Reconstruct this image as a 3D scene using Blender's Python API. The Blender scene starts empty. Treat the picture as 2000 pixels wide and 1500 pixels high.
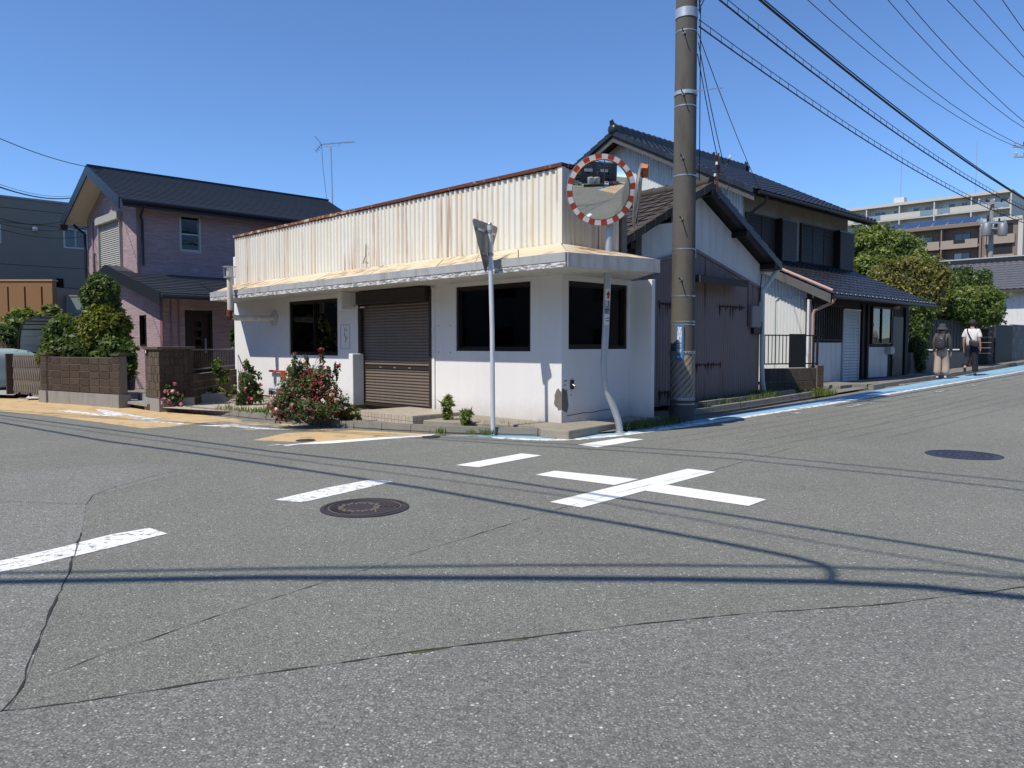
import bpy, bmesh, math, random
import numpy as np
from mathutils import Vector, Matrix
random.seed(7); np.random.seed(7)
S = bpy.context.scene
COL = S.collection
PI = math.pi

# ------------------------------------------------------------------ camera
FPX, HCAM = 1450.0, 1.30                       # focal length in photo pixels (2000 wide), eye height
TH = math.atan(75 / FPX)
cam = bpy.data.cameras.new('camera'); cam.sensor_width = 36; cam.lens = 36 * FPX / 2000
cam.clip_start = 0.05; cam.clip_end = 2000
co = bpy.data.objects.new('camera', cam); COL.objects.link(co)
co.location = (0, 0, HCAM); co.rotation_euler = (PI / 2 - TH, 0, 0); S.camera = co
# ------------------------------------------------------------------ sky and sun
SUN_EL = math.radians(55); SUN_H = (-.746, -.666)
W = bpy.data.worlds.new('World'); S.world = W; W.use_nodes = True
nt = W.node_tree; bg = nt.nodes['Background']
sky = nt.nodes.new('ShaderNodeTexSky'); sky.sky_type = 'NISHITA'; sky.sun_disc = False
sky.sun_elevation = SUN_EL; sky.sun_rotation = math.atan2(SUN_H[0], SUN_H[1])
sky.altitude = 1500; sky.air_density = 1.0; sky.dust_density = 0.1; sky.ozone_density = 10.0
hs = nt.nodes.new('ShaderNodeHueSaturation'); hs.inputs['Saturation'].default_value = 1.0
nt.links.new(sky.outputs[0], hs.inputs['Color']); nt.links.new(hs.outputs[0], bg.inputs[0]); bg.inputs[1].default_value = 0.15
sl = bpy.data.lights.new('sun', 'SUN'); sl.energy = 4.0; sl.angle = math.radians(.53); sl.color = (1, .93, .82)
so = bpy.data.objects.new('sun', sl); COL.objects.link(so)
sv = Vector((SUN_H[0] * math.cos(SUN_EL), SUN_H[1] * math.cos(SUN_EL), math.sin(SUN_EL)))
so.rotation_euler = sv.to_track_quat('Z', 'Y').to_euler(); so.location = (-20, -18, 30)
S.view_settings.view_transform = 'Standard'; S.view_settings.look = 'None'
S.view_settings.exposure = 0.30; S.view_settings.gamma = 1
S.render.engine = 'CYCLES'; S.cycles.max_bounces = 8; S.cycles.diffuse_bounces = 4
S.cycles.transparent_max_bounces = 12; S.cycles.caustics_reflective = False; S.cycles.caustics_refractive = False
S.cycles.use_denoising = True

# ------------------------------------------------------------------ geometry helpers
CT, ST = math.cos(TH), math.sin(TH)
def gz(x, y):                                   # the street climbs gently to the right
    r = (x - 2.9) * .71 + (y - 12.7) * .70
    return .022 * (math.sqrt(r * r + 4) + r) / 2
def ray(px, py):
    a = (px - 1000) / FPX; b = (750 - py) / FPX
    return (a, CT + ST * b, -ST + CT * b)
def G(px, py, dz=0.0):                          # survey: photo pixel to a point on the ground
    d = ray(px, py); z = dz
    for _ in range(40):
        k = (z - HCAM) / d[2]; x, y = d[0] * k, d[1] * k; z = .5 * z + .5 * (gz(x, y) + dz)
    return (x, y, gz(x, y) + dz)
def D(px, py, Y):                               # photo pixel to a point at distance Y
    d = ray(px, py); k = Y / d[1]
    return (d[0] * k, Y, HCAM + d[2] * k)
def un(v):
    l = math.hypot(*v); return (v[0] / l, v[1] / l)
UL = un((-1496, 1450)); N1 = (-UL[1], UL[0] * 1.0)       # along the left street, its outward normal
N1 = (-UL[1], UL[0])
V = un((1594, 1450)); N2 = (V[1], -V[0])                 # along the right street, its outward normal

class Fr:                                       # a vertical plane: u along, w outwards, z up
    def __init__(s, o, d, n=None):
        s.o = (o[0], o[1]); s.d = d; s.n = n if n else (d[1], -d[0])
    def pt(s, u, w, z):
        return (s.o[0] + s.d[0] * u + s.n[0] * w, s.o[1] + s.d[1] * u + s.n[1] * w, z)
    def px(s, px, py, w=0.0):
        r = ray(px, py); ox = s.o[0] + s.n[0] * w; oy = s.o[1] + s.n[1] * w
        det = r[0] * -s.d[1] + s.d[0] * r[1]
        k = (ox * -s.d[1] + s.d[0] * oy) / det
        x, y = r[0] * k, r[1] * k
        return ((x - ox) * s.d[0] + (y - oy) * s.d[1], HCAM + r[2] * k)
    def off(s, u=0, w=0):
        p = s.pt(u, w, 0); return Fr((p[0], p[1]), s.d, s.n)

class MB:
    def __init__(s): s.v = []; s.f = []
    def add(s, vs, fs):
        b = len(s.v); s.v += [tuple(p) for p in vs]; s.f += [tuple(i + b for i in f) for f in fs]; return s
    def hexa(s, p):
        return s.add(p, [(3, 2, 1, 0), (4, 5, 6, 7), (0, 1, 5, 4), (1, 2, 6, 5), (2, 3, 7, 6), (3, 0, 4, 7)])
    def box(s, c, sz, rz=0.0):
        hx, hy, hz = sz[0] / 2, sz[1] / 2, sz[2] / 2; cs, sn = math.cos(rz), math.sin(rz); p = []
        for z in (-hz, hz):
            for x, y in ((-hx, -hy), (hx, -hy), (hx, hy), (-hx, hy)):
                p.append((c[0] + x * cs - y * sn, c[1] + x * sn + y * cs, c[2] + z))
        return s.hexa(p)
    def fb(s, fr, u0, u1, w0, w1, z0, z1):      # box in a wall frame
        return s.hexa([fr.pt(u0, w0, z0), fr.pt(u1, w0, z0), fr.pt(u1, w1, z0), fr.pt(u0, w1, z0),
                       fr.pt(u0, w0, z1), fr.pt(u1, w0, z1), fr.pt(u1, w1, z1), fr.pt(u0, w1, z1)])
    def prism(s, poly, vec):
        n = len(poly); q = [(p[0] + vec[0], p[1] + vec[1], p[2] + vec[2]) for p in poly]
        return s.add(list(poly) + q, [tuple(range(n - 1, -1, -1)), tuple(range(n, 2 * n))] +
                     [(i, (i + 1) % n, n + (i + 1) % n, n + i) for i in range(n)])
    def bar(s, a, b, wx, wz=None):              # square bar between two points
        a = Vector(a); b = Vector(b); d = (b - a).normalized()
        x = d.cross(Vector((0, 0, 1)))
        if x.length < 1e-4: x = Vector((1, 0, 0))
        x.normalize(); y = x.cross(d); wz = wz or wx; x = x * wx / 2; y = y * wz / 2
        return s.hexa([a - x - y, a + x - y, a + x + y, a - x + y, b - x - y, b + x - y, b + x + y, b - x + y])
    def tube(s, pts, r, n=8, cap=True):
        P = [Vector(p) for p in pts]; R = r if isinstance(r, (list, tuple)) else [r] * len(P)
        b = len(s.v); up = None
        for i, p in enumerate(P):
            t = (P[min(i + 1, len(P) - 1)] - P[max(i - 1, 0)]).normalized()
            if up is None:
                up = t.cross(Vector((0.31, .2, .93)))
                if up.length < 1e-3: up = t.cross(Vector((1, 0, 0)))
            x = (up - t * up.dot(t)).normalized(); up = x; y = t.cross(x)
            for k in range(n):
                a = 2 * PI * k / n; q = p + x * (R[i] * math.cos(a)) + y * (R[i] * math.sin(a)); s.v.append(tuple(q))
        for i in range(len(P) - 1):
            for k in range(n):
                k2 = (k + 1) % n
                s.f.append((b + i * n + k, b + i * n + k2, b + (i + 1) * n + k2, b + (i + 1) * n + k))
        if cap:
            s.f.append(tuple(b + k for k in range(n - 1, -1, -1))); e = b + (len(P) - 1) * n
            s.f.append(tuple(e + k for k in range(n)))
        return s
    def lathe(s, prof, c, n=16, axis=(0, 0, 1), a0=0, a1=2 * PI):
        ax = Vector(axis).normalized(); x = ax.orthogonal().normalized(); y = ax.cross(x); c = Vector(c)
        full = abs(a1 - a0 - 2 * PI) < 1e-6; m = n if full else n + 1; b = len(s.v)
        for r, h in prof:
            for k in range(m):
                a = a0 + (a1 - a0) * k / n
                s.v.append(tuple(c + ax * h + x * (r * math.cos(a)) + y * (r * math.sin(a))))
        for i in range(len(prof) - 1):
            for k in range(n):
                k2 = (k + 1) % m
                s.f.append((b + i * m + k, b + i * m + k2, b + (i + 1) * m + k2, b + (i + 1) * m + k))
        return s
    def build(s, name, m, parent=None, smooth=False, bevel=0, norm=True):
        me = bpy.data.meshes.new(name); me.from_pydata(s.v, [], s.f)
        if norm:
            bm = bmesh.new(); bm.from_mesh(me); bmesh.ops.recalc_face_normals(bm, faces=bm.faces); bm.to_mesh(me); bm.free()
        if smooth:
            me.polygons.foreach_set('use_smooth', [True] * len(me.polygons))
            if smooth != 'all': me.set_sharp_from_angle(angle=math.radians(40))
        return link(name, me, m, parent, bevel)

def link(name, me, m, parent=None, bevel=0):
    if m is not None and not me.materials: me.materials.append(m)
    o = bpy.data.objects.new(name, me); COL.objects.link(o)
    if parent is not None: attach(o, parent)
    if bevel:
        b = o.modifiers.new('bevel', 'BEVEL'); b.width = bevel; b.segments = 2; b.limit_method = 'ANGLE'; b.angle_limit = .6
    return o
def attach(o, parent):
    o.parent = parent; o.matrix_parent_inverse = MW[parent.name].inverted() if parent.name in MW else Matrix.Identity(4)
MW = {}
def thing(name, label, cat, loc=(0, 0, 0), group=None):
    o = bpy.data.objects.new(name, None); COL.objects.link(o); o.location = loc; o.empty_display_size = .3
    MW[o.name] = Matrix.Translation(Vector(loc)); return tag(o, label, cat, group)
def tag(o, label=None, cat=None, group=None, kind=None):
    if label: o['label'] = label
    if cat: o['category'] = cat
    if group: o['group'] = group
    if kind: o['kind'] = kind
    return o
def place(name, me, m, M, parent):              # a copy of a piece that shares mesh data
    o = link(name, me, m, parent); o.matrix_basis = M; return o

def wall(name, fr, u0, u1, z0, z1, th, ops, m, parent):
    """upright wall with openings (u0,u1,z0,z1): faces, reveals and rim in one mesh"""
    us = sorted({u0, u1, *[o[0] for o in ops], *[o[1] for o in ops]}); zs = sorted({z0, z1, *[o[2] for o in ops], *[o[3] for o in ops]})
    us = [u for u in us if u0 <= u <= u1]; zs = [z for z in zs if z0 <= z <= z1]
    mb = MB(); ix = {}
    def vi(i, j, k):
        if (i, j, k) not in ix:
            ix[(i, j, k)] = len(mb.v); mb.v.append(fr.pt(us[i], -th if k else 0, zs[j]))
        return ix[(i, j, k)]
    def solid(i, j):
        if i < 0 or j < 0 or i >= len(us) - 1 or j >= len(zs) - 1: return False
        cu = (us[i] + us[i + 1]) / 2; cz = (zs[j] + zs[j + 1]) / 2
        return not any(o[0] < cu < o[1] and o[2] < cz < o[3] for o in ops)
    for i in range(len(us) - 1):
        for j in range(len(zs) - 1):
            if not solid(i, j): continue
            mb.f.append((vi(i, j, 0), vi(i + 1, j, 0), vi(i + 1, j + 1, 0), vi(i, j + 1, 0)))
            mb.f.append((vi(i, j, 1), vi(i, j + 1, 1), vi(i + 1, j + 1, 1), vi(i + 1, j, 1)))
            for di, dj, a, b in ((-1, 0, (i, j), (i, j + 1)), (1, 0, (i + 1, j), (i + 1, j + 1)), (0, -1, (i, j), (i + 1, j)), (0, 1, (i, j + 1), (i + 1, j + 1))):
                if not solid(i + di, j + dj): mb.f.append((vi(*a, 0), vi(*b, 0), vi(*b, 1), vi(*a, 1)))
    return mb.build(name, m, parent)

def corr(name, fr, u0, u1, zb, zt, per, dep, m, parent, w=0.0, trap=True):
    """ribbed metal sheet; zb/zt numbers or functions of u"""
    mb = MB(); n = max(1, int(round((u1 - u0) / per))); per = (u1 - u0) / n; cs = []
    for i in range(n):
        b = u0 + i * per
        if trap: cs += [(b, 0), (b + .16 * per, dep), (b + .42 * per, dep), (b + .58 * per, 0)]
        else: cs += [(b + per * k / 6, dep * (.5 - .5 * math.cos(2 * PI * k / 6))) for k in range(6)]
    cs.append((u1, 0))
    fz = lambda z, u: z(u) if callable(z) else z
    for u, d in cs:
        mb.v += [fr.pt(u, w + d, fz(zb, u)), fr.pt(u, w + d, fz(zt, u))]
    for i in range(len(cs) - 1): mb.f.append((2 * i, 2 * i + 2, 2 * i + 3, 2 * i + 1))
    b = len(mb.v)
    mb.v += [fr.pt(u0, w - .004, fz(zb, u0)), fr.pt(u1, w - .004, fz(zb, u1)), fr.pt(u1, w - .004, fz(zt, u1)), fr.pt(u0, w - .004, fz(zt, u0))]
    mb.f.append((b + 3, b + 2, b + 1, b))
    return mb.build(name, m, parent, norm=False)

def sheet(name, poly, dz, m, parent=None, step=2.0):
    """flat paint or paving sheet that follows the ground"""
    bm = bmesh.new(); f = bm.faces.new([bm.verts.new((p[0], p[1], 0)) for p in poly])
    xs = [p[0] for p in poly]; ys = [p[1] for p in poly]
    for ax, a, b in ((0, min(xs), max(xs)), (1, min(ys), max(ys))):
        k = math.ceil(a / step)
        while k * step < b:
            no = (1, 0, 0) if ax == 0 else (0, 1, 0)
            bmesh.ops.bisect_plane(bm, geom=bm.verts[:] + bm.edges[:] + bm.faces[:], plane_co=(k * step, k * step, 0), plane_no=no); k += 1
    for v in bm.verts: v.co.z = gz(v.co.x, v.co.y) + dz
    bmesh.ops.triangulate(bm, faces=[f for f in bm.faces if len(f.verts) > 4])
    bmesh.ops.recalc_face_normals(bm, faces=bm.faces)
    if sum(f.normal.z for f in bm.faces) < 0: bmesh.ops.reverse_faces(bm, faces=bm.faces)
    me = bpy.data.meshes.new(name); bm.to_mesh(me); bm.free()
    return link(name, me, m, parent)

def text_mesh(body, size, vertical=False):
    cu = bpy.data.curves.new('writing', 'FONT'); cu.body = '\n'.join(body) if vertical else body
    cu.size = size; cu.align_x = 'CENTER'; cu.align_y = 'CENTER'; cu.resolution_u = 2; cu.space_line = .82; cu.offset = size * .012
    o = bpy.data.objects.new('writing', cu); COL.objects.link(o); bpy.context.view_layer.update()
    me = bpy.data.meshes.new_from_object(o.evaluated_get(bpy.context.evaluated_depsgraph_get()))
    bpy.data.objects.remove(o); return me

# ------------------------------------------------------------------ procedural materials
class NB:
    def __init__(s, name):
        s.m = bpy.data.materials.new(name); s.m.use_nodes = True; s.t = s.m.node_tree
        s.b = s.t.nodes['Principled BSDF']; s.tc = s.t.nodes.new('ShaderNodeTexCoord').outputs['Object']
    def n(s, typ, **kw):
        x = s.t.nodes.new(typ)
        for k, v in kw.items(): setattr(x, k, v)
        return x
    def l(s, a, b): s.t.links.new(a, b)
    def mapping(s, scale=(1, 1, 1), rot=(0, 0, 0), src=None):
        x = s.n('ShaderNodeMapping'); x.inputs['Scale'].default_value = scale; x.inputs['Rotation'].default_value = rot
        s.l(src or s.tc, x.inputs['Vector']); return x.outputs[0]
    def noise(s, sc, det=4, rough=.6, vec=None, dist=0):
        x = s.n('ShaderNodeTexNoise'); x.inputs['Scale'].default_value = sc; x.inputs['Detail'].default_value = det
        x.inputs['Roughness'].default_value = rough; x.inputs['Distortion'].default_value = dist
        s.l(vec or s.tc, x.inputs['Vector']); return x.outputs['Fac']
    def vor(s, sc, vec=None, feat='F1', out='Distance'):
        x = s.n('ShaderNodeTexVoronoi', feature=feat); x.inputs['Scale'].default_value = sc
        s.l(vec or s.tc, x.inputs['Vector']); return x.outputs[out]
    def ramp(s, f, a, b, c0=(0, 0, 0, 1), c1=(1, 1, 1, 1)):
        x = s.n('ShaderNodeValToRGB'); e = x.color_ramp.elements
        e[0].position = a; e[1].position = b; e[0].color = c0; e[1].color = c1
        s.l(f, x.inputs[0]); return x.outputs[0]
    def mix(s, f, a, b, mode='MIX'):
        x = s.n('ShaderNodeMix', data_type='RGBA', blend_type=mode); x.clamp_factor = True
        for i, v in ((0, f), (6, a), (7, b)):
            if hasattr(v, 'is_linked') or hasattr(v, 'links'): s.l(v, x.inputs[i])
            elif i == 0: x.inputs[0].default_value = v
            else: x.inputs[i].default_value = (*v[:3], 1)
        return x.outputs[2]
    def math(s, op, a, b=0.0):
        x = s.n('ShaderNodeMath', operation=op)
        for i, v in ((0, a), (1, b)):
            if hasattr(v, 'links'): s.l(v, x.inputs[i])
            else: x.inputs[i].default_value = v
        return x.outputs[0]
    def sep(s):
        x = s.n('ShaderNodeSeparateXYZ'); s.l(s.tc, x.inputs[0]); return x.outputs
    def rand(s): return s.n('ShaderNodeObjectInfo').outputs['Random']
    def bump(s, h, st=.3, d=.01):
        x = s.n('ShaderNodeBump'); x.inputs['Strength'].default_value = st; x.inputs['Distance'].default_value = d
        s.l(h, x.inputs['Height']); s.l(x.outputs[0], s.b.inputs['Normal'])
    def out(s, col, rough=.7, metal=0, spec=.35):
        if hasattr(col, 'links'): s.l(col, s.b.inputs['Base Color'])
        else: s.b.inputs['Base Color'].default_value = (*col, 1)
        if hasattr(rough, 'links'): s.l(rough, s.b.inputs['Roughness'])
        else: s.b.inputs['Roughness'].default_value = rough
        s.b.inputs['Metallic'].default_value = metal; s.b.inputs['Specular IOR Level'].default_value = spec
        return s.m
def sc(c, k): return tuple(min(1, x * k) for x in c)
def plain(name, c, rough=.6, metal=0, var=.18, nsc=6, bump=.08, bsc=60, dirt=0, dirtc=(.12, .09, .06), rnd=0, spec=.35, streak=True):
    b = NB(name)
    col = b.mix(b.noise(nsc, 5), sc(c, 1 - var), sc(c, 1 + var))
    if rnd: col = b.mix(b.rand(), col, b.mix(1.0, col, sc((1, 1, 1), 1 - rnd), 'MULTIPLY'))
    if dirt:
        v = b.mapping((5, 5, .5) if streak else (2, 2, 2))
        col = b.mix(b.math('MULTIPLY', b.ramp(b.noise(1.4, 6, .7, v), .48, .75), dirt), col, dirtc)
    if bump: b.bump(b.noise(bsc, 4), bump, .01)
    return b.out(col, rough, metal, spec)

def m_asphalt(name, base, stone, bsc=1.0, light=.5):
    """aggregate in bitumen: dark pits, grey grains, scattered pale chips, slow changes of tone"""
    b = NB(name)
    n1 = b.noise(150 * bsc, 6, .85); n2 = b.noise(.3, 4, .6); n3 = b.noise(1.7, 5, .7)
    col = b.mix(b.ramp(n1, .36, .64), sc(base, .34), sc(base, 1.62))
    col = b.mix(1.0, col, b.mix(b.ramp(b.noise(42 * bsc, 3, .7), .35, .65), (.80, .80, .80), (1.18, 1.18, 1.18)), 'MULTIPLY'); col = b.mix(1.0, col, b.mix(b.ramp(b.noise(13, 4, .7), .35, .65), (.92, .92, .92), (1.07, 1.07, 1.07)), 'MULTIPLY')
    def chips(scale, cut, rad, c, k):
        nonlocal col
        v = b.n('ShaderNodeTexVoronoi'); v.inputs['Scale'].default_value = scale * bsc; b.l(b.tc, v.inputs['Vector'])
        cv = b.n('ShaderNodeSeparateColor'); b.l(v.outputs['Color'], cv.inputs[0])
        on = b.math('MULTIPLY', b.math('GREATER_THAN', cv.outputs[0], cut), b.math('LESS_THAN', v.outputs['Distance'], rad))
        tone = b.mix(cv.outputs[1], sc(c, .6), sc(c, 1.25)); col = b.mix(b.math('MULTIPLY', on, k), col, tone); return v
    v0 = chips(95, .55, .42, stone, .6 * light + .15); chips(120, .86, .40, (.48, .47, .43), .7); chips(66, .955, .34, (.64, .625, .58), .85)
    col = b.mix(b.ramp(n2, .35, .7), col, b.mix(1.0, col, (.87, .87, .87), 'MULTIPLY'))
    col = b.mix(b.ramp(n3, .45, .75), col, b.mix(1.0, col, (1.10, 1.10, 1.10), 'MULTIPLY'))
    st = b.mapping((.5, .5, .5), (0, 0, .78)); oil = b.ramp(b.noise(1.1, 5, .7, st), .60, .78); col = b.mix(b.math('MULTIPLY', oil, .30), col, sc(base, .5))
    b.bump(b.math('ADD', v0.outputs['Distance'], n1), .7, .006)
    return b.out(col, .85, 0, .2)
def m_paint(name, c, wear, under=(0.169, 0.171, 0.150), lo=.52, hi=.6, nsc=9, grit=130):
    """road paint worn through in patches, with grain of the asphalt"""
    b = NB(name)
    big = b.noise(nsc, 6, .7); gr = b.noise(grit, 3, .7)
    f = b.math('ADD', b.math('MULTIPLY', big, .75), b.math('MULTIPLY', gr, .25))
    f = b.ramp(f, lo - wear, hi - wear)
    ucol = b.mix(b.ramp(b.noise(240, 3, .7), .3, .7), sc(under, .6), sc(under, 1.35))
    pc = b.mix(b.noise(3, 4), sc(c, .88), sc(c, 1.06))
    pc = b.mix(b.math('MULTIPLY', b.ramp(b.noise(1.2, 6, .75), .5, .8), .35), pc, sc(c, .55))
    b.bump(gr, .35, .004)
    return b.out(b.mix(f, ucol, pc), .75, 0, .3)
def m_whitewall():
    b = NB('white_stucco')
    z = b.sep()[2]
    c = b.mix(b.noise(1.1, 5, .65), (.70, .695, .68), (.77, .765, .755))
    v = b.mapping((4, 4, .35)); st = b.ramp(b.noise(1.6, 6, .7, v), .52, .8)
    c = b.mix(b.math('MULTIPLY', st, .12), c, (.45, .44, .41))
    low = b.ramp(b.math('ADD', z, b.math('MULTIPLY', b.noise(3.5, 5, .7), .35)), .28, .62, (1, 1, 1, 1), (0, 0, 0, 1))
    c = b.mix(b.math('MULTIPLY', low, .5), c, (.36, .33, .29))
    b.bump(b.math('ADD', b.noise(55, 4), b.noise(220, 2)), .35, .006)
    return b.out(c, .85)
def m_rustsheet(name, base, rust=(.25, .085, .03), amount=.5, vs=(20, 20, .22), zr=None):
    """painted metal sheet: cream stain and narrow run-down rust streaks gathered in some stretches"""
    b = NB(name)
    v = b.mapping(vs); n = b.noise(1.0, 4, .6, v); n2 = b.noise(.55, 4, .6)
    c = b.mix(b.noise(2.0, 4), sc(base, .92), sc(base, 1.06))
    c = b.mix(b.math('MULTIPLY', b.ramp(b.noise(.7, 4, .6, b.mapping((vs[0] * .6, vs[1] * .6, vs[2]))), .45, .7), .42), c, (base[0] * .92, base[1] * .74, base[2] * .46))
    zone = b.ramp(n2, .40, .62); lo = .70 - amount * .16
    f = b.math('MULTIPLY', b.ramp(n, lo, lo + .07), zone); c = b.mix(b.math('MULTIPLY', f, .55), c, (rust[0] * 1.6, rust[1] * 2.7, rust[2] * 3.2))
    f2 = b.math('MULTIPLY', b.ramp(n, lo + .06, lo + .12), zone); c = b.mix(b.math('MULTIPLY', f2, .85), c, b.mix(b.noise(30, 4), sc(rust, .6), sc(rust, 1.4)))
    c = b.mix(b.math('MULTIPLY', b.ramp(b.noise(6, 6, .8), .66, .74), .5), c, (.26, .22, .17))
    b.bump(b.noise(40, 4), .12, .01)
    return b.out(c, .55, 0, .4)
def m_rust(name, c0, c1, paint, pf=.5):
    b = NB(name); n = b.noise(7, 6, .75)
    c = b.mix(b.noise(30, 5, .7), c0, c1); c = b.mix(b.ramp(n, pf, pf + .1), c, paint)
    b.bump(b.noise(50, 5), .4, .01); return b.out(c, .8, 0, .2)
def m_peel():
    b = NB('peeling_white_paint')
    v = b.mapping((3, 3, 12)); n = b.noise(3, 7, .75, v)
    c = b.mix(b.noise(40, 4, .7, b.mapping((1, 1, 20))), (.12, .115, .11), (.34, .33, .31))
    f = b.ramp(n, .50, .53); c = b.mix(f, c, b.mix(b.noise(6, 4), (.6, .61, .62), (.75, .75, .74)))
    b.bump(b.math('ADD', f, b.noise(80, 3)), .4, .006); return b.out(c, .8)
def m_glass(name='window_glass', tint=(.55, .6, .62), refl=1.0):
    b = NB(name); t = b.t
    tr = b.n('ShaderNodeBsdfTransparent'); tr.inputs[0].default_value = (*tint, 1)
    gl = b.n('ShaderNodeBsdfGlossy'); gl.inputs['Roughness'].default_value = .015
    fr = b.n('ShaderNodeFresnel'); fr.inputs[0].default_value = 1.5
    bp = b.n('ShaderNodeBump'); bp.inputs['Strength'].default_value = .04; bp.inputs['Distance'].default_value = .05
    b.l(b.noise(1.3, 2), bp.inputs['Height']); b.l(bp.outputs[0], gl.inputs['Normal'])
    mx = b.n('ShaderNodeMixShader'); b.l(b.math('MULTIPLY', fr.outputs[0], refl), mx.inputs[0])
    b.l(tr.outputs[0], mx.inputs[1]); b.l(gl.outputs[0], mx.inputs[2])
    b.l(mx.outputs[0], t.nodes['Material Output'].inputs[0]); return b.m
def m_concrete(name, c=(.36, .35, .33), bump=.35, stain=.5):
    b = NB(name)
    col = b.mix(b.noise(2.2, 6, .7), sc(c, .72), sc(c, 1.2)); col = b.mix(b.ramp(b.noise(160, 3), .35, .7), sc(c, .6), col)
    v = b.mapping((3, 3, .5)); col = b.mix(b.math('MULTIPLY', b.ramp(b.noise(1.8, 6, .7, v), .5, .72), stain), col, sc(c, .35))
    b.bump(b.math('ADD', b.noise(60, 5), b.noise(200, 2)), bump, .01); return b.out(col, .9, 0, .2)
def m_block(name, c):
    b = NB(name)
    g = b.n('ShaderNodeNewGeometry').outputs['Position']
    n = b.noise(38, 5, .75, g); col = b.mix(b.ramp(n, .3, .7), sc(c, .45), sc(c, 1.5))
    col = b.mix(b.rand(), col, b.mix(1.0, col, (.72, .70, .68), 'MULTIPLY'))
    b.bump(n, .9, .03); return b.out(col, .95, 0, .15)
def m_leaf(name, c, c2, trans=.35):
    b = NB(name); t = b.t
    p = b.n('ShaderNodeNewGeometry'); r = p.outputs['Random Per Island']
    big = b.ramp(b.noise(1.6, 3, .6, p.outputs['Position']), .35, .68)
    col = b.mix(r, sc(c, .6), sc(c, 1.35)); col = b.mix(b.math('MULTIPLY', big, b.math('ADD', r, .15)), col, c2)
    b.out(col, .5, 0, .45)
    tl = b.n('ShaderNodeBsdfTranslucent'); b.l(b.mix(1.0, col, (1.5, 1.6, .7), 'MULTIPLY'), tl.inputs[0])
    mx = b.n('ShaderNodeMixShader'); mx.inputs[0].default_value = trans
    b.l(b.b.outputs[0], mx.inputs[1]); b.l(tl.outputs[0], mx.inputs[2])
    b.l(mx.outputs[0], t.nodes['Material Output'].inputs[0]); return b.m
def m_siding(name, c, period=.045):
    """fine horizontal split-face siding: thin courses with short raised sticks"""
    b = NB(name); z = b.sep()
    k = b.math('FRACT', b.math('DIVIDE', z[2], period)); row = b.math('FLOOR', b.math('DIVIDE', z[2], period))
    cv = b.n('ShaderNodeCombineXYZ'); b.l(b.math('MULTIPLY', z[0], 3.2), cv.inputs[0]); b.l(b.math('MULTIPLY', row, 7.31), cv.inputs[1]); b.l(b.math('MULTIPLY', z[1], 3.2), cv.inputs[2])
    n = b.noise(1.0, 2, .5, cv.outputs[0])
    col = b.mix(b.ramp(n, .35, .65), sc(c, .86), sc(c, 1.14)); col = b.mix(b.ramp(n, .70, .74), col, sc(c, 1.55))
    g = b.ramp(k, .0, .25); col = b.mix(g, sc(c, .62), col)
    b.bump(b.math('ADD', g, b.math('MULTIPLY', n, .6)), .4, .010); return b.out(col, .8, 0, .25)

M = {}
M['asphalt'] = m_asphalt('asphalt', (0.192, 0.195, 0.168), (.35, .35, .31))
M['asphalt_near'] = m_asphalt('asphalt_coarse', (0.190, 0.193, 0.172), (.36, .36, .33), .85, .8)
M['asphalt_left'] = m_asphalt('asphalt_worn', (0.206, 0.209, 0.186), (.38, .38, .35), .9, .8)
M['white_line'] = m_paint('white_road_paint', (.80, .81, .78), .24)
M['white_worn'] = m_paint('worn_white_road_paint', (.78, .79, .77), .125, nsc=16)
M['white_edge'] = m_paint('scuffed_white_road_paint', (.78, .79, .77), .10, nsc=9)
M['yellow'] = m_paint('ochre_road_paint', (.58, .41, .21), .14, nsc=3.0)
M['yellow_worn'] = m_paint('worn_ochre_road_paint', (.58, .41, .21), .03, nsc=1.6)
M['blue_lane'] = m_paint('blue_road_paint', (.25, .44, .58), .15, nsc=2.5)
M['white_faint'] = m_paint('faint_white_road_paint', (.70, .71, .69), -.02, nsc=6)
M['crack'] = plain('crack_dark', (.034, .033, .030), .95, bump=0)
M['moss'] = plain('moss', (.10, .11, .03), .95, var=.5, nsc=60)
M['soil'] = plain('garden_soil', (.16, .125, .09), .95, var=.45, nsc=14, bump=.6, bsc=70)
M['ground'] = plain('bare_ground', (.20, .185, .155), .95, var=.35, nsc=1.5, bump=.5, bsc=30)
M['stucco'] = m_whitewall()
M['whitesheet'] = m_rustsheet('white_ribbed_sheet', (.72, .71, .645), amount=1.05)
M['eavesheet'] = m_rustsheet('yellowed_eave_sheet', (.66, .57, .39), (.20, .075, .035), 1.5, (4, 4, 4))
M['rustcap'] = m_rust('rusted_cap', (.075, .026, .018), (.17, .062, .038), (.55, .47, .36), .60)
M['rustcap_pale'] = m_rust('half_rusted_cap', (.10, .036, .022), (.26, .11, .06), (.60, .50, .38), .50)
M['peel'] = m_peel()
M['grey_trim'] = plain('grey_painted_trim', (.37, .385, .39), .6, var=.15, dirt=.5)
M['soffit'] = plain('soffit_board', (.58, .57, .54), .8, var=.12, dirt=.5)
M['fill_sheet'] = m_leaf('frosted_fill_sheet', (.6, .55, .6), (.7, .65, .7), .6)  # translucent sheet for the added panels that let daylight into the shop
M['dark_frame'] = plain('bronze_frame', (.026, .021, .018), .4, var=.2, metal=.3)
M['shutter'] = plain('brown_shutter', (.185, .15, .12), .45, var=.1, dirt=.4, metal=.2)
M['shutter_dark'] = plain('dark_brown_steel', (.036, .027, .022), .45, var=.2)
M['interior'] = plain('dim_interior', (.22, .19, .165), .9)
M['wood'] = plain('interior_wood', (.30, .15, .07), .6)
M['glass'] = m_glass(tint=(.75, .78, .8), refl=1.0); M['glass_dark'] = m_glass('smoked_glass', (.25, .27, .28), 1.2)
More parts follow.
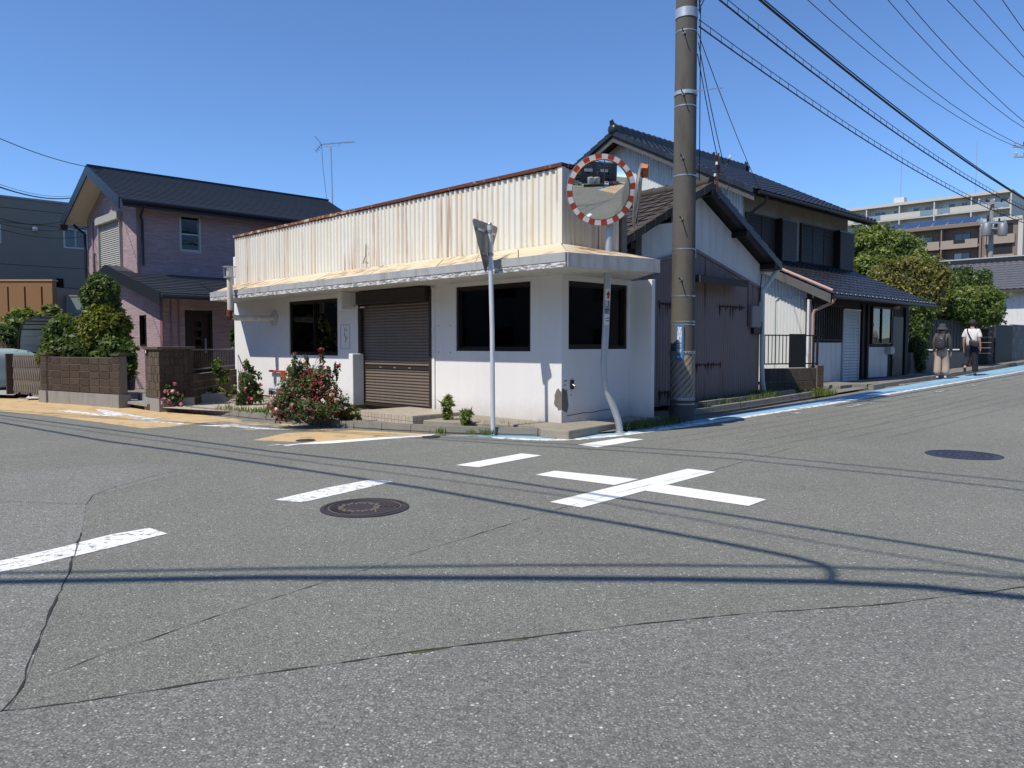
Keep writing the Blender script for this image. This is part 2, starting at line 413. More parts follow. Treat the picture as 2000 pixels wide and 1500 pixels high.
M['concrete'] = m_concrete('concrete'); M['kerb'] = m_concrete('kerb_concrete', (.30, .285, .25), .5, .6)
M['slab'] = m_concrete('slab_concrete', (.40, .36, .29), .4, .5)
M['tile_beige'] = plain('beige_step_tile', (.50, .44, .35), .45, var=.12, rnd=.15, dirt=.3)
M['grout'] = plain('grout', (.20, .18, .15), .95)
M['galv'] = plain('galvanised_steel', (.46, .50, .53), .42, metal=.55, var=.14, dirt=.25)
M['pale_pole'] = plain('pale_painted_steel', (.60, .64, .67), .4, metal=.2, var=.08, dirt=.25, dirtc=(.25, .12, .05))
M['sign_back'] = plain('grey_sign_back', (.22, .225, .225), .5, metal=.4, var=.15)
M['pole'] = m_concrete('pole_concrete', (.155, .145, .125), .35, .55)
M['steel'] = plain('steel_hardware', (.38, .40, .41), .4, metal=.7)
M['black'] = plain('black_rubber', (.016, .016, .018), .5, var=.2)
M['wire'] = plain('black_cable', (.020, .021, .024), .6, var=.1, bump=0)
M['red'] = plain('red_reflector', (.40, .058, .036), .4, var=.12)
M['white_refl'] = plain('white_reflector', (.70, .71, .70), .4, var=.06)
M['orange'] = plain('orange_hood', (.62, .22, .07), .45, var=.15, dirt=.3)
M['mirror'] = plain('mirror_face', (.82, .84, .83), .02, metal=1.0, var=.02, bump=0)
M['print_black'] = plain('black_print', (.012, .012, .014), .6, bump=0)
M['print_red'] = plain('red_print', (.45, .02, .02), .6, bump=0)
M['plate_blue'] = plain('blue_plate', (.055, .16, .36), .45, var=.15, dirt=.3)
M['print_white'] = plain('white_print', (.8, .82, .84), .6, bump=0)

# ------------------------------------------------------------------ ground, roads, kerbs, paint
def grid_ground():
    xs = [-600, -300, -150, -80, -50, -40, -30] + [x for x in range(-26, 42, 2)] + [45, 50, 60, 80, 120, 200, 400, 600]
    ys = [-400, -200, -100, -60, -40, -30, -20, -10, -4] + [y for y in range(0, 60, 2)] + [64, 70, 80, 100, 140, 200, 300, 500, 800]
    mb = MB()
    for y in ys:
        for x in xs: mb.v.append((x, y, min(gz(x, y), 3.0) - .02))
    n = len(xs)
    for j in range(len(ys) - 1):
        for i in range(n - 1): mb.f.append((j * n + i, j * n + i + 1, (j + 1) * n + i + 1, (j + 1) * n + i))
    return tag(mb.build('ground', M['ground'], norm=False), kind='structure')
grid_ground()
KL = [G(*p)[:2] for p in ((82, 779), (230, 792), (330, 802), (400, 809), (500, 820), (560, 826), (690, 838), (860, 848), (960, 850.5), (1050, 853), (1120, 853), (1160, 849))]
KFAR = [(-34.0, 34.5), (-20.5, 24.6), (-13.39, 19.37)]
EDGE0 = (1.60, 10.98)
RD = un((.715, .699)); RN = (RD[1], -RD[0])
def redge(r, o=0.0): return (2.55 + RD[0] * r + RN[0] * o, 12.08 + RD[1] * r + RN[1] * o)    # back edge of the blue lane
RE = [redge(r) for r in (.15, 3, 6, 10, 15, 20, 28, 40, 60)]
road = tag(sheet('road', KFAR + KL + [EDGE0] + RE + [(70, 50), (70, -45), (-60, -45), (-60, 40)], 0.0, M['asphalt'], step=3.0), kind='structure')
# the plots of land behind the kerb
SPLIT = (.745 + UL[0] * 6.9, 11.15 + UL[1] * 6.9)
tag(sheet('verge', [(-60, 60), (-34, 34.6), (-20.5, 24.7), (-13.39, 19.45)] + KL[:4] + [SPLIT, (0, 90)], .085, M['ground'], step=4.0), kind='structure')
tag(sheet('verge', KL[3:] + [EDGE0] + [redge(r, -.30) for r in (.15, 6, 15, 28, 40, 60)] + [(50, 80), (0, 90), SPLIT], .03, M['ground'], step=4.0), kind='structure')
def paint(name, pts, m, dz, lab=None, step=1.0):
    return sheet(name, [G(*p)[:2] for p in pts], dz, m, road, step)
# older and newer asphalt
paint('asphalt_patch', [(-60, 1402), (0, 1392), (300, 1350), (520, 1315), (830, 1272), (1100, 1238), (1400, 1205), (1700, 1182), (2000, 1148), (2300, 1115), (2300, 2600), (-900, 2600)], M['asphalt_near'], .0015)
paint('asphalt_patch', [(-400, 955), (0, 978), (95, 982), (170, 985), (190, 965), (240, 955), (330, 930), (400, 912), (250, 905), (0, 925), (-300, 930)], M['asphalt_left'], .0015)
paint('asphalt_patch', [(-400, 1010), (0, 982), (168, 986), (160, 1040), (135, 1120), (110, 1170), (75, 1260), (50, 1330), (15, 1388), (-60, 1400), (-500, 1420)], M['asphalt_left'], .0018)
# cracks: thin ragged dark strips
def crack(pts, w, dz=.007, m='crack', seed=1):
    rnd = random.Random(seed); P = [Vector((*G(*p)[:2], 0)) for p in pts]; L = []
    for a, b in zip(P, P[1:]):
        n = max(2, int((b - a).length / .07))
        for k in range(n): L.append(a.lerp(b, k / n))
    L.append(P[-1]); mb = MB(); off = 0
    for i, p in enumerate(L):
        d = (L[min(i + 1, len(L) - 1)] - L[max(i - 1, 0)]).normalized(); s = Vector((-d.y, d.x, 0))
        off = off * .6 + rnd.uniform(-.007, .007); ww = w * (rnd.random() ** 1.5 * 1.5 + .2) * (.3 if i in (0, len(L) - 1) else 1)
        for q in (p + s * (off - ww / 2), p + s * (off + ww / 2)): mb.v.append((q.x, q.y, gz(q.x, q.y) + dz))
    for i in range(len(L) - 1): mb.f.append((2 * i, 2 * i + 1, 2 * i + 3, 2 * i + 2))
    return mb.build('crack' if m == 'crack' else 'moss_line', M[m], road, norm=True)
crack([(0, 1391), (150, 1374), (300, 1350), (520, 1315), (830, 1272), (1100, 1238), (1400, 1205), (1700, 1182), (2000, 1148), (2200, 1126)], .010, .0035, seed=2)
crack([(0, 1391), (30, 1360), (70, 1270), (110, 1172), (135, 1120), (158, 1040)], .009, .0035, seed=3)
crack([(50, 1335), (200, 1280), (420, 1205), (630, 1140), (830, 1075), (970, 1032), (1080, 998)], .005, .0030, seed=4)
crack([(1080, 998), (1210, 962), (1300, 940), (1395, 918), (1600, 860), (1800, 805), (1990, 752)], .005, dz=.0048, seed=5)
crack([(168, 986), (180, 968), (215, 955), (300, 930), (380, 914)], .006, .0035, seed=6)
crack([(800, 1277), (845, 1270), (875, 1268)], .014, .004, 'moss', 8); crack([(995, 1252), (1030, 1248)], .012, .004, 'moss', 9)
crack([(1400, 1206), (1430, 1202)], .01, .004, 'moss', 10)
# white paint
paint('dash_marking', [(-60, 1110), (0, 1096), (105, 1073), (150, 1062), (145, 1086), (60, 1107), (0, 1118), (-60, 1134)], M['white_worn'], .0038)
paint('dash_marking', [(155, 1060), (220, 1044), (292, 1032), (328, 1043), (290, 1052), (220, 1070), (147, 1087)], M['white_worn'], .0038)
paint('dash_marking', [(535, 977), (640, 953), (725, 937), (768, 941), (670, 964), (590, 982)], M['white_worn'], .0038)
paint('dash_marking', [(890, 909), (1019, 886), (1058, 890), (934, 913)], M['white_line'], .0038)
paint('dash_marking', [(1128, 869), (1215, 855.5), (1258, 858.5), (1167, 874)], M['white_line'], .0038)
paint('cross_marking', [(1074, 981), (1343, 916), (1398, 922), (1136, 992)], M['white_line'], .0038)
paint('cross_marking', [(1046, 928), (1083, 920), (1247, 936.5), (1200, 948)], M['white_line'], .0041)
paint('cross_marking', [(1247, 957), (1305, 948), (1497, 976), (1462, 989)], M['white_line'], .0041)
# ochre safety surfacing of the left street
paint('ochre_surface', [(-250, 745), (0, 776), (80, 782), (230, 794.5), (330, 804), (400, 811), (470, 819), (440, 822), (395, 826), (330, 834), (280, 837), (200, 826), (100, 813), (0, 803), (-250, 775)], M['yellow'], .002)
paint('ochre_surface', [(395, 826), (440, 822), (470, 818), (560, 828), (690, 840), (640, 842), (560, 842), (500, 840), (450, 839), (420, 832)], M['yellow_worn'], .002)
paint('ochre_surface', [(493, 860), (560, 846), (640, 842.5), (690, 840.5), (800, 846), (855, 849.5), (760, 855), (640, 866)], M['yellow'], .002)
paint('worn_letter', [(108, 803), (140, 802), (205, 810), (187, 800), (200, 800), (245, 808), (300, 818), (245, 812), (210, 813), (190, 812), (150, 807)], M['white_edge'], .004)
paint('worn_letter', [(245, 818), (320, 816), (290, 820), (365, 827), (350, 829), (280, 822)], M['white_edge'], .004)
paint('worn_letter', [(385, 832), (450, 829), (520, 835), (575, 840), (500, 838), (460, 834)], M['white_edge'], .004)
paint('edge_line', [(520, 871), (545, 868), (560, 872), (610, 864), (590, 867)], M['white_edge'], .004)
paint('edge_line', [(560, 869), (640, 862), (760, 853.5), (850, 848.5), (838, 852.5), (760, 857.5), (640, 867)], M['white_line'], .004)
# blue walking lane with its white line, following the corner
BF = [G(*p)[:2] for p in ((855, 850), (960, 854), (1050, 857.5), (1120, 857), (1200, 849.5), (1300, 835))]
BB = [(p[0], p[1]) for p in KL[-5:]]
bl_back = BB[1:] + [EDGE0] + [redge(r) for r in (.15, 3, 6, 10, 15, 20, 28, 40)]
LW = ((2, .33), (4, .42), (6, .48), (8, .54), (12, .65), (18, .80), (26, .92), (40, 1.0))
bl_front = BF + [redge(r, o) for r, o in LW]
sheet('blue_lane', [BF[0]] + bl_back + bl_front[::-1][:-1], .0025, M['blue_lane'], road, 1.0)
wl_in = BF[1:] + [redge(r, o) for r, o in LW]
wl_out = [G(*p)[:2] for p in ((965, 857), (1050, 861.5), (1125, 860.5), (1203, 853.5), (1303, 840))] + [redge(r, o + .15) for r, o in LW]
sheet('edge_line', wl_in + wl_out[::-1], .0045, M['white_edge'], road, 1.0)
for r, o, l, w in ((2.2, .72, .9, .10), (4.6, 1.0, 1.3, .14), (7.5, 1.15, .9, .12), (9.3, 1.25, .8, .12), (11.5, 1.35, 1.0, .16), (14.5, 1.5, .7, .16), (16.5, 1.6, .6, .14)):
    sheet('worn_dash', [redge(r, o), redge(r + l, o), redge(r + l, o + w), redge(r, o + w)], .004, M['white_faint'], road, 1.0)
# kerbs, stone by stone
kerb = tag(MB().box((-34, 36, .02), (.2, .2, .1)).build('kerb', M['kerb']), kind='structure')
def kerb_run(P, w, h, m, inward, l=.6, dz=0.0):
    pts = [Vector((p[0], p[1], 0)) for p in P]
    for a, b in zip(pts, pts[1:]):
        L = (b - a).length; n = max(1, int(round(L / l))); d = (b - a) / L; s = Vector((-d.y, d.x, 0)) * inward
        for k in range(n):
            p = a + d * (L * k / n + .005); q = a + d * (L * (k + 1) / n - .005); j = random.uniform(-.006, .006)
            p += s * j; q += s * (j + random.uniform(-.004, .004)); e = [p, q, q + s * w, p + s * w]; hh = h + random.uniform(-.006, .006); t = s * .02
            MB().hexa([(v.x, v.y, gz(v.x, v.y) - .03) for v in e] + [(v.x, v.y, gz(v.x, v.y) + hh + dz) for v in (e[0] + t, e[1] + t, e[2], e[3])]).build('kerb_stone', m, kerb)
kerb_run(KL, .13, .115, M['kerb'], 1)
kerb_run([redge(r, -.32) for r in (.9, 3, 6.4)], .12, .13, M['kerb'], 1, 1.0)
kerb_run([redge(r, -.62) for r in (1.1, 3, 6.0)], .10, .19, M['kerb'], 1, 1.0)
kerb_run([redge(r, -.16) for r in (9.4, 12, 15, 20, 28)], .14, .10, M['kerb'], 1, 1.2)

# ------------------------------------------------------------------ the closed white corner shop
C = (.745, 11.15)
FL = Fr(C, UL, N1); FS = Fr(C, V, N2)
ZB = .13
shop = thing('corner_shop', 'disused white stucco corner shop with rusty ribbed parapet and brown roller shutter', 'shop', (C[0], C[1], ZB))
LEN = 10.55; DEP = 1.62
def rect(fr, x0, x1, yt, yb, w=0):              # pixel box to (u0,u1,z0,z1)
    xm = (x0 + x1) / 2
    a = fr.px(x0, yt, w); b = fr.px(x1, yb, w); zt = fr.px(xm, yt, w)[1]; zb = fr.px(xm, yb, w)[1]
    return (min(a[0], b[0]), max(a[0], b[0]), zb, zt)
o1 = rect(FL, 564, 660, 575, 694); o1 = (o1[0], o1[1], o1[2], 2.28)
od = rect(FL, 702, 846, 560, 799); od = (od[0], od[1], ZB, 2.30)
o2 = rect(FL, 890, 1036, 545, 686); o2 = (o2[0], o2[1], o2[2], 2.30)
wall('wall', FL, 0, LEN, ZB, 2.80, .16, [o1, od, o2], M['stucco'], shop)
o3 = rect(FS, 1109, 1225, 540, 682); o3 = (o3[0], o3[1], o3[2], 2.28)
FS2 = FS.off(.0)
wall('wall', FS, .003, DEP, ZB, 2.797, .16, [o3], M['stucco'], shop)
bw = Fr(FS.pt(DEP - .02, 0, 0)[:2], UL, N1)
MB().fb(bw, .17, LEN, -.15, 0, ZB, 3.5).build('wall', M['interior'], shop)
MB().fb(Fr(FL.pt(LEN, 0, 0)[:2], V, N2), .0, DEP, -.16, -.002, ZB, 3.5).build('wall', M['stucco'], shop)
MB().prism([FL.pt(.16, -.16, ZB - .1), FL.pt(LEN - .1, -.16, ZB - .1), (FL.pt(LEN - .1, 0, 0)[0] + V[0] * 1.6, FL.pt(LEN - .1, 0, 0)[1] + V[1] * 1.6, ZB - .1), (*FS.pt(1.6, -.16, 0)[:2], ZB - .1)], (0, 0, .11)).build('floor_slab', M['interior'], shop)
def roof_pt(u, t): p = FL.pt(u, -.05, 0); return (p[0] + V[0] * t, p[1] + V[1] * t, 3.42)
fill_u = ((.5, 1.0), (o2[0] + .6, o2[0] + 1.5), (o1[0] + .3, o1[0] + 1.3))
cuts = [.02] + [c for s_ in fill_u for c in s_] + [LEN - .05]
for i, (ca, cb) in enumerate(zip(cuts, cuts[1:])):        # flat roof with unseen gaps and frosted panels, added to light the inside
    if i % 2 == 0: MB().prism([roof_pt(ca, 0), roof_pt(cb, 0), roof_pt(cb, 1.6), roof_pt(ca, 1.6)], (0, 0, .05)).build('flat_roof', M['grey_trim'], shop)
    else:
        for t0, t1 in ((0, .5), (1.25, 1.6)): MB().prism([roof_pt(ca, t0), roof_pt(cb, t0), roof_pt(cb, t1), roof_pt(ca, t1)], (0, 0, .05)).build('flat_roof', M['grey_trim'], shop)
        MB().add([(*roof_pt(ca, .5)[:2], 3.45), (*roof_pt(cb, .5)[:2], 3.45), (*roof_pt(cb, 1.25)[:2], 3.45), (*roof_pt(ca, 1.25)[:2], 3.45)], [(0, 1, 2, 3)]).build('roof_light', M['fill_sheet'], shop)
# windows
def window(fr, o, parent, mf, mg, split=2, dep=-.07, fw=.05, sill=True, bars=0, name='window'):
    u0, u1, z0, z1 = o; mb = MB()
    mb.fb(fr, u0 + .002, u1 - .002, dep - .05, dep + .05, z0 + .002, z0 + fw).fb(fr, u0 + .002, u1 - .002, dep - .05, dep + .05, z1 - fw, z1 - .002)
    mb.fb(fr, u0 + .002, u0 + fw, dep - .048, dep + .048, z0 + fw, z1 - fw).fb(fr, u1 - fw, u1 - .002, dep - .048, dep + .048, z0 + fw, z1 - fw)
    wi = mb.build(name, mf, parent); n = split; du = (u1 - u0 - 2 * fw) / n
    for k in range(n):
        a = u0 + fw + k * du; b = a + du; s = dep + (.015 if k % 2 else -.015); e = fw * .55
        q = MB(); q.fb(fr, a, a + e, s - .012, s + .012, z0 + fw, z1 - fw).fb(fr, b - e, b, s - .012, s + .012, z0 + fw, z1 - fw)
        q.fb(fr, a + e, b - e, s - .011, s + .011, z0 + fw, z0 + fw + e).fb(fr, a + e, b - e, s - .011, s + .011, z1 - fw - e, z1 - fw)
        q.build('sash', mf, wi)
        MB().fb(fr, a + e, b - e, s - .003, s + .003, z0 + fw + e, z1 - fw - e).build('pane', mg, wi)
    return wi
w1 = window(FL, o1, shop, M['dark_frame'], M['glass'], 2)
MB().fb(FL, o1[0] + .30, o1[0] + .47, -.34, -.24, ZB, 2.6).build('post', M['wood'], shop)
w2 = window(FL, o2, shop, M['dark_frame'], M['glass'], 1)
w3 = window(FS, o3, shop, M['dark_frame'], M['glass'], 1)
MB().fb(FS, o3[1] - .32, o3[1] - .2, -.16, -.13, o3[2] + .05, o3[2] + .75).build('board', plain('pale_board', (.42, .42, .40)), shop)
MB().fb(FS, o3[0] + .10, o3[0] + .20, -.15, -.14, o3[2] + .06, o3[2] + .42).build('window_sticker', M['plate_blue'], shop)
# goods left inside: an old louvred screen and shelf seen dimly through the glass
for k in range(16):
    MB().fb(FL, o2[0] + .1, o2[1] + .3, -.75, -.72, 1.2 + k * .055, 1.24 + k * .055).build('screen_slat', M['shutter_dark'], shop)
MB().fb(FS, .2, 1.3, -.9, -.6, 1.35, 1.38).build('shelf', M['wood'], shop)
# roller shutter, slat by slat
sh = MB().fb(FL, od[1] - .09, od[1], -.10, .05, ZB, 2.30).fb(FL, od[0], od[0] + .06, -.10, .05, ZB, 2.30).fb(FL, od[0] + .06, od[1] - .09, -.12, .16, 2.10, 2.345).build('roller_shutter', M['shutter_dark'], shop, bevel=.008)
n = 34; z0s = ZB + .05; hs = (2.10 - z0s) / n; L = od[1] - od[0] - .15; mb = MB(); cs = [(0, 0), (.012, .012), (.02, hs * .4), (.014, hs * .78), (0, hs - .004)]
for w, z in cs: mb.v += [(-L / 2, w, z), (L / 2, w, z)]
for i in range(len(cs) - 1): mb.f.append((2 * i, 2 * i + 1, 2 * i + 3, 2 * i + 2))
mb.add([(-L / 2, 0, 0), (L / 2, 0, 0), (L / 2, 0, hs), (-L / 2, 0, hs)], [(0, 1, 2, 3)])
sm = bpy.data.meshes.new('slat'); sm.from_pydata(mb.v, [], mb.f)
ct = FL.pt((od[0] + .06 + od[1] - .09) / 2, -.04, 0)
for k in range(n):
    Mx = Matrix.Translation((ct[0], ct[1], z0s + k * hs)) @ Matrix(((-UL[0], N1[0], 0, 0), (-UL[1], N1[1], 0, 0), (0, 0, 1, 0), (0, 0, 0, 1)))
    if k in (12,):
        rail = MB().fb(FL, od[0] + .06, od[1] - .09, -.05, -.008, z0s + k * hs, z0s + k * hs + .055).build('lock_rail', M['shutter_dark'], sh)
        for q in (.3, .5, .7):
            uu = od[0] + (od[1] - od[0]) * q; MB().fb(FL, uu - .035, uu + .035, -.008, -.002, z0s + k * hs + .015, z0s + k * hs + .04).build('lock_plate', M['steel'], sh)
    else: place('slat', sm, M['shutter'], Mx, sh)
MB().fb(FL, od[0] + .06, od[1] - .09, -.05, .0, ZB, z0s).build('bottom_rail', M['shutter_dark'], sh)
MB().fb(FL, od[0] - .075, od[0] - .003, -.02, .03, ZB, 2.32).build('door_jamb', M['stucco'], shop)
# parapet: ribbed sheets, corner trim, rusted cap
sw = .754
for i in range(14):
    corr('ribbed_sheet', FL, i * sw + .05, min((i + 1) * sw + .052, LEN), 2.79, 3.93, .126, .028, M['whitesheet'], shop, w=.012 + (i % 2) * .004)
for i in range(2): corr('ribbed_sheet', FS, .05 + i * .62, .05 + (i + 1) * .62, 2.79, 3.93, .126, .022, M['whitesheet'], shop, w=.012 + (i % 2) * .004)
MB().fb(FL, .001, LEN, -.1, .008, 2.80, 3.93).fb(FS, .1, 1.29, -.1, .006, 2.80, 3.93).build('parapet_backing', M['grey_trim'], shop)
MB().fb(FL, -.04, .052, -.03, .05, 2.81, 3.94).build('corner_trim', M['whitesheet'], shop)
for i in range(6):
    a = i * LEN / 6 - (.05 if i == 0 else 0); MB().fb(FL, a + .003, (i + 1) * LEN / 6, -.12, .07, 3.945 + .004 * (i % 2), 3.995 + .004 * (i % 2)).build('parapet_cap', M['rustcap'] if i < 3 else M['rustcap_pale'], shop)
MB().fb(FS, .075, 1.31, -.12, .065, 3.945, 3.993).build('parapet_cap', M['rustcap'], shop)
# eave roof with fascias
OV = .94
E0 = Vector((.73, 9.92, 0)); FE = Fr((E0.x, E0.y), UL, N1)
ul = FE.px(413, 588)[0]; Ee = Vector((2.11, 10.75, 0))
zi, zo, zbf = 2.80, 2.515, 2.345
pin = [Vector(FL.pt(0, .03, zi)), Vector(FL.pt(LEN, .03, zi)), Vector((*FE.pt(ul, 0, 0)[:2], zo)), Vector((E0.x, E0.y, zo))]
for i in range(12):                             # eave sheets side by side
    t0, t1 = i / 12, (i + 1) / 12 - .0015
    q = [pin[0].lerp(pin[1], t0), pin[0].lerp(pin[1], t1), pin[3].lerp(pin[2], t1), pin[3].lerp(pin[2], t0)]
    MB().prism([tuple(p) for p in q], (0, 0, .018 + .004 * (i % 2))).build('eave_sheet', M['eavesheet'], shop)
q = [Vector((C[0], C[1], zi)), Vector((E0.x, E0.y, zo)), Vector((Ee.x, Ee.y, zo)), Vector(FS.pt(1.62, .02, zi - .03))]
es = MB().prism([tuple(p) for p in q], (0, 0, .02)).build('eave_sheet', M['eavesheet'], shop)
def fascia(a, b, z0, z1, th, m, nm, out):
    a = Vector(a); b = Vector(b); d = (b - a).normalized(); s = Vector((d.y, -d.x, 0)) * out
    MB().hexa([(*(a)[:2], z0), (*(b)[:2], z0), (*(b + s * th)[:2], z0), (*(a + s * th)[:2], z0), (*(a)[:2], z1), (*(b)[:2], z1), (*(b + s * th)[:2], z1), (*(a + s * th)[:2], z1)]).build(nm, m, shop)
eL = Vector((*FE.pt(ul, 0, 0)[:2], 0))
fascia(E0, eL, zbf, zbf + .075, .028, M['peel'], 'fascia_board', -1)
fascia(E0, eL, zbf + .075, zo + .022, .036, M['grey_trim'], 'fascia_flashing', -1)
fascia(E0, Ee, zbf, zo + .02, .03, M['grey_trim'], 'fascia_board', 1)
soff = [tuple(FL.pt(0, 0, zbf + .02)), tuple(FL.pt(LEN, 0, zbf + .02)), (eL.x, eL.y, zbf + .02), (E0.x, E0.y, zbf + .02)]
MB().prism(soff, (0, 0, .02)).build('soffit', M['soffit'], shop)
MB().prism([(C[0], C[1], zbf + .021), (E0.x, E0.y, zbf + .021), (Ee.x, Ee.y, zbf + .021), FS.pt(DEP, .02, zbf + .021)], (0, 0, .02)).build('soffit', M['soffit'], shop)
xe = Vector((*FL.pt(LEN, 0, 0)[:2], 0)); fascia(eL, xe, zbf, zo, .02, M['peel'], 'fascia_board', -1)
# wing wall at the right end
FF = Fr(FS.pt(DEP, 0, 0)[:2], (-UL[0], -UL[1]), N1)
uf = FF.px(1272, 700)[0]
MB().fb(FF, -.15, uf, -.10, 0, ZB, 2.36).build('wing_wall', M['stucco'], shop, bevel=.01)
# low stub wall, bracket box, small plates, plaster damage
a = rect(FL, 684, 712, 691, 799, .28)
a = (FL.px(711, 750)[0], 0, 0, a[3]); MB().fb(FL, a[0], a[0] + .14, .0, .26, ZB, a[3]).build('stub_wall', M['stucco'], shop, bevel=.012)
a = rect(FL, 680, 706, 560, 604, .1)
MB().fb(FL, a[1] - .10, a[1] + .02, .0, .32, a[2], 2.36).fb(FL, a[0], a[1] - .10, .02, .05, a[2] + .02, a[2] + .05).build('bracket', M['stucco'], shop)
a = rect(FL, 665, 684, 634, 681)
mb = MB()
for (u0, u1, z0, z1) in ((a[0], a[1], a[2], a[2] + .01), (a[0], a[1], a[3] - .01, a[3]), (a[0], a[0] + .012, a[2] + .01, a[3] - .01), (a[1] - .012, a[1], a[2] + .01, a[3] - .01)): mb.fb(FL, u0, u1, .002, .006, z0, z1)
pl = mb.build('plate_outline', M['grey_trim'], shop)
for k in range(9):
    uu = a[0] + .1 + .08 * random.random(); zz = a[2] + .12 + .3 * random.random()
    MB().fb(FL, uu, uu + .03 * random.random() + .01, .002, .005, zz, zz + .05 * random.random() + .01).build('glue_mark', M['grey_trim'], pl)
a = rect(FL, 857, 880, 636, 688)
for uu in (a[0], a[1]):
    for zz in (a[2], a[3]): MB().fb(FL, uu - .008, uu + .008, .001, .006, zz - .008, zz + .008).build('screw_head', M['dark_frame'], shop)
def blob(fr, cu, cz, ru, rz, m, w, nm, seed):   # ragged patch of bare concrete, a thin relief
    r = random.Random(seed); p = []
    for k in range(18):
        t = 2 * PI * k / 18; s = 1 + r.uniform(-.18, .18); p.append(fr.pt(max(cu + ru * s * math.cos(t), .002), w, cz + rz * s * math.sin(t)))
    nv = fr.n; MB().prism(p, (nv[0] * .004, nv[1] * .004, 0)).build(nm, m, shop)
bare = m_concrete('bare_render', (.24, .215, .19), .5)
u, z = FL.px(1092, 780); blob(FL, .04, z, .10, .16, bare, .002, 'bare_patch', 3)
blob(FS, .06, z - .02, .085, .19, bare, .002, 'bare_patch', 4)
for (x, y, a, b, s) in ((1104, 744, .03, .01, 5), (1106, 763, .012, .02, 6), (1115, 771, .012, .012, 7), (1103, 752, .01, .02, 8)):
    u, z = FS.px(x, y); blob(FS, u, z, a, b, bare, .002, 'bare_patch', s)
u, z = FS.px(1116, 751); MB().fb(FS, u - .03, u + .03, 0, .03, z - .07, z + .07).build('tap_box', M['dark_frame'], shop, bevel=.006)
MB().tube([FS.pt(u, .03, z), FS.pt(u, .07, z - .02), FS.pt(u + .01, .075, z - .06)], .012).build('tap', M['steel'], shop, True)
# crack in the render, a line of relief
mb = MB(); p = [FS.px(x, y) for x, y in ((1107, 812), (1125, 809), (1140, 806), (1158, 805), (1175, 801), (1193, 799))]
for (a, za), (b, zb) in zip(p, p[1:]): mb.bar(FS.pt(a, .001, za), FS.pt(b, .001, zb), .008)
mb.build('wall_crack', M['crack'], shop)
# flue pipe with rusty elbow and lantern-like cowl
u, z = FL.px(537, 622); wp = 1.06
MB().lathe([(.0, .03), (.17, .03), (.17, .0)], FL.pt(u, 0, z), 20, (*N1, 0)).build('flue_flange', M['pale_pole'], shop, True)
flue = plain('flue_paint', (.66, .64, .58), .5, dirt=.75, dirtc=(.22, .08, .03), var=.1)
zt = FL.px(480, 537, wp)[1]; pth = [FL.pt(u, .02, z), FL.pt(u, wp - .12, z - .01), FL.pt(u, wp - .03, z + .03), FL.pt(u, wp, z + .12), FL.pt(u, wp, zt)]
MB().tube(pth, .062, 14).build('flue_pipe', flue, shop, True)
MB().tube([FL.pt(u, wp - .02, z - .02), FL.pt(u, wp + .02, z + .02), FL.pt(u, wp + .005, z + .15)], .07, 14).build('flue_elbow', M['rustcap'], shop, True)
mb = MB()
for a, b in ((-.09, -.08), (.08, .09)):
    for c, d in ((-.09, -.08), (.08, .09)): mb.fb(FL, u + a, u + b, wp + c, wp + d, zt, zt + .22)
mb.fb(FL, u - .11, u + .11, wp - .11, wp + .11, zt + .22, zt + .235).fb(FL, u - .095, u + .095, wp - .095, wp + .095, zt - .01, zt + .01)
cw = mb.build('flue_cowl', M['galv'], shop); MB().fb(FL, u - .05, u + .05, wp - .05, wp + .05, zt + .01, zt + .2).build('cowl_core', M['pale_pole'], cw)
# wire stub on the parapet
MB().tube([FL.pt(*p) for p in [(FL.px(719, 478)[0], .05, FL.px(719, 478)[1]), (FL.px(723, 487)[0], .10, FL.px(721, 487)[1]), (FL.px(722, 500)[0], .09, FL.px(722, 500)[1]), (FL.px(713, 515)[0], .05, FL.px(713, 515)[1])]], .008).build('loose_wire', M['wire'], shop)
# tiled step, tile by tile
a = FL.px(686, 800, .48)[0]; b = FL.px(858, 803, .1)[0]
P1 = G(684, 802, .17); P2 = G(817, 812, .17); w1_ = (Vector(P1[:2]) - Vector(C)).dot(Vector(N1)); w2_ = (Vector(P2[:2]) - Vector(C)).dot(Vector(N1))
ua = (Vector(P1[:2]) - Vector(C)).dot(Vector(UL)); ub = (Vector(P2[:2]) - Vector(C)).dot(Vector(UL))
step = thing('entrance_step', 'low beige tiled step in front of the brown roller shutter', 'step', FL.pt((ua + ub) / 2, .5, 0))
wo = (w1_ + w2_) / 2; MB().fb(FL, ub + .012, ua - .012, .01, wo - .012, .0, .163).build('core', M['grout'], step)
zt_, nh, nu = .13, 1, 17; du = (ua - ub) / nu; th = .012
tm = MB().box((0, 0, 0), (du - .006, .012, .072)).build('tile_shape', M['tile_beige']).data
bpy.data.objects.remove(bpy.data.objects['tile_shape'])
def rotm(fr, p): return Matrix.Translation(p) @ Matrix(((fr.d[0], fr.n[0], 0, 0), (fr.d[1], fr.n[1], 0, 0), (0, 0, 1, 0), (0, 0, 0, 1)))
for k in range(nu):
    for j in range(2): place('tile', tm, M['tile_beige'], rotm(FL, FL.pt(ub + du * (k + .5), wo - .006, (.051 + .078 * j))), step)
FX = Fr(FL.pt(ub, 0, 0)[:2], N1, (-UL[0], -UL[1])); nw = int(wo / du)
for k in range(nw):
    for j in range(2): place('tile', tm, M['tile_beige'], rotm(FX, FX.pt(wo - du * (k + .5), -.006, (.051 + .078 * j))), step)
tt = MB().box((0, 0, 0), (du * 2 - .006, du - .006, .012)).build('tile_shape', M['tile_beige']).data
bpy.data.objects.remove(bpy.data.objects['tile_shape'])
for k in range(8):
    for j in range(nw): place('tile', tt, M['tile_beige'], rotm(FL, FL.pt(ub + du * (2 * k + 1.25), wo - du * (j + .5), .169)), step)
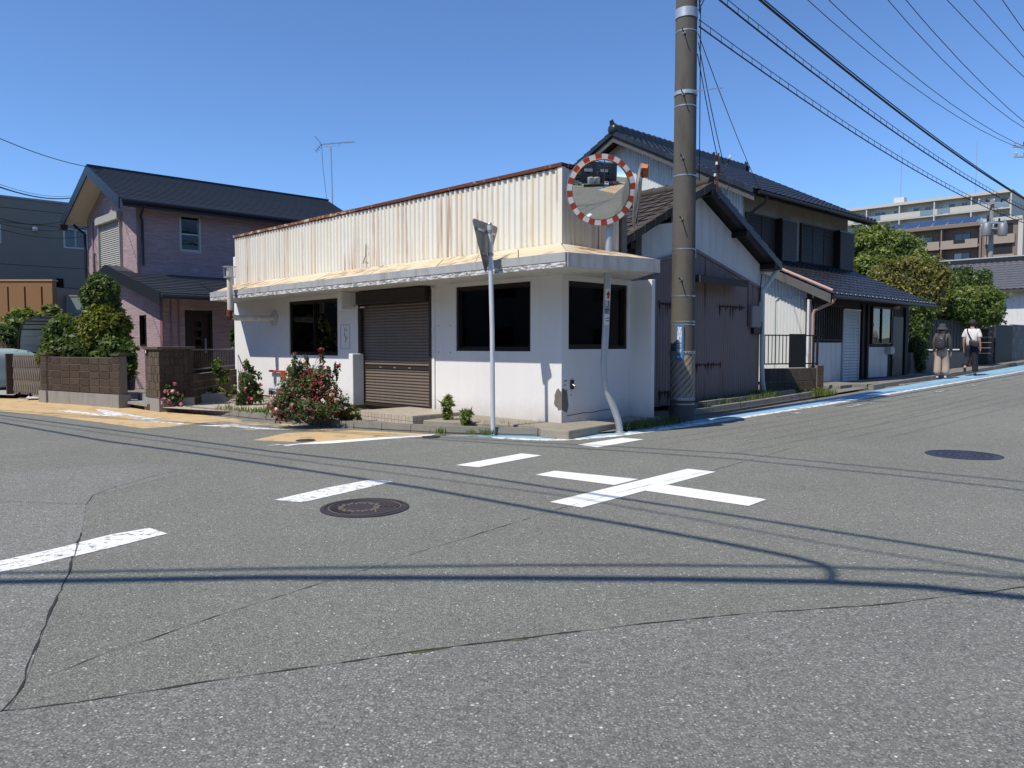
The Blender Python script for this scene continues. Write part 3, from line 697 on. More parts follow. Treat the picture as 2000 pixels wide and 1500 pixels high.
# concrete apron
ap = [G(*p, .10)[:2] for p in ((826, 824), (1046, 835), (1057, 841), (1111, 845), (1190, 831), (1288, 815))] + [FS.pt(2.0, -.1, 0)[:2], FS.pt(.5, -.3, 0)[:2], FL.pt(.3, -.3, 0)[:2], (FL.pt(ub - .03, -.2, 0)[:2])]
tag(MB().prism([(*p, .0) for p in ap], (0, 0, .132)).build('pavement', M['slab'], bevel=.015), kind='structure')

# water and gas stubs with red and blue marks behind the rose bush
for nm, m_, x0, x1, y0, y1 in (('red_pipe', 'red', 526, 556, 727, 723), ('red_valve', 'red', 549, 557, 742, 726), ('blue_pipe', 'plate_blue', 526, 549, 762, 759), ('pipe_stub', 'shutter_dark', 526, 531, 778, 762)):
    a = rect(FL, x0, x1, y1, y0, .12); MB().fb(FL, a[0], a[1], .10, .14, a[2], a[3]).build(nm, M[m_], shop, bevel=.006)
a = rect(FL, 531, 548, 727, 775, .06); MB().fb(FL, a[0], a[1], .0, .06, ZB, a[3]).build('white_board', M['white_refl'], shop)

# ------------------------------------------------------------------ utility pole
PX, PY = 2.91, 12.68
def prad(z): return .205 - .0042 * z
up = thing('utility_pole', 'thick grey concrete utility pole with step bolts and blue address plate at the kerb', 'utility pole', (PX, PY, 0))
MB().lathe([(0, -.2)] + [(prad(z), z) for z in np.linspace(-.2, 11.5, 14)] + [(0, 11.5)], (PX, PY, 0), 28).build('shaft', M['pole'], up, True)
def pz(py): return HCAM + (675 - py) / FPX * (PY - .2)
for py in (70, 212, 345, 487, 578, 628, 634, 711, 790):
    z = pz(py); r = prad(z) + .004; t = .011
    MB().lathe([(r - .01, z - t), (r, z - t), (r, z + t), (r - .01, z + t)], (PX, PY, 0), 24).build('wire_band', M['steel'], up, True)
for py, h in ((36, .075), (187, .03)):
    z = pz(py); r = prad(z) + .012
    MB().lathe([(r - .02, z - h), (r, z - h), (r, z + h), (r - .02, z + h)], (PX, PY, 0), 24).build('clamp_band', M['galv'], up, True)
MB().bar((PX + .1, PY - .19, pz(187)), (PX + .60, PY - .05, pz(176)), .015).build('bracket_arm', M['galv'], up)
for i, py in enumerate((-40, 77, 192, 313, 430, 547)):
    z = pz(py); a = Vector((-.40, -.92, 0)); p = Vector((PX, PY, z)) + a * prad(z)
    MB().tube([p - a * .02, p + a * .16, p + a * .17 + Vector((0, 0, .02))], .0105, 6).build('step_bolt', M['dark_frame'], up, True)
    MB().lathe([(0, 0), (.022, 0), (.022, .02), (0, .02)], p, 8, a).build('bolt_nut', M['steel'], up)
for i in range(10):                               # the other row of steps, on the far side
    z = 2.4 + i * 1.0; a = Vector((.40, .92, 0)); p = Vector((PX, PY, z)) + a * prad(z)
    MB().tube([p - a * .02, p + a * .16], .0105, 6).build('step_bolt', M['dark_frame'], up, True)
# old guard sheet with faded diagonal stripes
def sleeve(z0, z1, a0, a1, rr, n=16, m=6):
    mb = MB()
    for j in range(m + 1):
        z = z0 + (z1 - z0) * j / m
        for i in range(n + 1):
            a = a0 + (a1 - a0) * i / n; r = prad(z) + rr; mb.v.append((PX + r * math.cos(a), PY + r * math.sin(a), z))
    for j in range(m):
        for i in range(n): mb.f.append((j * (n + 1) + i, j * (n + 1) + i + 1, (j + 1) * (n + 1) + i + 1, (j + 1) * (n + 1) + i))
    return mb
b = NB('faded_stripe_sheet'); s3 = b.sep(); ang = b.math('ARCTAN2', b.math('SUBTRACT', s3[1], PY), b.math('SUBTRACT', s3[0], PX))
k = b.math('FRACT', b.math('ADD', b.math('MULTIPLY', s3[2], 8.5), b.math('MULTIPLY', ang, -1.9))); st = b.ramp(k, .48, .52)
wear = b.ramp(b.noise(9, 6, .75), .42, .6); cc = b.mix(st, (.30, .30, .28), (.19, .12, .055)); cc = b.mix(b.math('MULTIPLY', wear, .75), cc, (.27, .265, .25))
b.bump(b.noise(40, 5), .4, .01); stripe_m = b.out(cc, .7)
MB.build(sleeve(pz(779), pz(690), -PI, PI, .008, 40), 'guard_sheet', stripe_m, up, 'all')
for py in (688, 780):
    z = pz(py); r = prad(z) + .018
    MB().lathe([(r - .02, z - .02), (r, z - .02), (r, z + .02), (r - .02, z + .02)], (PX, PY, 0), 28).build('sheet_strap', M['galv'], up, True)
    for i in range(14):
        a = -PI + PI * (i + .5) / 14; MB().box((PX + (r + .001) * math.cos(a), PY + (r + .001) * math.sin(a), z), (.014, .014, .014), a).build('strap_hole', M['black'], up)
# blue address plate with its white lettering, curved round the shaft
a0 = math.atan2(-.90, -.435) - .32; a1 = a0 + .62
pl = MB.build(sleeve(pz(704), pz(634), a0, a1, .022, 8), 'address_plate', M['plate_blue'], up, 'all')
tx = text_mesh('草間町字平東', .088, True)
def wrap(me, zc, ac, rr, sx=1.0):
    for v in me.vertices:
        z = zc + v.co.y; r = prad(z) + rr; a = ac + v.co.x * sx / r; v.co = (PX + r * math.cos(a), PY + r * math.sin(a), z)
    return me
ac = (a0 + a1) / 2
link('lettering', wrap(tx, pz(665), ac, .026, .95), M['print_white'], pl)
link('lettering', wrap(text_mesh('15-1', .05), pz(697.5), ac, .026), M['print_white'], pl)
sm2 = sleeve(pz(503), pz(470), -.55, -.35, .012, 3, 2); MB.build(sm2, 'tag_plate', plain('pale_green_plate', (.5, .56, .5), .5), up)
# pole-top equipment, above the picture but casting its shadow on the street
ct = 'crossarm'
for z, l in ((10.9, 1.8), (10.2, 1.5), (8.6, 1.1)):
    MB().box((PX + .25 * N2[0], PY + .25 * N2[1], z), (.08, l, .08), math.atan2(N2[1], N2[0]) + PI / 2 + PI / 2).build(ct, M['galv'], up)
for s in (-1, 1):
    c = (PX + .42 * N2[0] + s * .32 * V[0], PY + .42 * N2[1] + s * .32 * V[1], 8.9)
    MB().lathe([(0, 0), (.24, 0), (.26, .05), (.26, .65), (.2, .72), (0, .74)], c, 16).build('transformer', M['grey_trim'], up, True)
MB().tube([(PX + .15, PY - .1, 7.35), (PX + .6, PY - .35, 7.6), (PX + 1.25, PY - .55, 7.45)], [.06, .09, .02], 8).build('cable_closure', M['black'], up, True)
for k in range(4):
    pts = [(PX + .12 + .03 * k, PY - .16, 8.3), (PX + .30 + .05 * k, PY - .2, 7.55 - .06 * k), (PX + .16, PY - .18, 7.05 - .08 * k), (PX + .19, PY - .17, 6.75)]
    MB().tube(pts, .010, 6).build('slack_loop', M['wire'], up, True)

# ------------------------------------------------------------------ bent traffic mirror post with two round mirrors
MY = 10.96
mp = thing('traffic_mirror', 'grey bent post carrying two round convex mirrors with red and white rims', 'traffic mirror', (1.60, MY, 0))
pth = [D(x, y, MY) for x, y in ((1211, 849), (1210, 838), (1207, 820), (1199, 797), (1189, 772), (1183, 752), (1180, 730), (1179.5, 712), (1181, 680), (1183, 640), (1186, 560), (1189, 480), (1191, 425), (1192, 360))]
MB().tube(pth, .052, 16).build('post', M['galv'], mp, True)
MB().lathe([(.055, 0), (.075, .0), (.075, .012), (.055, .02)], (pth[0][0], pth[0][1], .012), 16).build('ground_collar', M['galv'], mp, True)
def mirror(c, nrm, R, name, dep=1.0):
    nrm = Vector(nrm).normalized(); c = Vector(c); n = 60
    y = Vector((0, 0, 1)); y = (y - nrm * y.dot(nrm)).normalized(); x = y.cross(nrm)
    def ringpt(r, a, h): return c + x * (r * math.cos(a)) + y * (r * math.sin(a)) + nrm * h
    head = MB(); pr = [(R * .40, -.14 * dep), (R * .85, -.09 * dep), (R, -.035 * dep), (R, .012), (R * .84, .014)]
    for r, h in pr:
        for k in range(n): head.v.append(tuple(ringpt(r, 2 * PI * k / n, h)))
    for i in range(len(pr) - 1):
        for k in range(n): head.f.append((i * n + k, i * n + (k + 1) % n, (i + 1) * n + (k + 1) % n, (i + 1) * n + k))
    head.f.append(tuple(range(n))); hd = head.build(name, M['sign_back'], mp, True)
    Ri = R * .83; m2 = MB(); rc = 2.0                # convex mirror face, radius of curvature 2.0 m
    rings = 14; h0 = .004
    for i in range(rings + 1):
        r = Ri * i / rings; h = h0 + math.sqrt(rc * rc - r * r) - math.sqrt(rc * rc - Ri * Ri)
        if i == 0: m2.v.append(tuple(ringpt(0, 0, h)))
        else:
            for k in range(n): m2.v.append(tuple(ringpt(r, 2 * PI * k / n, h)))
    for k in range(n): m2.f.append((0, 1 + k, 1 + (k + 1) % n))
    for i in range(1, rings):
        for k in range(n): m2.f.append((1 + (i - 1) * n + k, 1 + i * n + k, 1 + i * n + (k + 1) % n, 1 + (i - 1) * n + (k + 1) % n))
    m2.build('mirror_face', M['mirror'], hd, 'all')
    ns = 32                                          # rim reflectors, red and white in turn
    for k in range(ns):
        q = MB(); a0 = 2 * PI * k / ns + .04; a1 = 2 * PI * (k + 1) / ns + .04; A = [a0, (a0 + a1) / 2, a1]
        for r, h in ((R * .845, .018), (R * .99, .016)):
            for a in A: q.v.append(tuple(ringpt(r, a, h)))
        q.f += [(0, 1, 4, 3), (1, 2, 5, 4)]; q.build('rim_reflector', M['red'] if k % 2 == 0 else M['white_refl'], hd, norm=False)
    hood = MB(); hn = 24                             # small visor over the top edge
    for i, (r, h) in enumerate(((R * .985, .012), (R * .95, .10), (R * .965, .10), (R * 1.0, .012))):
        for k in range(hn + 1): hood.v.append(tuple(ringpt(r, PI / 2 + (k / hn - .5) * 1.5 * (1 if i in (0, 3) else .9), h)))
    for i in range(3):
        for k in range(hn): hood.f.append((i * (hn + 1) + k, i * (hn + 1) + k + 1, (i + 1) * (hn + 1) + k + 1, (i + 1) * (hn + 1) + k))
    return hd, hood
c1 = D(1174, 371, MY - .22); hd, hood = mirror(c1, (.10, -1, -.22), .50, 'mirror_head')
mb = MB()                                            # inner orange lip of the front mirror
nn = Vector((.10, -1, -.22)).normalized(); yy = (Vector((0, 0, 1)) - nn * nn.z).normalized(); xx = yy.cross(nn)
for r, h in ((.415, .014), (.425, .03), (.43, .018)):
    for k in range(31):
        a = PI * .12 + PI * .76 * k / 30; mb.v.append(tuple(Vector(c1) + xx * (r * math.cos(a)) + yy * (r * math.sin(a)) + nn * h))
for i in range(2):
    for k in range(30): mb.f.append((i * 31 + k, i * 31 + k + 1, (i + 1) * 31 + k + 1, (i + 1) * 31 + k))
mb.build('lip', M['orange'], hd)
c2 = D(1246, 384, MY + .05); hd2, hood2 = mirror(c2, (.972, -.20, -.115), .47, 'mirror_head', .35); hood2.build('visor', M['orange'], hd2)
for c in (c1, c2):
    MB().tube([tuple(Vector(c) + Vector((0, .10 if c is c1 else 0, 0))), (pth[-2][0], MY, c[2])], .028, 8).build('mounting_arm', M['galv'], mp, True)
# printed warning on the post
def post_at(z):
    for a, b in zip(pth, pth[1:]):
        if a[2] <= z <= b[2]:
            t = (z - a[2]) / (b[2] - a[2]); return a[0] + (b[0] - a[0]) * t
    return pth[-1][0]
def onpost(me, zc, off, name, m):
    bm = bmesh.new(); bm.from_mesh(me); bmesh.ops.triangulate(bm, faces=bm.faces)
    for _ in range(3): bmesh.ops.subdivide_edges(bm, edges=[e for e in bm.edges if e.calc_length() > .012], cuts=1); bmesh.ops.triangulate(bm, faces=bm.faces)
    bm.to_mesh(me); bm.free()
    for v in me.vertices:
        z = zc + v.co.y; a = -PI / 2 + off + v.co.x / .055; v.co = (post_at(z) + .055 * math.cos(a), MY + .055 * math.sin(a), z)
    return link(name, me, m, mp)
zp = lambda py: HCAM + (675 - py) / FPX * MY
sleeve_s = MB()
for j in range(8):
    z = zp(635) + (zp(565) - zp(635)) * j / 7
    for i in range(13): a = -PI / 2 - .6 + 1.5 * i / 12; sleeve_s.v.append((post_at(z) + .0528 * math.cos(a), MY + .0528 * math.sin(a), z))
for j in range(7):
    for i in range(12): sleeve_s.f.append((j * 13 + i, j * 13 + i + 1, (j + 1) * 13 + i + 1, (j + 1) * 13 + i))
sleeve_s.build('warning_sticker', M['white_refl'], mp, 'all')
onpost(text_mesh('注', .105), zp(595), .15, 'lettering', M['print_black']); onpost(text_mesh('意', .105), zp(608.5), .15, 'lettering', M['print_black'])
me = bpy.data.meshes.new('red_arrow'); me.from_pydata([(-.012, -.055, 0), (.02, -.055, 0), (.02, .0, 0), (.04, .0, 0), (.004, .06, 0), (-.032, .0, 0), (-.012, .0, 0)], [], [(0, 1, 2, 6), (2, 3, 4), (4, 5, 6), (2, 4, 6)])
onpost(me, zp(577), .2, 'red_arrow', M['print_red'])
for k in range(2):
    me = bpy.data.meshes.new('small_print'); me.from_pydata([(-.03, -.006, 0), (.03, -.006, 0), (.03, .006, 0), (-.03, .006, 0)], [], [(0, 1, 2, 3)])
    onpost(me, zp(622 + 5 * k), .3, 'small_print', M['print_black'])

# ------------------------------------------------------------------ triangular sign seen from behind
SX, SY = G(963, 851)[:2]
sg = thing('stop_sign', 'inverted triangular road sign on slim pale pole, seen from its grey back', 'road sign', (SX, SY, 0))
ztop = HCAM + (675 - 441) / FPX * SY
MB().tube([(SX, SY, -.05), (SX - .01, SY, 1.5), (SX - .045, SY, ztop)], .034, 14).build('pole', M['pale_pole'], sg, True)
MB().lathe([(0.0, .03), (.025, .028), (.037, .012), (.038, 0)], (SX - .045, SY, ztop - .005), 14).build('pole_cap', M['steel'], sg, True)
dv = Vector((.39, .92, 0)).normalized(); nv = Vector((.92, -.39, 0)); cc = Vector((SX - .055, SY, 0)) - nv * .055
tri = [(-.44, ztop + .03), (.44, ztop + .03), (0, ztop - .70)]
def rtri(s, rad=.05):
    out = []
    P = [Vector((a * s, (z - (ztop - .21)) * s + ztop - .21)) for a, z in tri]
    for i in range(3):
        p = P[i]; a = (P[i - 1] - p).normalized(); b = (P[(i + 1) % 3] - p).normalized()
        for t in (0, .33, .66, 1): q = p + a * rad * 1.6 * (1 - t) ** 2 + b * rad * 1.6 * t ** 2; out.append(q)
    return [tuple(cc + dv * q.x + Vector((0, 0, q.y))) for q in out]
MB().prism(rtri(1.0), tuple(nv * .004)).build('sign_plate', M['sign_back'], sg)
MB().prism([tuple(Vector(p) - nv * .003) for p in rtri(.995)], tuple(nv * .002)).build('sign_face', M['red'], sg)
for z in (ztop - .10, ztop - .42):
    hw = .30 if z > ztop - .2 else .13
    MB().bar(cc + dv * -hw + nv * .015 + Vector((0, 0, z)), cc + dv * hw + nv * .015 + Vector((0, 0, z)), .02, .035).build('back_rail', M['galv'], sg)
    MB().lathe([(.036, -.02), (.042, -.02), (.042, .02), (.036, .02)], (SX - .03 - .012 * (z > ztop - .2), SY, z), 14).build('pole_clamp', M['steel'], sg, True)

# ------------------------------------------------------------------ plants: helpers
def leaf_mesh(name, blobs, n, size, m, parent=None, elong=1.7, shell=.55, up=.35, seed=1, droop=0.0, tight=1.0):
    """a cloud of single leaves filling a set of ellipsoids (centre, radii); leaves gather in clumps"""
    r = np.random.RandomState(seed); vol = np.array([b[1][0] * b[1][1] * b[1][2] for b in blobs]) ** .75; cnt = r.multinomial(n, vol / vol.sum()); P = []; N = []
    for (c, rad), k in zip(blobs, cnt):
        c = np.array(c); rad = np.array(rad)
        nc = max(6, k // 34); d = r.normal(size=(nc, 3)); d /= np.linalg.norm(d, axis=1)[:, None]
        t = shell + (1.04 - shell) * r.rand(nc) ** .7; cl = d * t[:, None] * (1 + .14 * tight * r.normal(size=(nc, 1)))
        pick = r.randint(0, nc, k); q = cl[pick] + r.normal(size=(k, 3)) * (.13 + .05 * r.rand(k, 1)) * tight
        P.append(c + q * rad); dd = q / (np.linalg.norm(q, axis=1)[:, None] + 1e-6); N.append(dd)
    P = np.concatenate(P); N = np.concatenate(N); k = len(P)
    nv = N * .8 + r.normal(size=(k, 3)) * .75 + np.array([0, 0, up]); nv /= np.linalg.norm(nv, axis=1)[:, None]
    a = r.normal(size=(k, 3)) + np.array([0, 0, -droop]); a -= nv * (a * nv).sum(1)[:, None]; a /= np.linalg.norm(a, axis=1)[:, None]; b = np.cross(nv, a)
    s = size * (.6 + .8 * r.rand(k, 1)); la = a * s * elong * .5; lb = b * s * .5
    vs = np.stack([P - la, P + lb * .95 - la * .1 + nv * s * .08, P + la, P - lb * .95 - la * .1 + nv * s * .08], 1).reshape(-1, 3)
    me = bpy.data.meshes.new(name); me.vertices.add(4 * k); me.vertices.foreach_set('co', vs.ravel().astype(np.float32))
    me.loops.add(4 * k); me.loops.foreach_set('vertex_index', np.arange(4 * k, dtype=np.int32)); me.polygons.add(k)
    me.polygons.foreach_set('loop_start', np.arange(0, 4 * k, 4, dtype=np.int32)); me.polygons.foreach_set('loop_total', np.full(k, 4, dtype=np.int32))
    me.update(); me.validate()
    return link(name, me, m, parent)
def limbs(c, blobs, r0, m, parent, seed=3, name='trunk'):
    rr = random.Random(seed); mb = MB(); c = Vector(c); top = max(b[0][2] for b in blobs)
    j = Vector((c.x, c.y, c.z + (top - c.z) * .35)); mb.tube([c - Vector((0, 0, .1)), c.lerp(j, .5) + Vector((rr.uniform(-.05, .05), rr.uniform(-.05, .05), 0)), j], [r0, r0 * .8, r0 * .65], 8)
    for b in blobs:
        e = Vector(b[0]); mid = j.lerp(e, .5) + Vector((rr.uniform(-.12, .12), rr.uniform(-.12, .12), rr.uniform(0, .12)))
        mb.tube([j, mid, e], [r0 * .5, r0 * .35, r0 * .12], 6)
        for _ in range(4):
            t = e + Vector((rr.uniform(-1, 1) * b[1][0], rr.uniform(-1, 1) * b[1][1], rr.uniform(-.4, .9) * b[1][2])) * .75
            mb.tube([mid, mid.lerp(t, .5) + Vector((0, 0, .04)), t], [r0 * .25, r0 * .16, r0 * .05], 5)
    return mb.build(name, m, parent, True)
M['bark'] = plain('bark', (.09, .065, .045), .9, var=.35, nsc=18, bump=.6)
M['leaf_dark'] = m_leaf('leaf_dark', (.048, .085, .022), (.18, .24, .055))
M['leaf_mid'] = m_leaf('leaf_mid', (.085, .135, .030), (.28, .32, .070))
M['leaf_shrub'] = m_leaf('leaf_shrub', (.050, .088, .022), (.17, .22, .05))
M['leaf_yellow'] = m_leaf('leaf_conifer', (.10, .12, .015), (.30, .32, .045))
M['leaf_rose'] = m_leaf('leaf_rose', (.060, .098, .036), (.15, .20, .065))
M['leaf_weed'] = m_leaf('leaf_weed', (.10, .15, .035), (.24, .28, .07))
M['leaf_olive'] = m_leaf('leaf_olive', (.108, .118, .030), (.33, .29, .080))
M['petal_red'] = m_leaf('petal_red', (.42, .045, .075), (.58, .15, .19), .25)
M['petal_pink'] = m_leaf('petal_pink', (.62, .22, .34), (.75, .45, .52), .25)
M['petal_pale'] = m_leaf('petal_pale', (.70, .50, .47), (.80, .68, .62), .25)
M['dry'] = m_leaf('dry_grass', (.22, .16, .08), (.36, .28, .15), .2)
def P3(px, py, Y): return D(px, py, Y)
def blob_px(x, y, Y, rx, rz, ry=None):
    k = Y / FPX; return (D(x, y, Y), (rx * k, (ry if ry else rx) * k, rz * k))
def shrub(name, label, cat, blobs, base, n, size, m, group=None, r0=.04, **kw):
    t = thing(name, label, cat, base, group); limbs(base, blobs, r0, M['bark'], t)
    leaf_mesh('foliage', blobs, n, size, m, t, **kw); return t
def flowers(parent, blobs, n, size, m, seed=1, name='flowers', per=9):
    r = np.random.RandomState(seed); c = []
    for i in range(n):
        b = blobs[r.randint(len(blobs))]; d = r.normal(size=3); d[1] -= .5; d /= np.linalg.norm(d); p = np.array(b[0]) + d * np.array(b[1]) * (.85 + .25 * r.rand()); c.append(((p[0], p[1], p[2]), (size * .5,) * 3))
    return tag(leaf_mesh(name, c, n * per, size * .8, m, parent, 1.1, .3, .6, seed), kind='stuff')
def grass(name, label, pts, n, h, m, seed=1, spread=.1, parent=None, lean=.35, wd=.012):
    """tufts of blades at ground points"""
    r = np.random.RandomState(seed); vs = []; fs = []
    for i in range(n):
        p = pts[r.randint(len(pts))]; x = p[0] + r.normal() * spread; y = p[1] + r.normal() * spread; z = p[2]; hh = h * (.4 + .9 * r.rand()); a = r.rand() * 6.28; l = hh * lean * r.rand() * 2; w = wd * (.6 + .8 * r.rand())
        dx, dy = math.cos(a), math.sin(a); b = len(vs)
        vs += [(x - dy * w / 2, y + dx * w / 2, z), (x + dy * w / 2, y - dx * w / 2, z), (x + dx * l * .35 + dy * w * .4, y + dy * l * .35 - dx * w * .4, z + hh * .6), (x + dx * l * .35 - dy * w * .4, y + dy * l * .35 + dx * w * .4, z + hh * .6), (x + dx * l, y + dy * l, z + hh)]
        fs += [(b, b + 1, b + 2, b + 3), (b + 3, b + 2, b + 4)]
    me = bpy.data.meshes.new(name); me.from_pydata(vs, [], fs); o = link(name, me, m, parent)
    return tag(o, label, 'weeds' if label else None, kind='stuff') if label else tag(o, kind='stuff')

# ------------------------------------------------------------------ pink two-storey house
M['pink'] = m_siding('pink_siding', (.35, .262, .272))
M['navy'] = plain('blue_black_trim', (.012, .016, .021), .4, var=.15)
M['slate'] = plain('dark_slate', (.046, .053, .063), .55, var=.3, nsc=25, rnd=.25)
M['cream'] = plain('cream_soffit', (.55, .47, .36), .8, var=.08)
M['alu'] = plain('aluminium_frame', (.42, .40, .36), .35, metal=.4, var=.08)
M['alu_grey'] = plain('grey_shutter', (.36, .36, .33), .5, var=.06, dirt=.2)
M['door_brown'] = plain('red_brown_door', (.030, .014, .010), .5, var=.25)
M['curtain'] = plain('lace_curtain', (.55, .57, .58), .9, var=.15, nsc=20)
Q = (-10.5, 21.0)
def at(o, u, v, z): return (o[0] + UL[0] * u + V[0] * v, o[1] + UL[1] * u + V[1] * v, z)
FG = Fr(Q, UL, N1); FW = Fr(Q, V, N2)
ph = thing('pink_house', 'two-storey house with mauve-pink siding and blue-black gabled slate roof', 'house', (Q[0], Q[1], .1))
ow = rect(FW, 350, 393, 420, 492); ogs = rect(FG, 197, 240, 438, 524)
GW = 4.23; HL = 7.1
wall('wall', FW, 0, HL, .1, 5.40, .15, [ow], M['pink'], ph)
wall('wall', FG, .003, GW, .1, 5.35, .15, [ogs], M['pink'], ph)
sl_ = (6.55 - 5.27) / 2.6
zg = lambda u: 5.27 + sl_ * (u + .5) - .12 if u < 2.1 else 6.55 - sl_ * (u - 2.1) - .12
MB().prism([FG.pt(0, -.15, 5.35), FG.pt(GW, -.15, 5.35), FG.pt(GW, -.15, zg(GW)), FG.pt(2.1, -.15, zg(2.1)), FG.pt(0, -.15, zg(0))], (N1[0] * .149, N1[1] * .149, 0)).build('gable', M['pink'], ph)
MB().fb(Fr(at(Q, GW, 0, 0)[:2], V, N2), 0, HL, -.15, 0, .1, 5.3).build('wall', M['pink'], ph)
window(FW, ow, ph, M['alu'], M['glass_dark'], 1, -.05, .045)
zm = (ow[2] + ow[3]) / 2 - .05; MB().fb(FW, ow[0] + .05, ow[1] - .05, -.07, -.03, zm, zm + .04).build('meeting_rail', M['alu'], ph)
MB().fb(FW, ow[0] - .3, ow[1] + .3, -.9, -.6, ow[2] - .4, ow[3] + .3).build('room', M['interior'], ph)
# window with closed roller shutter in the gable
ws = MB().fb(FG, ogs[0] - .04, ogs[0], -.02, .09, ogs[2], ogs[3] + .05).fb(FG, ogs[1], ogs[1] + .04, -.02, .09, ogs[2], ogs[3] + .05).fb(FG, ogs[0] - .06, ogs[1] + .06, -.02, .16, ogs[3] + .05, ogs[3] + .27).build('shutter_window', M['alu_grey'], ph, bevel=.006)
for k in range(22):
    h = (ogs[3] + .05 - ogs[2]) / 22; z = ogs[2] + k * h
    MB().hexa([FG.pt(ogs[0], .0, z), FG.pt(ogs[1], .0, z), FG.pt(ogs[1], .035, z + .004), FG.pt(ogs[0], .035, z + .004), FG.pt(ogs[0], .0, z + h), FG.pt(ogs[1], .0, z + h), FG.pt(ogs[1], .012, z + h - .002), FG.pt(ogs[0], .012, z + h - .002)]).build('shutter_slat', M['alu_grey'], ws)
# main roof: courses of slate on both slopes, barge boards, gutters
def slope(parent, O, u0, z0, u1, z1, v0, v1, n, m, th=.03, nm='slate_course'):
    """courses from eave (u0,z0) up to the ridge (u1,z1)"""
    for k in range(n):
        a, b = k / n, (k + 1) / n + .25 / n; b = min(b, 1)
        ua, ub = u0 + (u1 - u0) * a, u0 + (u1 - u0) * b; za, zb = z0 + (z1 - z0) * a, z0 + (z1 - z0) * b
        MB().hexa([at(O, ua, v0, za), at(O, ua, v1, za), at(O, ub, v1, zb - .004), at(O, ub, v0, zb - .004), at(O, ua, v0, za + th), at(O, ua, v1, za + th), at(O, ub, v1, zb + .004), at(O, ub, v0, zb + .004)]).build(nm, m, parent)
VF, VB = -.62, 7.15
rf = MB().hexa([at(Q, -.5, VF + .03, 5.17), at(Q, -.5, VB, 5.17), at(Q, 2.1, VB, 6.45), at(Q, 2.1, VF + .03, 6.45), at(Q, -.5, VF + .03, 5.27), at(Q, -.5, VB, 5.27), at(Q, 2.1, VB, 6.55), at(Q, 2.1, VF + .03, 6.55)])
rf.hexa([at(Q, 4.7, VF + .03, 5.17), at(Q, 4.7, VB, 5.17), at(Q, 2.1, VB, 6.45), at(Q, 2.1, VF + .03, 6.45), at(Q, 4.7, VF + .03, 5.27), at(Q, 4.7, VB, 5.27), at(Q, 2.1, VB, 6.55), at(Q, 2.1, VF + .03, 6.55)])
rfo = rf.build('roof', M['cream'], ph)
slope(rfo, Q, -.5, 5.275, 2.1, 6.555, VF + .03, VB, 22, M['slate'], .034)
MB().hexa([at(Q, 4.7, VF + .03, 5.28), at(Q, 4.7, VB, 5.28), at(Q, 2.1, VB, 6.56), at(Q, 2.1, VF + .03, 6.56), at(Q, 4.7, VF + .03, 5.3), at(Q, 4.7, VB, 5.3), at(Q, 2.1, VB, 6.58), at(Q, 2.1, VF + .03, 6.58)]).build('slate_slope', M['slate'], rfo)
MB().bar(at(Q, 2.1, VF, 6.575), at(Q, 2.1, VB + .03, 6.575), .16, .05).build('ridge_cap', M['navy'], rfo)
def barge(O, u0, z0, u1, z1, v, h, parent, m, th=.035):
    MB().hexa([at(O, u0, v, z0 - h), at(O, u1, v, z1 - h), at(O, u1, v + th, z1 - h), at(O, u0, v + th, z0 - h), at(O, u0, v, z0), at(O, u1, v, z1), at(O, u1, v + th, z1), at(O, u0, v + th, z0)]).build('barge_board', m, parent)
barge(Q, -.52, 5.30, 2.1, 6.59, VF - .01, .31, rfo, M['navy']); barge(Q, 4.75, 5.29, 2.1, 6.59, VF - .01, .31, rfo, M['navy'])
MB().tube([at(Q, -.58, VF + .05, 5.22), at(Q, -.58, VB, 5.22)], .06, 8).build('gutter', M['navy'], rfo, True)
MB().hexa([at(Q, -.5, VF + .1, 5.08), at(Q, -.5, VB, 5.08), at(Q, -.47, VB, 5.08), at(Q, -.47, VF + .1, 5.08), at(Q, -.5, VF + .1, 5.2), at(Q, -.5, VB, 5.2), at(Q, -.47, VB, 5.2), at(Q, -.47, VF + .1, 5.2)]).build('fascia', M['navy'], rfo)
# drainpipes
def pipe(parent, pts, r, m, name='drainpipe'): return MB().tube(pts, r, 8).build(name, m, parent, True)
pipe(ph, [at(Q, -.55, .0, 5.18), at(Q, -.5, -.02, 5.08), at(Q, -.10, .06, 4.92), at(Q, -.09, .10, 4.80), at(Q, -.09, .10, 3.55)], .035, M['navy'])
pipe(ph, [at(Q, 4.6, -.3, 5.15), at(Q, 4.45, -.2, 5.0), at(Q, 4.3, -.08, 4.85), at(Q, 4.3, -.08, .4)], .04, M['navy'])
pipe(ph, [FG.pt(3.75, .03, 5.2), FG.pt(3.75, .04, .6)], .022, plain('pink_conduit', (.36, .25, .27), .6), 'conduit')
pipe(ph, [FG.pt(3.62, .05, 4.25), FG.pt(3.52, .05, 4.15), FG.pt(3.52, .05, 3.3)], .018, M['navy'], 'conduit')
MB().fb(FG, 4.35, 4.6, .55, .75, 4.95, 5.1).build('cable_bracket', M['black'], ph)
# corner trim board
MB().fb(FG, -.035, .03, -.03, .035, .12, 5.3).build('corner_trim', plain('mauve_trim', (.25, .19, .18), .6), ph)
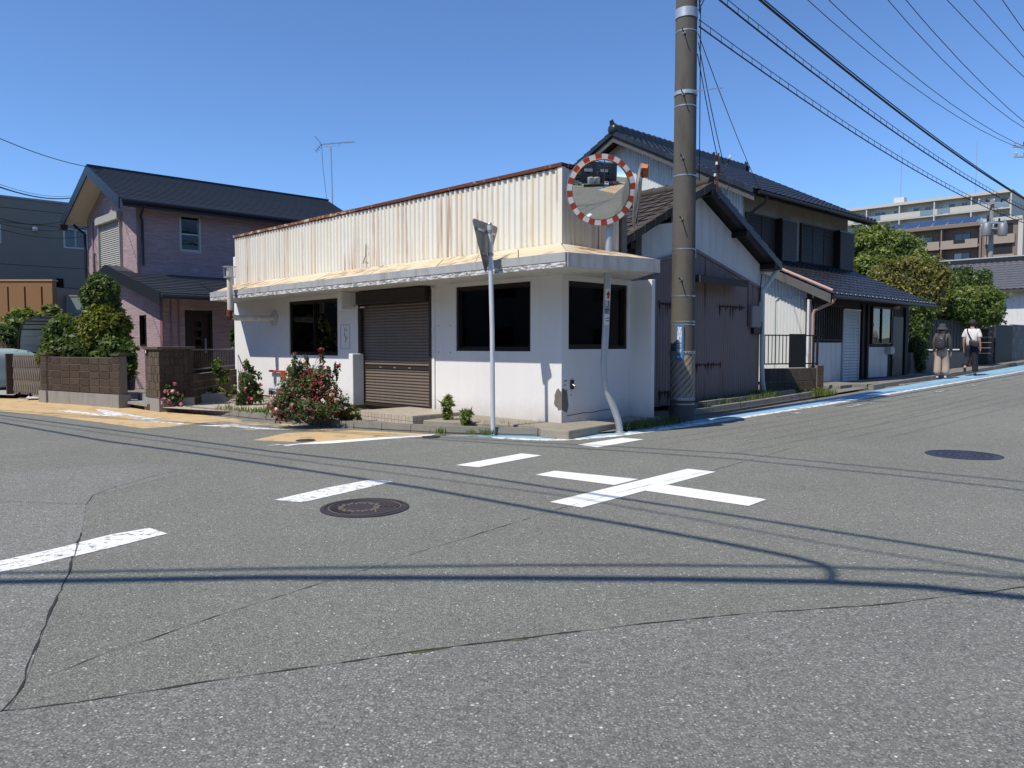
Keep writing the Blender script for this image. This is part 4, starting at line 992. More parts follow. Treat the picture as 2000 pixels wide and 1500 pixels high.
# ground-floor wing with its own low roof
Qw = (Q[0] + 2.0 * N2[0], Q[1] + 2.0 * N2[1]); FGw = Fr(Qw, UL, N1); FWw = Fr(Qw, V, N2)
on_ = rect(FGw, 273, 287, 615, 676); od2 = rect(FWw, 360, 417, 590, 720); od2 = (od2[0], od2[1], .25, 2.25)
wall('wall', FGw, 0, 3.23, .1, 2.72, .15, [on_], M['pink'], ph); wall('wall', FWw, .003, 7.0, .1, 2.60, .15, [od2], M['pink'], ph)
zw = lambda u: 2.61 + .244 * (u + 1.0)
MB().prism([FGw.pt(0, -.15, 2.72), FGw.pt(3.23, -.15, 2.72), FGw.pt(3.23, -.15, 3.30), FGw.pt(2.9, -.15, 3.38), FGw.pt(0, -.15, zw(0) - .14)], (N1[0] * .148, N1[1] * .148, 0)).build('gable', M['pink'], ph)
window(FGw, on_, ph, M['dark_frame'], M['glass_dark'], 1, -.03, .03)
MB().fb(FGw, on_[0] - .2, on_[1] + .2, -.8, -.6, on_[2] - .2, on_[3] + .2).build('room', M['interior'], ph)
dr = MB().fb(FWw, od2[0] + .002, od2[0] + .06, -.14, -.02, .25, 2.25).fb(FWw, od2[1] - .06, od2[1] - .002, -.14, -.02, .25, 2.25).fb(FWw, od2[0] + .06, od2[1] - .06, -.14, -.02, 2.17, 2.248).build('front_door', M['dark_frame'], ph)
MB().fb(FWw, od2[0] + .06, od2[1] - .06, -.13, -.09, .25, 2.17).build('door_leaf', M['door_brown'], dr)
for k in range(6): MB().fb(FWw, (od2[0] + od2[1]) / 2 - .08, (od2[0] + od2[1]) / 2 + .08, -.095, -.08, .55 + k * .25, .70 + k * .25).build('door_light', M['glass_dark'], dr)
MB().fb(FWw, od2[1] - .2, od2[1] - .16, -.09, -.04, 1.1, 1.5).build('handle', M['steel'], dr)
for px_ in (314, 335, 350):
    u_ = FWw.px(px_, 640)[0] if px_ > 325 else None
    if u_ is not None: MB().fb(FWw, u_ - .02, u_ + .02, .001, .03, .3, 2.5).build('trim_strip', plain('rose_trim', (.26, .15, .16), .6), ph)
u_ = FGw.px(314, 640)[0]; MB().fb(FGw, -.02, u_, .001, .02, .3, 2.6).build('corner_trim', plain('rose_brown_trim', (.20, .10, .105), .6), ph)
wf, wb = -.42, 7.0
lo = MB().hexa([at(Qw, -1.0, wf, 2.51), at(Qw, -1.0, wb, 2.51), at(Qw, 2.0, wb, 3.245), at(Qw, 2.0, wf, 3.245), at(Qw, -1.0, wf, 2.60), at(Qw, -1.0, wb, 2.60), at(Qw, 2.0, wb, 3.335), at(Qw, 2.0, wf, 3.335)])
lo.hexa([at(Qw, 2.0, wf, 3.245), at(Qw, 2.0, -.001, 3.245), at(Qw, 2.9, -.001, 3.465), at(Qw, 2.9, wf, 3.465), at(Qw, 2.0, wf, 3.335), at(Qw, 2.0, -.001, 3.335), at(Qw, 2.9, -.001, 3.555), at(Qw, 2.9, wf, 3.555)])
lo.hexa([at(Qw, 2.9, wf, 3.465), at(Qw, 2.9, -.001, 3.465), at(Qw, 4.2, -.001, 3.14), at(Qw, 4.2, wf, 3.14), at(Qw, 2.9, wf, 3.555), at(Qw, 2.9, -.001, 3.555), at(Qw, 4.2, -.001, 3.23), at(Qw, 4.2, wf, 3.23)])
loo = lo.build('porch_roof', M['cream'], ph)
slope(loo, Qw, -1.0, 2.604, 1.97, 3.333, wf + .01, wb, 12, M['slate'], .032)
MB().hexa([at(Qw, 1.97, wf + .01, 3.335), at(Qw, 1.97, -.002, 3.335), at(Qw, 2.9, -.002, 3.565), at(Qw, 2.9, wf + .01, 3.565), at(Qw, 1.97, wf + .01, 3.36), at(Qw, 1.97, -.002, 3.36), at(Qw, 2.9, -.002, 3.59), at(Qw, 2.9, wf + .01, 3.59)]).build('slate_slope', M['slate'], loo)
barge(Qw, -1.03, 2.63, 2.9, 3.60, wf - .03, .33, loo, M['navy']); barge(Qw, 4.25, 3.26, 2.9, 3.60, wf - .03, .33, loo, M['navy'])
MB().tube([at(Qw, -1.07, wf + .02, 2.53), at(Qw, -1.07, wb, 2.53)], .055, 8).build('gutter', M['navy'], loo, True)
MB().bar(at(Qw, .5, 1.2, 2.99), at(Qw, -.9, 1.0, 2.66), .05).build('snow_bar', M['navy'], loo)
# television aerial on the pink house
ap_ = D(650, 391, 27.6); an = thing('television_aerial', 'slim television aerial on a mast above the pink house roof', 'aerial', (ap_[0], ap_[1], 6.2))
top = D(647, 286, 27.6); MB().tube([(ap_[0], ap_[1], 6.1), (ap_[0] - .05, ap_[1], top[2])], .022, 6).build('mast', M['steel'], an, True)
b0 = Vector(D(628, 282, 27.6)); b1 = Vector(D(692, 277, 27.6)); MB().tube([b0, b1], .012, 5).build('boom', M['steel'], an)
for k in range(16):
    p = b0.lerp(b1, .08 + .92 * k / 15); MB().bar(p - Vector((0, .16, 0)), p + Vector((0, .16, 0)), .008).build('element', M['steel'], an)
for s in (-1, 1):
    for k in range(4): MB().bar(b0 + Vector((-.06 * k - .02, -.2, s * (.03 + .07 * k))), b0 + Vector((-.06 * k - .02, .2, s * (.03 + .07 * k))), .01).build('reflector', M['dark_frame'], an)
    MB().bar(b0, b0 + Vector((-.2, 0, s * .25)), .012).build('reflector_arm', M['dark_frame'], an)
mb = MB(); mb.tube([b0.lerp(b1, .1), b0.lerp(b1, .1) - Vector((0, 0, .09)), b0.lerp(b1, .56) - Vector((0, 0, .09)), b0.lerp(b1, .56)], .009, 5); mb.build('mount_stay', M['steel'], an)
MB().tube([b0, D(631, 330, 27.6), D(638, 388, 27.6)], .008, 5).build('lead', M['wire'], an)
# ------------------------------------------------------------------ neighbours further left
FGr = Fr(D(140, 675, 33.0)[:2], V, N2)
gb = thing('grey_building', 'dark grey flat-roofed building with lace-curtained window behind the pink house', 'building', (*FGr.o, .1))
M['greywall'] = plain('dark_grey_wall', (.185, .175, .150), .85, var=.1, nsc=1.0, bump=.1)
og = rect(FGr, 123, 172, 447, 486); og2 = rect(FGr, -30, 3, 437, 474)
wall('wall', FGr, -14, 9, .1, 7.5, .2, [og, og2], M['greywall'], gb)
MB().fb(FGr, -14, 9, -9, -.21, 7.1, 7.35).build('flat_roof', M['greywall'], gb); MB().fb(FGr, -14.05, 9.05, -.25, .05, 7.5, 7.58).build('coping', M['sign_back'], gb)
MB().fb(FGr, -14, -13.8, -9, -.2, .1, 7.1).fb(FGr, 8.8, 9, -9, -.2, .1, 7.1).fb(FGr, -14, 9, -9.2, -9, .1, 7.1).build('back_walls', M['greywall'], gb)
for o in (og, og2):
    window(FGr, o, gb, M['alu'], M['glass'], 2, -.05, .05); n = 14; c = MB(); w0 = o[1] - o[0]
    for k in range(n * 2 + 1): c.v += [FGr.pt(o[0] + .06 + (w0 - .12) * k / n / 2, -.22 - .03 * (k % 2), o[2] + .12), FGr.pt(o[0] + .06 + (w0 - .12) * k / n / 2, -.22 - .03 * (k % 2), o[3] - .05)]
    for k in range(n * 2): c.f.append((2 * k, 2 * k + 2, 2 * k + 3, 2 * k + 1))
    c.build('curtain', M['curtain'], gb)
a = rect(FGr, 63, 72, 444, 452); MB().fb(FGr, a[0], a[1], 0, .18, a[2], a[3]).build('vent_hood', M['galv'], gb, bevel=.02)
for y in (412, 440, 520, 560): u, z = FGr.px(70, y); MB().fb(FGr, -13.9, 8.9, .001, .006, z, z + .02).build('panel_joint', M['navy'], gb)
a = rect(FGr, 110, 125, 544, 590); MB().fb(FGr, a[0], a[1], .0, .03, a[2], a[3]).build('window', M['glass_dark'], gb)
ob = thing('orange_annexe', 'burnt-orange rendered annexe with three narrow vertical slit openings', 'building', (-17.5, 27.0, .1))
FO = Fr((-26, 27.0), (1, 0), (0, -1)); M['orangewall'] = plain('orange_render', (.27, .145, .068), .9, var=.08, nsc=3)
sl3 = []
for x in (16, 49, 82): sl3.append(rect(FO, x - 2.5, x + 2.5, 560, 609))
ut = FO.px(103, 600)[0]; zt = FO.px(50, 549)[1]
wall('wall', FO, 0, ut, .9, zt, .25, sl3, M['orangewall'], ob); MB().fb(FO, -.03, ut + .03, -.3, .03, zt, zt + .06).build('coping', plain('tan_coping', (.40, .25, .13), .7), ob)
MB().fb(FO, 0, ut, -3, -.26, .1, zt - .2).build('body', M['interior'], ob); MB().fb(FO, 0, ut + 3, -.2, .0, .1, .9).build('base_wall', plain('grey_base', (.30, .29, .26), .9), ob)
FB = Fr(D(105, 675, 27.8)[:2], (1, 0), (0, -1)); u1 = FB.px(190, 600)[0]; zb0 = FB.px(140, 614)[1]; zb1 = FB.px(140, 579)[1]
bc = thing('glass_balcony', 'frosted glass balcony front with metal rail beside the orange annexe', 'balcony', (*FB.o, zb0))
MB().fb(FB, 0, u1, -1.4, .02, zb0 - .2, zb0).build('slab', M['greywall'], bc); MB().fb(FB, 0, u1, -.03, .03, zb1, zb1 + .05).build('rail', M['alu'], bc)
for k in range(3): MB().fb(FB, k * u1 / 3 + .03, (k + 1) * u1 / 3 - .03, -.01, .01, zb0 + .05, zb1 - .02).build('pane', plain('frosted_glass', (.22, .27, .26), .3, var=.05), bc); MB().fb(FB, k * u1 / 3 - .02, k * u1 / 3 + .02, -.02, .02, zb0, zb1).build('post', M['alu'], bc)
MB().fb(FB, .1, u1 - .1, -1.38, -1.3, .1, zb0 - .2).build('support_wall', M['greywall'], bc)
# carport with a curved smoked roof, and the car under its cover
cpo = D(37, 690, 21.5); cp = thing('carport', 'carport with curved smoked-plastic roof panels and brown ribs above the hedge', 'carport', (cpo[0], cpo[1], .1))
prof = [(0, .0), (.03, .25), (.12, .48), (.28, .68), (.50, .82), (.80, .90), (1.6, .98), (2.4, 1.0)]
M['smoke'] = plain('smoked_panel', (.30, .34, .38), .12, var=.1, spec=.8)
def cpt(a, z, v): return (cpo[0] - UL[0] * a + V[0] * v, cpo[1] - UL[1] * a + V[1] * v, cpo[2] + z)
for i in range(len(prof) - 1):
    for k in range(4):
        a0, z0 = prof[i]; a1, z1 = prof[i + 1]; v0, v1 = k * .95 + .03, (k + 1) * .95 - .03
        MB().hexa([cpt(a0, z0 + .012, v0), cpt(a0, z0 + .012, v1), cpt(a1, z1 - .0, v1), cpt(a1, z1 - .0, v0), cpt(a0, z0 + .022, v0), cpt(a0, z0 + .022, v1), cpt(a1, z1 + .01, v1), cpt(a1, z1 + .01, v0)]).build('roof_panel', M['smoke'], cp)
for k in range(5): MB().tube([cpt(a, z + .01, k * .95) for a, z in prof], .03, 6).build('rib', M['dark_frame'], cp, True)
for i in (0, 3, 4, 5, 6): MB().tube([cpt(prof[i][0], prof[i][1] + .01, 0), cpt(prof[i][0], prof[i][1] + .01, 3.8)], .022, 6).build('purlin', M['dark_frame'], cp, True)
for v in (.1, 3.7): MB().tube([cpt(0, .05, v), (*cpt(0, 0, v)[:2], .1)], .045, 8).build('post', M['dark_frame'], cp, True)
cv = thing('covered_car', 'parked car wrapped in a pale blue-green cloth cover behind the folding gate', 'car', D(-45, 755, 20.0))
bm = bmesh.new(); bmesh.ops.create_cube(bm, size=1); bmesh.ops.subdivide_edges(bm, edges=bm.edges[:], cuts=11, use_grid_fill=True)
rr = random.Random(5)
for v in bm.verts:
    x, y, z = v.co * 2; k = (abs(x) ** 4 + abs(y) ** 4 + abs(z) ** 6) ** (-1 / 5.0) if v.co.length else 1; x, y, z = x * k, y * k, z * k
    prof_z = 1.0 if abs(x) < .45 else 1.0 - .36 * min(1, (abs(x) - .45) / .4)
    zz = (z + 1) / 2; zz = zz * (1.12 * prof_z); w = .86 * (1 + .06 * (1 - zz / 1.5)); fold = .045 * math.sin(x * 17 + y * 5) * (1.2 - zz) + .03 * math.sin(y * 23 + x * 9) * (1.1 - zz)
    v.co = (x * 1.95 + fold, y * w + fold, zz)
me = bpy.data.meshes.new('cover'); bm.to_mesh(me); bm.free(); me.polygons.foreach_set('use_smooth', [True] * len(me.polygons))
o = link('cover', me, plain('pale_teal_cloth', (.27, .35, .36), .8, var=.1, nsc=5, bump=.25, bsc=9), cv); o.matrix_parent_inverse = Matrix.Identity(4); o.rotation_euler = (0, 0, math.atan2(V[1], V[0])); cv.location = (*D(-30, 755, 20.5)[:2], .1)
for sx in (-1.2, 1.2):
    for sy in (-.72, .72):
        c = Vector(cv.location) + Vector((V[0] * sx + N2[0] * sy, V[1] * sx + N2[1] * sy, .3)); w = MB().lathe([(0, -.1), (.26, -.1), (.3, -.06), (.3, .06), (.26, .1), (0, .1)], c, 16, (*N2, 0)).build('wheel', M['black']); w.parent = cv; w.matrix_parent_inverse = Matrix.Translation(cv.location).inverted()
# ------------------------------------------------------------------ front garden walls, block by block
M['block_brown'] = m_block('brown_split_block', (.095, .072, .058)); M['block_grey'] = m_block('grey_split_block', (.135, .108, .086))
def block_run(th, parent, A, B, z0, z1, rows, bl, m, mortar, face):
    A = Vector((A[0], A[1])); B = Vector((B[0], B[1])); L = (B - A).length; d = (B - A) / L; fr = Fr(A, (d.x, d.y), (d.y, -d.x) if face > 0 else (-d.y, d.x))
    MB().fb(fr, .004, L - .004, -th + .012, -.012, z0, z1 - .004).build('mortar', mortar, parent)
    n = max(1, int(round(L / bl))); w = L / n; h = (z1 - z0) / rows
    bm = bmesh.new(); bmesh.ops.create_cube(bm, size=1); bmesh.ops.scale(bm, vec=(w - .014, th, h - .014), verts=bm.verts); bmesh.ops.bevel(bm, geom=bm.edges[:], offset=.006, segments=1, affect='EDGES')
    me = bpy.data.meshes.new('block'); bm.to_mesh(me); bm.free()
    for r in range(rows):
        for k in range(n):
            j = random.uniform(-.003, .003); place('block', me, m, Matrix.Translation(fr.pt((k + .5) * w, -th / 2 + j, z0 + (r + .5) * h)) @ Matrix(((fr.d[0], fr.n[0], 0, 0), (fr.d[1], fr.n[1], 0, 0), (0, 0, 1, 0), (0, 0, 0, 1))), parent)
    return fr, L
A_ = G(84, 777, .1); B_ = G(236, 787.5, .1)
gw = thing('garden_wall', 'brown split-block garden wall on a pale concrete plinth below the shrubs', 'wall', A_)
fr, L = block_run(.12, gw, A_, B_, .28, 1.05, 5, .39, M['block_brown'], M['grout'], 1)
MB().fb(fr, 0, L, -.14, .03, .0, .275).build('plinth', M['concrete'], gw)
for u0 in (-.02, L - .24):
    pf = Fr(fr.pt(u0, .03, 0)[:2], fr.d, fr.n); block_run(.18, gw, pf.pt(0, 0, 0)[:2], pf.pt(.26, 0, 0)[:2], .28, 1.08, 5, .26, M['block_brown'], M['grout'], 1); MB().fb(pf, -.02, .28, -.20, .02, 1.085, 1.13).build('pillar_cap', M['block_grey'], gw, bevel=.008); MB().fb(pf, -.03, .29, -.22, .04, .0, .277).build('pillar_base', M['concrete'], gw)
es = [G(240, 784, .12)[:2], G(287, 791, .12)[:2]]
stp = thing('garden_step', 'concrete entrance step between the garden wall and the gate pillar', 'step', (*es[0], 0))
d = Vector(es[1]) - Vector(es[0]); nn_ = Vector((-d.y, d.x)).normalized()
MB().prism([(*es[0], .09), (*es[1], .09), (*(Vector(es[1]) + nn_ * 1.6), .09), (*(Vector(es[0]) + nn_ * 1.6), .09)], (0, 0, .05)).build('lower_tread', M['concrete'], stp)
MB().prism([(*(Vector(es[0]) + nn_ * .3), .14), (*(Vector(es[1]) + nn_ * .3), .14), (*(Vector(es[1]) + nn_ * 1.6), .14), (*(Vector(es[0]) + nn_ * 1.6), .14)], (0, 0, .15)).build('upper_tread', M['concrete'], stp)
Cg = G(313, 795, .1)
gp = thing('gate_pillar', 'tall brown ribbed-block gate pillar wall with stone cap and small number plate', 'gate pillar', Cg)
FPl = Fr(Cg[:2], UL, N1); FPr = Fr(Cg[:2], V, N2); ul_ = FPl.px(284, 730)[0]; ur_ = FPr.px(377, 700)[0]
ztp = FPr.px(340, 682)[1]
MB().prism([FPl.pt(-.03, .03, .0), FPl.pt(ul_ + .02, .03, .0), at(Cg, ul_ + .02, ur_, .0), at(Cg, -.03, ur_, .0)], (0, 0, .26)).build('plinth', M['concrete'], gp)
core = [at(Cg, .012, .012, .26), at(Cg, ul_ - .012, .012, .26), at(Cg, ul_ - .012, ur_ - .012, .26), at(Cg, .012, ur_ - .012, .26)]
MB().prism(core, (0, 0, ztp - .27)).build('core', M['grout'], gp)
def facing(fr, L, z0, z1, rows, wid, parent, m):
    n = max(1, int(round(L / wid))); w = L / n; h = (z1 - z0) / rows; mb = MB().box((0, -.012, 0), (w - .007, .03, h - .006)); me = mb.build('block_shape', m).data; bpy.data.objects.remove(bpy.data.objects['block_shape'])
    for r in range(rows):
        for k in range(n):
            place('block', me, m, rotm(fr, fr.pt((k + .5) * w, random.uniform(-.004, .006), z0 + (r + .5) * h)), parent)
facing(FPl, ul_, .27, ztp, 6, .10, gp, M['block_grey']); facing(FPr, ur_, .27, ztp, 6, .095, gp, M['block_brown'])
MB().prism([at(Cg, -.05, -.05, ztp), at(Cg, ul_ + .05, -.05, ztp), at(Cg, ul_ + .05, ur_ + .03, ztp), at(Cg, -.05, ur_ + .03, ztp)], (0, 0, .05)).build('cap', M['block_grey'], gp, bevel=.01)
u, z = FPl.px(286, 690); MB().fb(FPl, ul_ - .18, ul_ - .08, .012, .03, z - .02, z + .08).build('number_plate', M['black'], gp); MB().fb(FPl, ul_ - .145, ul_ - .115, .03, .034, z, z + .06).build('digit', M['print_white'], gp)
# low wall with rail between pillar and shop
lw = thing('low_rail_wall', 'low dark block wall topped by a metal rail beside the pink house entrance', 'wall', at(Cg, .1, ur_, .1))
pe = Vector(at(Cg, .06, ur_ + .01, 0)[:2]); se = Vector(FL.pt(LEN - .02, .02, 0)[:2]); dd_ = (se - pe); Lw_ = dd_.length - .05; dd_.normalize(); fr2 = Fr(pe, (dd_.x, dd_.y))
block_run(.12, lw, fr2.o, fr2.pt(Lw_, 0, 0)[:2], .1, .72, 4, .39, M['block_brown'], M['grout'], 1)
for z in (.80, 1.20): MB().fb(fr2, 0, Lw_, -.08, -.05, z, z + .03).build('rail', M['dark_frame'], lw)
for k in range(26): MB().fb(fr2, k * Lw_ / 25, k * Lw_ / 25 + .012, -.071, -.059, .80, 1.2).build('bar', M['dark_frame'], lw)
# folding lattice gate
Ag = Vector(G(29, 771, .08)); Bg = Vector(G(81, 775, .08)); fg_ = thing('folding_gate', 'brown aluminium folding lattice gate closed across the drive', 'gate', tuple(Ag))
M['gate'] = plain('champagne_aluminium', (.30, .25, .22), .35, metal=.5, var=.1); nb = 15
dg = (Bg - Ag) / nb; ng = Vector((dg.y, -dg.x, 0)).normalized()
for k in range(nb + 1):
    p = Ag + dg * k; MB().bar(p + Vector((0, 0, .03)), p + Vector((0, 0, .98)), .018, .03).build('upright', M['gate'], fg_)
for k in range(nb):
    for j in range(3):
        p = Ag + dg * k + ng * .02; z0 = .10 + .3 * j
        MB().tube([p + Vector((0, 0, z0)), p + dg * .35 + Vector((0, 0, z0 + .13)), p + dg + Vector((0, 0, z0 + .28))], .011, 5).build('lattice_bar', M['alu'], fg_, True)
for k in (3, 9): MB().lathe([(0, -.02), (.045, -.02), (.045, .02), (0, .02)], tuple(Ag + dg * k + Vector((0, 0, .03))), 10, tuple(dg)).build('caster', M['black'], fg_)
gpst = tag(MB().box((Ag.x - .14, Ag.y + .05, .55), (.16, .16, 1.1), .7).build('gate_post', M['block_brown'], bevel=.01), 'dark square block post at the left end of the folding gate', 'post')
tag(MB().prism([(*G(50, 782, .0)[:2], .03), (*G(62, 775, .0)[:2], .09), (*G(82, 776, .0)[:2], .09), (*G(80, 781, .0)[:2], .03)], (0, 0, .02)).build('kerb_ramp', plain('pale_ramp', (.55, .54, .50), .8)), 'pale kerb ramp wedge in front of the folding gate', 'ramp')
gv = sheet('gravel', [G(*p, .09)[:2] for p in ((-60, 770), (26, 772), (60, 760), (0, 735), (-80, 730))], .095, plain('grey_gravel', (.33, .34, .32), .95, var=.4, nsc=45, bump=.9, bsc=50)); tag(gv, kind='structure')
# ------------------------------------------------------------------ shrubs and flowers of the left plot
b1 = blob_px(197, 578, 17.6, 31, 38); b2 = blob_px(205, 640, 17.5, 40, 42)
tp = thing('cloud_pruned_tree', 'clipped evergreen with a dark round ball above a yellow-green ball', 'tree', (*D(205, 640, 17.5)[:2], .1))
limbs((*D(205, 640, 17.5)[:2], .1), [b1, b2], .05, M['bark'], tp)
leaf_mesh('upper_crown', [b1], 9000, .048, M['leaf_dark'], tp, shell=.86, seed=2, tight=.5); leaf_mesh('lower_crown', [b2], 14000, .042, M['leaf_yellow'], tp, elong=2.8, shell=.86, up=.9, seed=3, tight=.5)
bl = [blob_px(132, 652, 18.0, 32, 28), blob_px(112, 676, 18.2, 24, 18), blob_px(158, 664, 17.9, 30, 24), blob_px(150, 684, 17.6, 40, 20), blob_px(112, 694, 17.8, 30, 12)]
shrub('garden_shrub', 'broad glossy green shrub spilling over the brown garden wall', 'shrub', bl, (*D(125, 690, 18)[:2], .1), 20000, .062, M['leaf_shrub'], elong=2.3, seed=4)
bl = [blob_px(230, 680, 17.0, 26, 18), blob_px(246, 695, 16.8, 18, 14), blob_px(212, 697, 16.9, 24, 16)]
shrub('garden_shrub', 'low dark shrub with pale green tips at the foot of the round clipped tree', 'shrub', bl, (*D(228, 700, 17)[:2], .1), 6500, .06, M['leaf_dark'], elong=2.2, seed=5)
bl = [blob_px(10, 664, 22.5, 24, 22), blob_px(-25, 655, 22.5, 34, 28), blob_px(38, 694, 20.6, 14, 10)]
shrub('garden_shrub', 'green shrub at the left picture edge below the orange annexe', 'shrub', bl, (*D(20, 680, 21)[:2], .1), 9000, .065, M['leaf_shrub'], elong=2.2, seed=6)
bl = [blob_px(55, 628, 24.5, 34, 22), blob_px(100, 618, 24.5, 22, 20)]
shrub('garden_shrub', 'shrub tops showing above the curved carport roof', 'shrub', bl, (*D(70, 640, 24.5)[:2], .1), 3500, .09, M['leaf_mid'], elong=2.0, seed=61)
pc = Vector(G(252, 769, .205)[:2])
pt_ = thing('potted_plant', 'leafy green plant in a dark blue pot on the entrance step', 'potted plant', (pc.x, pc.y, .29))
MB().lathe([(0, 0), (.12, 0), (.145, .28), (.155, .29), (.155, .31), (.13, .31), (.12, .26), (0, .26)], (pc.x, pc.y, .292), 20).build('pot', plain('blue_pot', (.03, .045, .09), .4), pt_, True)
bl = [((pc.x, pc.y, .80), (.20, .2, .26)), ((pc.x + .03, pc.y - .03, 1.02), (.14, .14, .16))]; leaf_mesh('foliage', bl, 1100, .075, M['leaf_weed'], pt_, elong=1.8, shell=.3, seed=7); limbs((pc.x, pc.y, .5), bl, .015, M['bark'], pt_, name='stem')
# gravel strip with pebbles
tag(sheet('gravel_bed', [G(*p, .1)[:2] for p in ((318, 796), (380, 800), (440, 803), (520, 808), (560, 800), (500, 782), (470, 765), (430, 760), (380, 765), (330, 780))], .098, plain('pale_gravel', (.42, .36, .29), .95, var=.4, nsc=40, bump=.9, bsc=45)), kind='structure')
r = np.random.RandomState(3); mb = MB()
for k in range(900):
    x = r.uniform(345, 545); y = r.uniform(771, 803); p = G(x, y, .10)
    if (Vector(p[:2]) - Vector(C)).dot(Vector(N1)) < .05 or y > 797 + (x - 330) * .055: continue
    s = r.uniform(.010, .024); mb.add([(p[0] + s * a * r.uniform(.7, 1.2), p[1] + s * b_ * r.uniform(.7, 1.2), p[2] + s * c_ * .7) for a, b_, c_ in ((1, 0, 0), (-1, 0, 0), (0, 1, 0), (0, -1, 0), (0, 0, 1), (0, 0, -1))], [(0, 2, 4), (2, 1, 4), (1, 3, 4), (3, 0, 4), (2, 0, 5), (1, 2, 5), (3, 1, 5), (0, 3, 5)])
tag(mb.build('pebbles', plain('pebble', (.46, .41, .34), .9, var=.45, nsc=30)), 'pale loose pebbles on the gravel bed by the flowers', 'pebbles', kind='stuff')
def rose(name, label, px, py, Y, w, h, n, size, fl, seed, cat='flower bush'):
    base = (*D(px, py, Y)[:2], .1); k = Y / FPX
    bl = [((base[0] + dx * w * k, base[1] + random.uniform(-.1, .1), .1 + z * h * k), (w * k * rx, w * k * rx * .8, h * k * rz)) for dx, z, rx, rz in ((0, .38, .5, .36), (-.28, .3, .3, .28), (.28, .3, .3, .28), (.05, .68, .28, .28))]
    t = thing(name, label, cat, base); limbs(base, bl, .014, M['bark'], t, seed, 'stems'); leaf_mesh('foliage', bl, n, size, M['leaf_rose'], t, shell=.25, seed=seed)
    for i, (m_, cnt, fs) in enumerate(fl): flowers(t, bl, cnt, fs, M[m_], seed + i, 'blossoms')
    return t
rose('flower_bush', 'small pink geranium-like flowers at the foot of the gate pillar', 334, 796, 14.6, 40, 46, 900, .045, [('petal_pink', 26, .07)], 11)
rose('flower_bush', 'low bush of pale pink flowers between gate pillar and sapling', 390, 777, 15.9, 44, 38, 800, .045, [('petal_pale', 22, .06), ('petal_pink', 6, .06)], 12)
rose('flower_bush', 'slim red and pink rose bush at the far left corner of the shop', 487, 788, 14.9, 46, 88, 2200, .045, [('petal_red', 22, .06), ('petal_pale', 16, .055)], 13)
base = (*D(428, 775, 16.0)[:2], .1)
sp = thing('sapling', 'thin young sapling with yellow-green leaves in front of the low rail wall', 'sapling', base)
bl = [((base[0] - .02, base[1], .82), (.15, .12, .17)), ((base[0] + .1, base[1], .62), (.12, .1, .14)), ((base[0], base[1], .30), (.22, .2, .16))]
limbs(base, bl, .012, M['bark'], sp, 5, 'stem'); leaf_mesh('foliage', bl[:2], 420, .07, M['leaf_weed'], sp, elong=1.9, shell=.2, seed=14); leaf_mesh('lower_leaves', bl[2:], 500, .05, M['leaf_olive'], sp, shell=.2, seed=15)
# the big rose bush in front of the shop window
rb_ = G(605, 826, .06); rbl = []
for x, y, rx, rz in ((600, 772, 54, 46), (560, 790, 32, 36), (650, 785, 32, 34), (610, 800, 58, 24), (593, 735, 32, 28), (640, 738, 20, 24), (583, 712, 15, 24), (634, 702, 6, 30), (666, 722, 7, 26), (618, 748, 28, 28), (604, 703, 6, 22)):
    Y = 11.75 + random.uniform(-.15, .3); rbl.append(blob_px(x - 6, y, Y, rx * .9, rz * .94, rx * .5))
rbt = thing('rose_bush', 'large sprawling rose bush covered in small red flowers beside the roller shutter', 'rose bush', (rb_[0], rb_[1], .08))
limbs((rb_[0], rb_[1] + .2, .08), rbl, .018, M['bark'], rbt, 21, 'stems'); leaf_mesh('foliage', rbl, 17000, .027, M['leaf_rose'], rbt, shell=.25, seed=22, elong=1.6)
flowers(rbt, rbl[:6] + rbl[9:10], 460, .034, M['petal_red'], 23, 'blossoms', 8); flowers(rbt, rbl[1:5], 40, .06, M['petal_pale'], 24, 'pale_blossoms', 10); flowers(rbt, rbl[6:9], 10, .05, M['petal_red'], 25, 'top_blossoms', 10)
bl = [blob_px(672, 805, 12.0, 22, 20), blob_px(690, 812, 11.8, 16, 14)]
shrub('weed_clump', 'reddish low weeds between the rose bush and the tiled step', 'weeds', bl, (*bl[0][0][:2], .1), 1100, .035, M['leaf_olive'], r0=.008, seed=26)
# weeds along the kerb and slab
def gp_(l, dz=.1): return [G(x, y, dz) for x, y in l]
grass('weeds', 'tufts of green grass on the kerb near the slim rose bush', gp_([(440, 800), (460, 802), (480, 804), (500, 806), (515, 806), (530, 800)]), 420, .10, M['leaf_weed'], 31, .09)
for lab, x, y, hh, sd in (('tall leafy weed growing at the right end of the tiled step', 876, 828, .42, 41), ('second leafy weed on the concrete apron left of the slim sign pole', 912, 835, .26, 42)):
    p = G(x, y, .06); t = thing('tall_weed', lab, 'weed', p); bl = [((p[0], p[1], p[2] + hh * .35), (.09, .08, hh * .3)), ((p[0], p[1], p[2] + hh * .8), (.10, .09, hh * .22))]
    MB().tube([p, (p[0] + .01, p[1], p[2] + hh * .9)], .007, 5).build('stem', M['leaf_weed'], t); leaf_mesh('foliage', bl, 330, .03, M['leaf_weed'], t, elong=5, shell=.05, seed=sd, up=.1, droop=-.4)
grass('weeds', 'dry pinkish grass tufts along the apron by the slim sign pole', gp_([(890, 834), (900, 836), (940, 838), (955, 842), (985, 840), (1000, 842), (1025, 843), (1040, 843), (1055, 838)], .02), 260, .16, M['dry'], 32, .05, wd=.006)
grass('weeds', 'small green weeds in the kerb joint near the slim sign pole', gp_([(860, 846), (920, 848), (948, 846), (955, 848), (990, 843), (1030, 840), (1035, 838)], .03), 420, .07, M['leaf_weed'], 33, .05)
